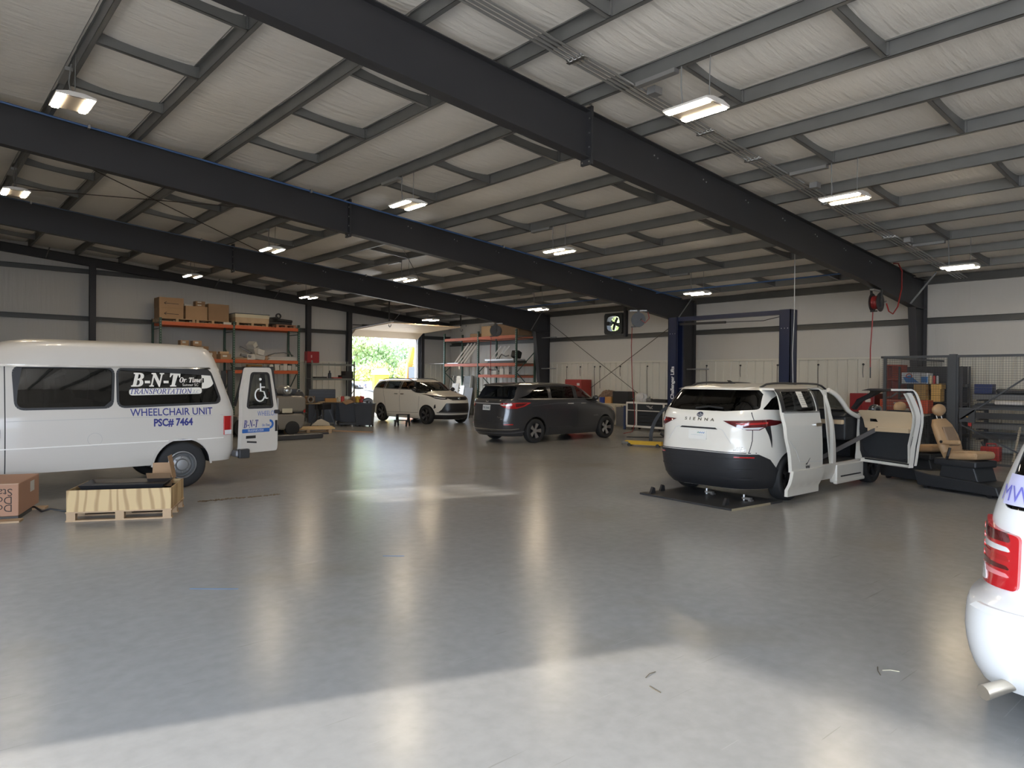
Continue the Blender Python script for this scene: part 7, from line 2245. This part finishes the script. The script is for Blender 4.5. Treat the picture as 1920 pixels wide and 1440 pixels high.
tree('low blue-green tree in the middle of the doorway skyline', 41.5, 69.0, 4.9, 3.4, L3, 3)
tree('round green tree at the right of the doorway skyline', 45.5, 67.0, 5.0, 3.2, L2, 4)
tree('feathery tree rising above the right of the doorway skyline', 43.4, 71.0, 5.9, 2.0, L3, 5)
tree('yellowish bush behind the excavator', 39.5, 60.0, 3.6, 2.2, leaf('tan_green_leaf', (.58, .54, .32)), 6)
for k, (x, y) in enumerate(((28.5, 57.5), (31.8, 55.8), (35.2, 54.0), (38.2, 52.0))):
    tree('bright low hedge shrub in the far doorway, %s from the left' % ORD[k], x, y, 2.6, 2.0, leaf('lime_hedge_leaf', (.58, .62, .22)), 20 + k, False, 'shrub')
tree('tree outside the right wall seen through the exhaust fan', 36.0, 31.5, 9.5, 4.5, L1, 9)
tree('second tree outside the right wall seen through the fan, farther off', 44.0, 39.5, 9.0, 4.0, L2, 10)
struct(MB().box(15, 60, 56, 100, -.02, .0).build('trim_grass', mat('pale_grass', (.30, .36, .12), .9, noise=(.5, .2))))
# portable toilet
t = thing('portable_toilet', 'yellow portable toilet with white roof across the yard', 'toilet', (27.3, 46.6, -.02), R(-20))
PY_ = mat('toilet_yellow', (.80, .50, .02), .5)
mb = MB().box(-.55, .55, -.55, .55, 0, 2.05)
mb.build('cabin', PY_, t, bevel=.05)
MB().box(-.45, .42, -.575, -.55, .15, 1.95).build('door', mat('toilet_yellow_door', (.85, .56, .03), .5), t)
MB().box(-.2, .2, -.585, -.575, 1.35, 1.68).build('door_sign', mat('sign_white', (.75, .75, .75), .5), t)
for s in (-1, 1): MB().box(s * .48 - .05, s * .48 + .05, -.59, -.56, .1, 2.0).build('corner_rib', PY_, t)
MB().add([(-.62, -.62, 2.05), (.62, -.62, 2.05), (.62, .62, 2.05), (-.62, .62, 2.05), (-.38, -.38, 2.5), (.38, -.38, 2.5), (.38, .38, 2.5), (-.38, .38, 2.5)], [(3, 2, 1, 0), (0, 1, 5, 4), (1, 2, 6, 5), (2, 3, 7, 6), (3, 0, 4, 7), (4, 5, 6, 7)]).build('roof', mat('roof_white', (.8, .8, .8), .4), t)
# excavator arm and body
t = thing('excavator', 'orange excavator with raised arm at the right of the far doorway', 'excavator', (27.6, 42.3, -.02), R(10))
EO = mat('excavator_orange', (.66, .20, .02), .45)
MB().prism([(-.7, .9), (.9, .9), (.9, 1.7), (-.2, 1.8), (-.7, 1.6)], 1, -.6, .6).build('upper_body', EO, t, bevel=.05)
MB().box(-.6, .3, -.55, .1, 1.7, 2.6).build('cab', mat('cab_dark', (.05, .06, .07), .2), t, bevel=.05)
for s in (-1, 1): MB().prism([(-1.0, .0), (1.0, .0), (1.2, .3), (1.0, .6), (-1.0, .6), (-1.2, .3)], 1, s * .65 - .18, s * .65 + .18).build('track', BLK, t)
MB().beam((-.5, .3, 1.4), (-.35, .3, 2.9), .28, .35, (1, 0, 0)).beam((-.35, .3, 2.8), (.05, .3, 4.0), .24, .30, (1, 0, 0)).build('boom', EO, t, bevel=.03)
MB().beam((.05, .3, 3.9), (-.25, .3, 2.0), .15, .18, (1, 0, 0)).build('dipper_arm', EO, t)
MB().cyl((-.62, .3, 1.6), (-.55, .3, 2.9), .05, n=8).build('hydraulic_ram', mat('ram_grey', (.35, .37, .42), .3, .8), t)
MB().prism([(-.45, 1.7), (-.05, 1.8), (-.1, 2.1), (-.35, 2.1)], 1, 0, .6).build('bucket', mat('bucket_grey', (.25, .24, .22), .5), t)
# orange site barrels and fence behind the car
for k, (x, y) in enumerate(((17.0, 37.5), (19.4, 40.5), (20.2, 44.0))):
    o = MB().lathe([(.001, 0), (.28, 0), (.26, .3), (.24, .6), (.20, .95), (.001, .97)], n=18).build('safety_barrel', mat('barrel_orange', (.75, .22, .05), .5), loc=(x, y, -.02))
    tag(o, 'orange site barrel outside the far door, %s from the left' % ORD[k], 'barrel')
t = thing('site_fence', 'pale site fence and bank across the yard below the trees', 'fence', (30, 52, -.02), R(-24))
MB().box(-12, 12, -.05, .05, 0, 1.5).build('fence_board', mat('pale_fence', (.50, .48, .40), .8, noise=(1.5, .1)), t)
for k in range(9): MB().box(-12 + 3 * k - .06, -12 + 3 * k + .06, -.1, .1, 0, 1.65).build('post', mat('fence_post', (.35, .32, .28), .8), t)
# person leaning over the car door
t = thing('person', 'person in a dark t-shirt and pale cap bending by the white car outside', 'person', (20.9, 37.4, -.02), R(200))
SK = mat('skin', (.55, .30, .21), .5)
SH = mat('dark_tshirt', (.10, .10, .14), .8)
JE = mat('blue_jeans', (.14, .19, .30), .8)
def skinned(name, pts, edges, radii, m, parent, root=0, lv=2):
    me = bpy.data.meshes.new(name)
    me.from_pydata([Vector(p) for p in pts], edges, [])
    o = link(name, me, m, parent)
    o.modifiers.new('skin', 'SKIN')
    for i, r_ in enumerate(radii):
        me.skin_vertices[0].data[i].radius = r_ if isinstance(r_, tuple) else (r_, r_)
    me.skin_vertices[0].data[root].use_root = True
    s = o.modifiers.new('sub', 'SUBSURF')
    s.levels = s.render_levels = lv
    bpy.context.view_layer.update()
    apply_mods(o)
    o.data.materials.clear()
    o.data.materials.append(m)
    o.data.polygons.foreach_set('use_smooth', [True] * len(o.data.polygons))
    return o
P_ = [(0, 0, .95), (.06, 0, 1.12), (.16, 0, 1.30), (.24, 0, 1.43), (.30, 0, 1.50), (.36, 0, 1.60), (.38, 0, 1.70),
      (.24, .19, 1.42), (.38, .24, 1.18), (.58, .18, 1.06), (.66, .16, 1.03), (.24, -.19, 1.42), (.40, -.24, 1.18), (.60, -.16, 1.08), (.68, -.14, 1.05),
      (0, .10, .90), (.03, .12, .50), (-.04, .12, .08), (.12, .13, .04), (0, -.10, .90), (-.06, -.12, .50), (-.12, -.12, .08), (.04, -.13, .04)]
E_ = [(0, 1), (1, 2), (2, 3), (3, 4), (4, 5), (5, 6), (3, 7), (7, 8), (8, 9), (9, 10), (3, 11), (11, 12), (12, 13), (13, 14), (0, 15), (15, 16), (16, 17), (17, 18), (0, 19), (19, 20), (20, 21), (21, 22)]
R_ = [(.15, .12), (.15, .11), (.16, .12), (.14, .10), .055, .085, .09, .06, .045, .038, .03, .06, .045, .038, .03, .09, .065, .045, .035, .09, .065, .045, .035]
skinned('body', P_, E_, R_, SK, t)
skinned('tshirt', [(0, 0, .93), (.06, 0, 1.12), (.16, 0, 1.30), (.24, 0, 1.43), (.24, .19, 1.42), (.32, .23, 1.27), (.24, -.19, 1.42), (.33, -.23, 1.27)], [(0, 1), (1, 2), (2, 3), (3, 4), (4, 5), (3, 6), (6, 7)], [(.17, .135), (.17, .13), (.18, .135), (.155, .12), .075, .065, .075, .065], SH, t)
skinned('jeans', [(0, 0, .95), (0, .10, .88), (.03, .12, .50), (-.04, .12, .10), (0, -.10, .88), (-.06, -.12, .50), (-.12, -.12, .10)], [(0, 1), (1, 2), (2, 3), (0, 4), (4, 5), (5, 6)], [(.16, .13), .105, .08, .065, .105, .08, .065], JE, t)
MB().lathe([(.105, 0), (.105, .04), (.085, .09), (.04, .115), (.001, .12)], c=(.375, 0, 1.70), n=18).box(.40, .56, -.07, .07, 1.70, 1.715).build('cap', mat('pale_cap', (.65, .55, .48), .8), t, smooth=40)
mb = MB()
for s in (-1, 1):
    mb = MB().ball((.69, s * .15, 1.03), (.05, .04, .022), 10, 6)
    for k in range(4): mb.tube([(.72, s * .15 - .03 + .02 * k, 1.03), (.77, s * .15 - .03 + .02 * k, 1.02), (.79, s * .15 - .03 + .02 * k, .99)], .009, 5)
    mb.tube([(.68, s * .11, 1.03), (.71, s * .085, 1.01)], .011, 5)
    mb.build('hand', SK, t, smooth=60)
mb = MB().ball((.465, 0, 1.655), (.02, .014, .02), 8, 6)
mb.build('nose', SK, t, smooth=60)
for s in (-1, 1): MB().ball((.452, s * .035, 1.685), .010, 8, 6).build('eye', BLK, t)
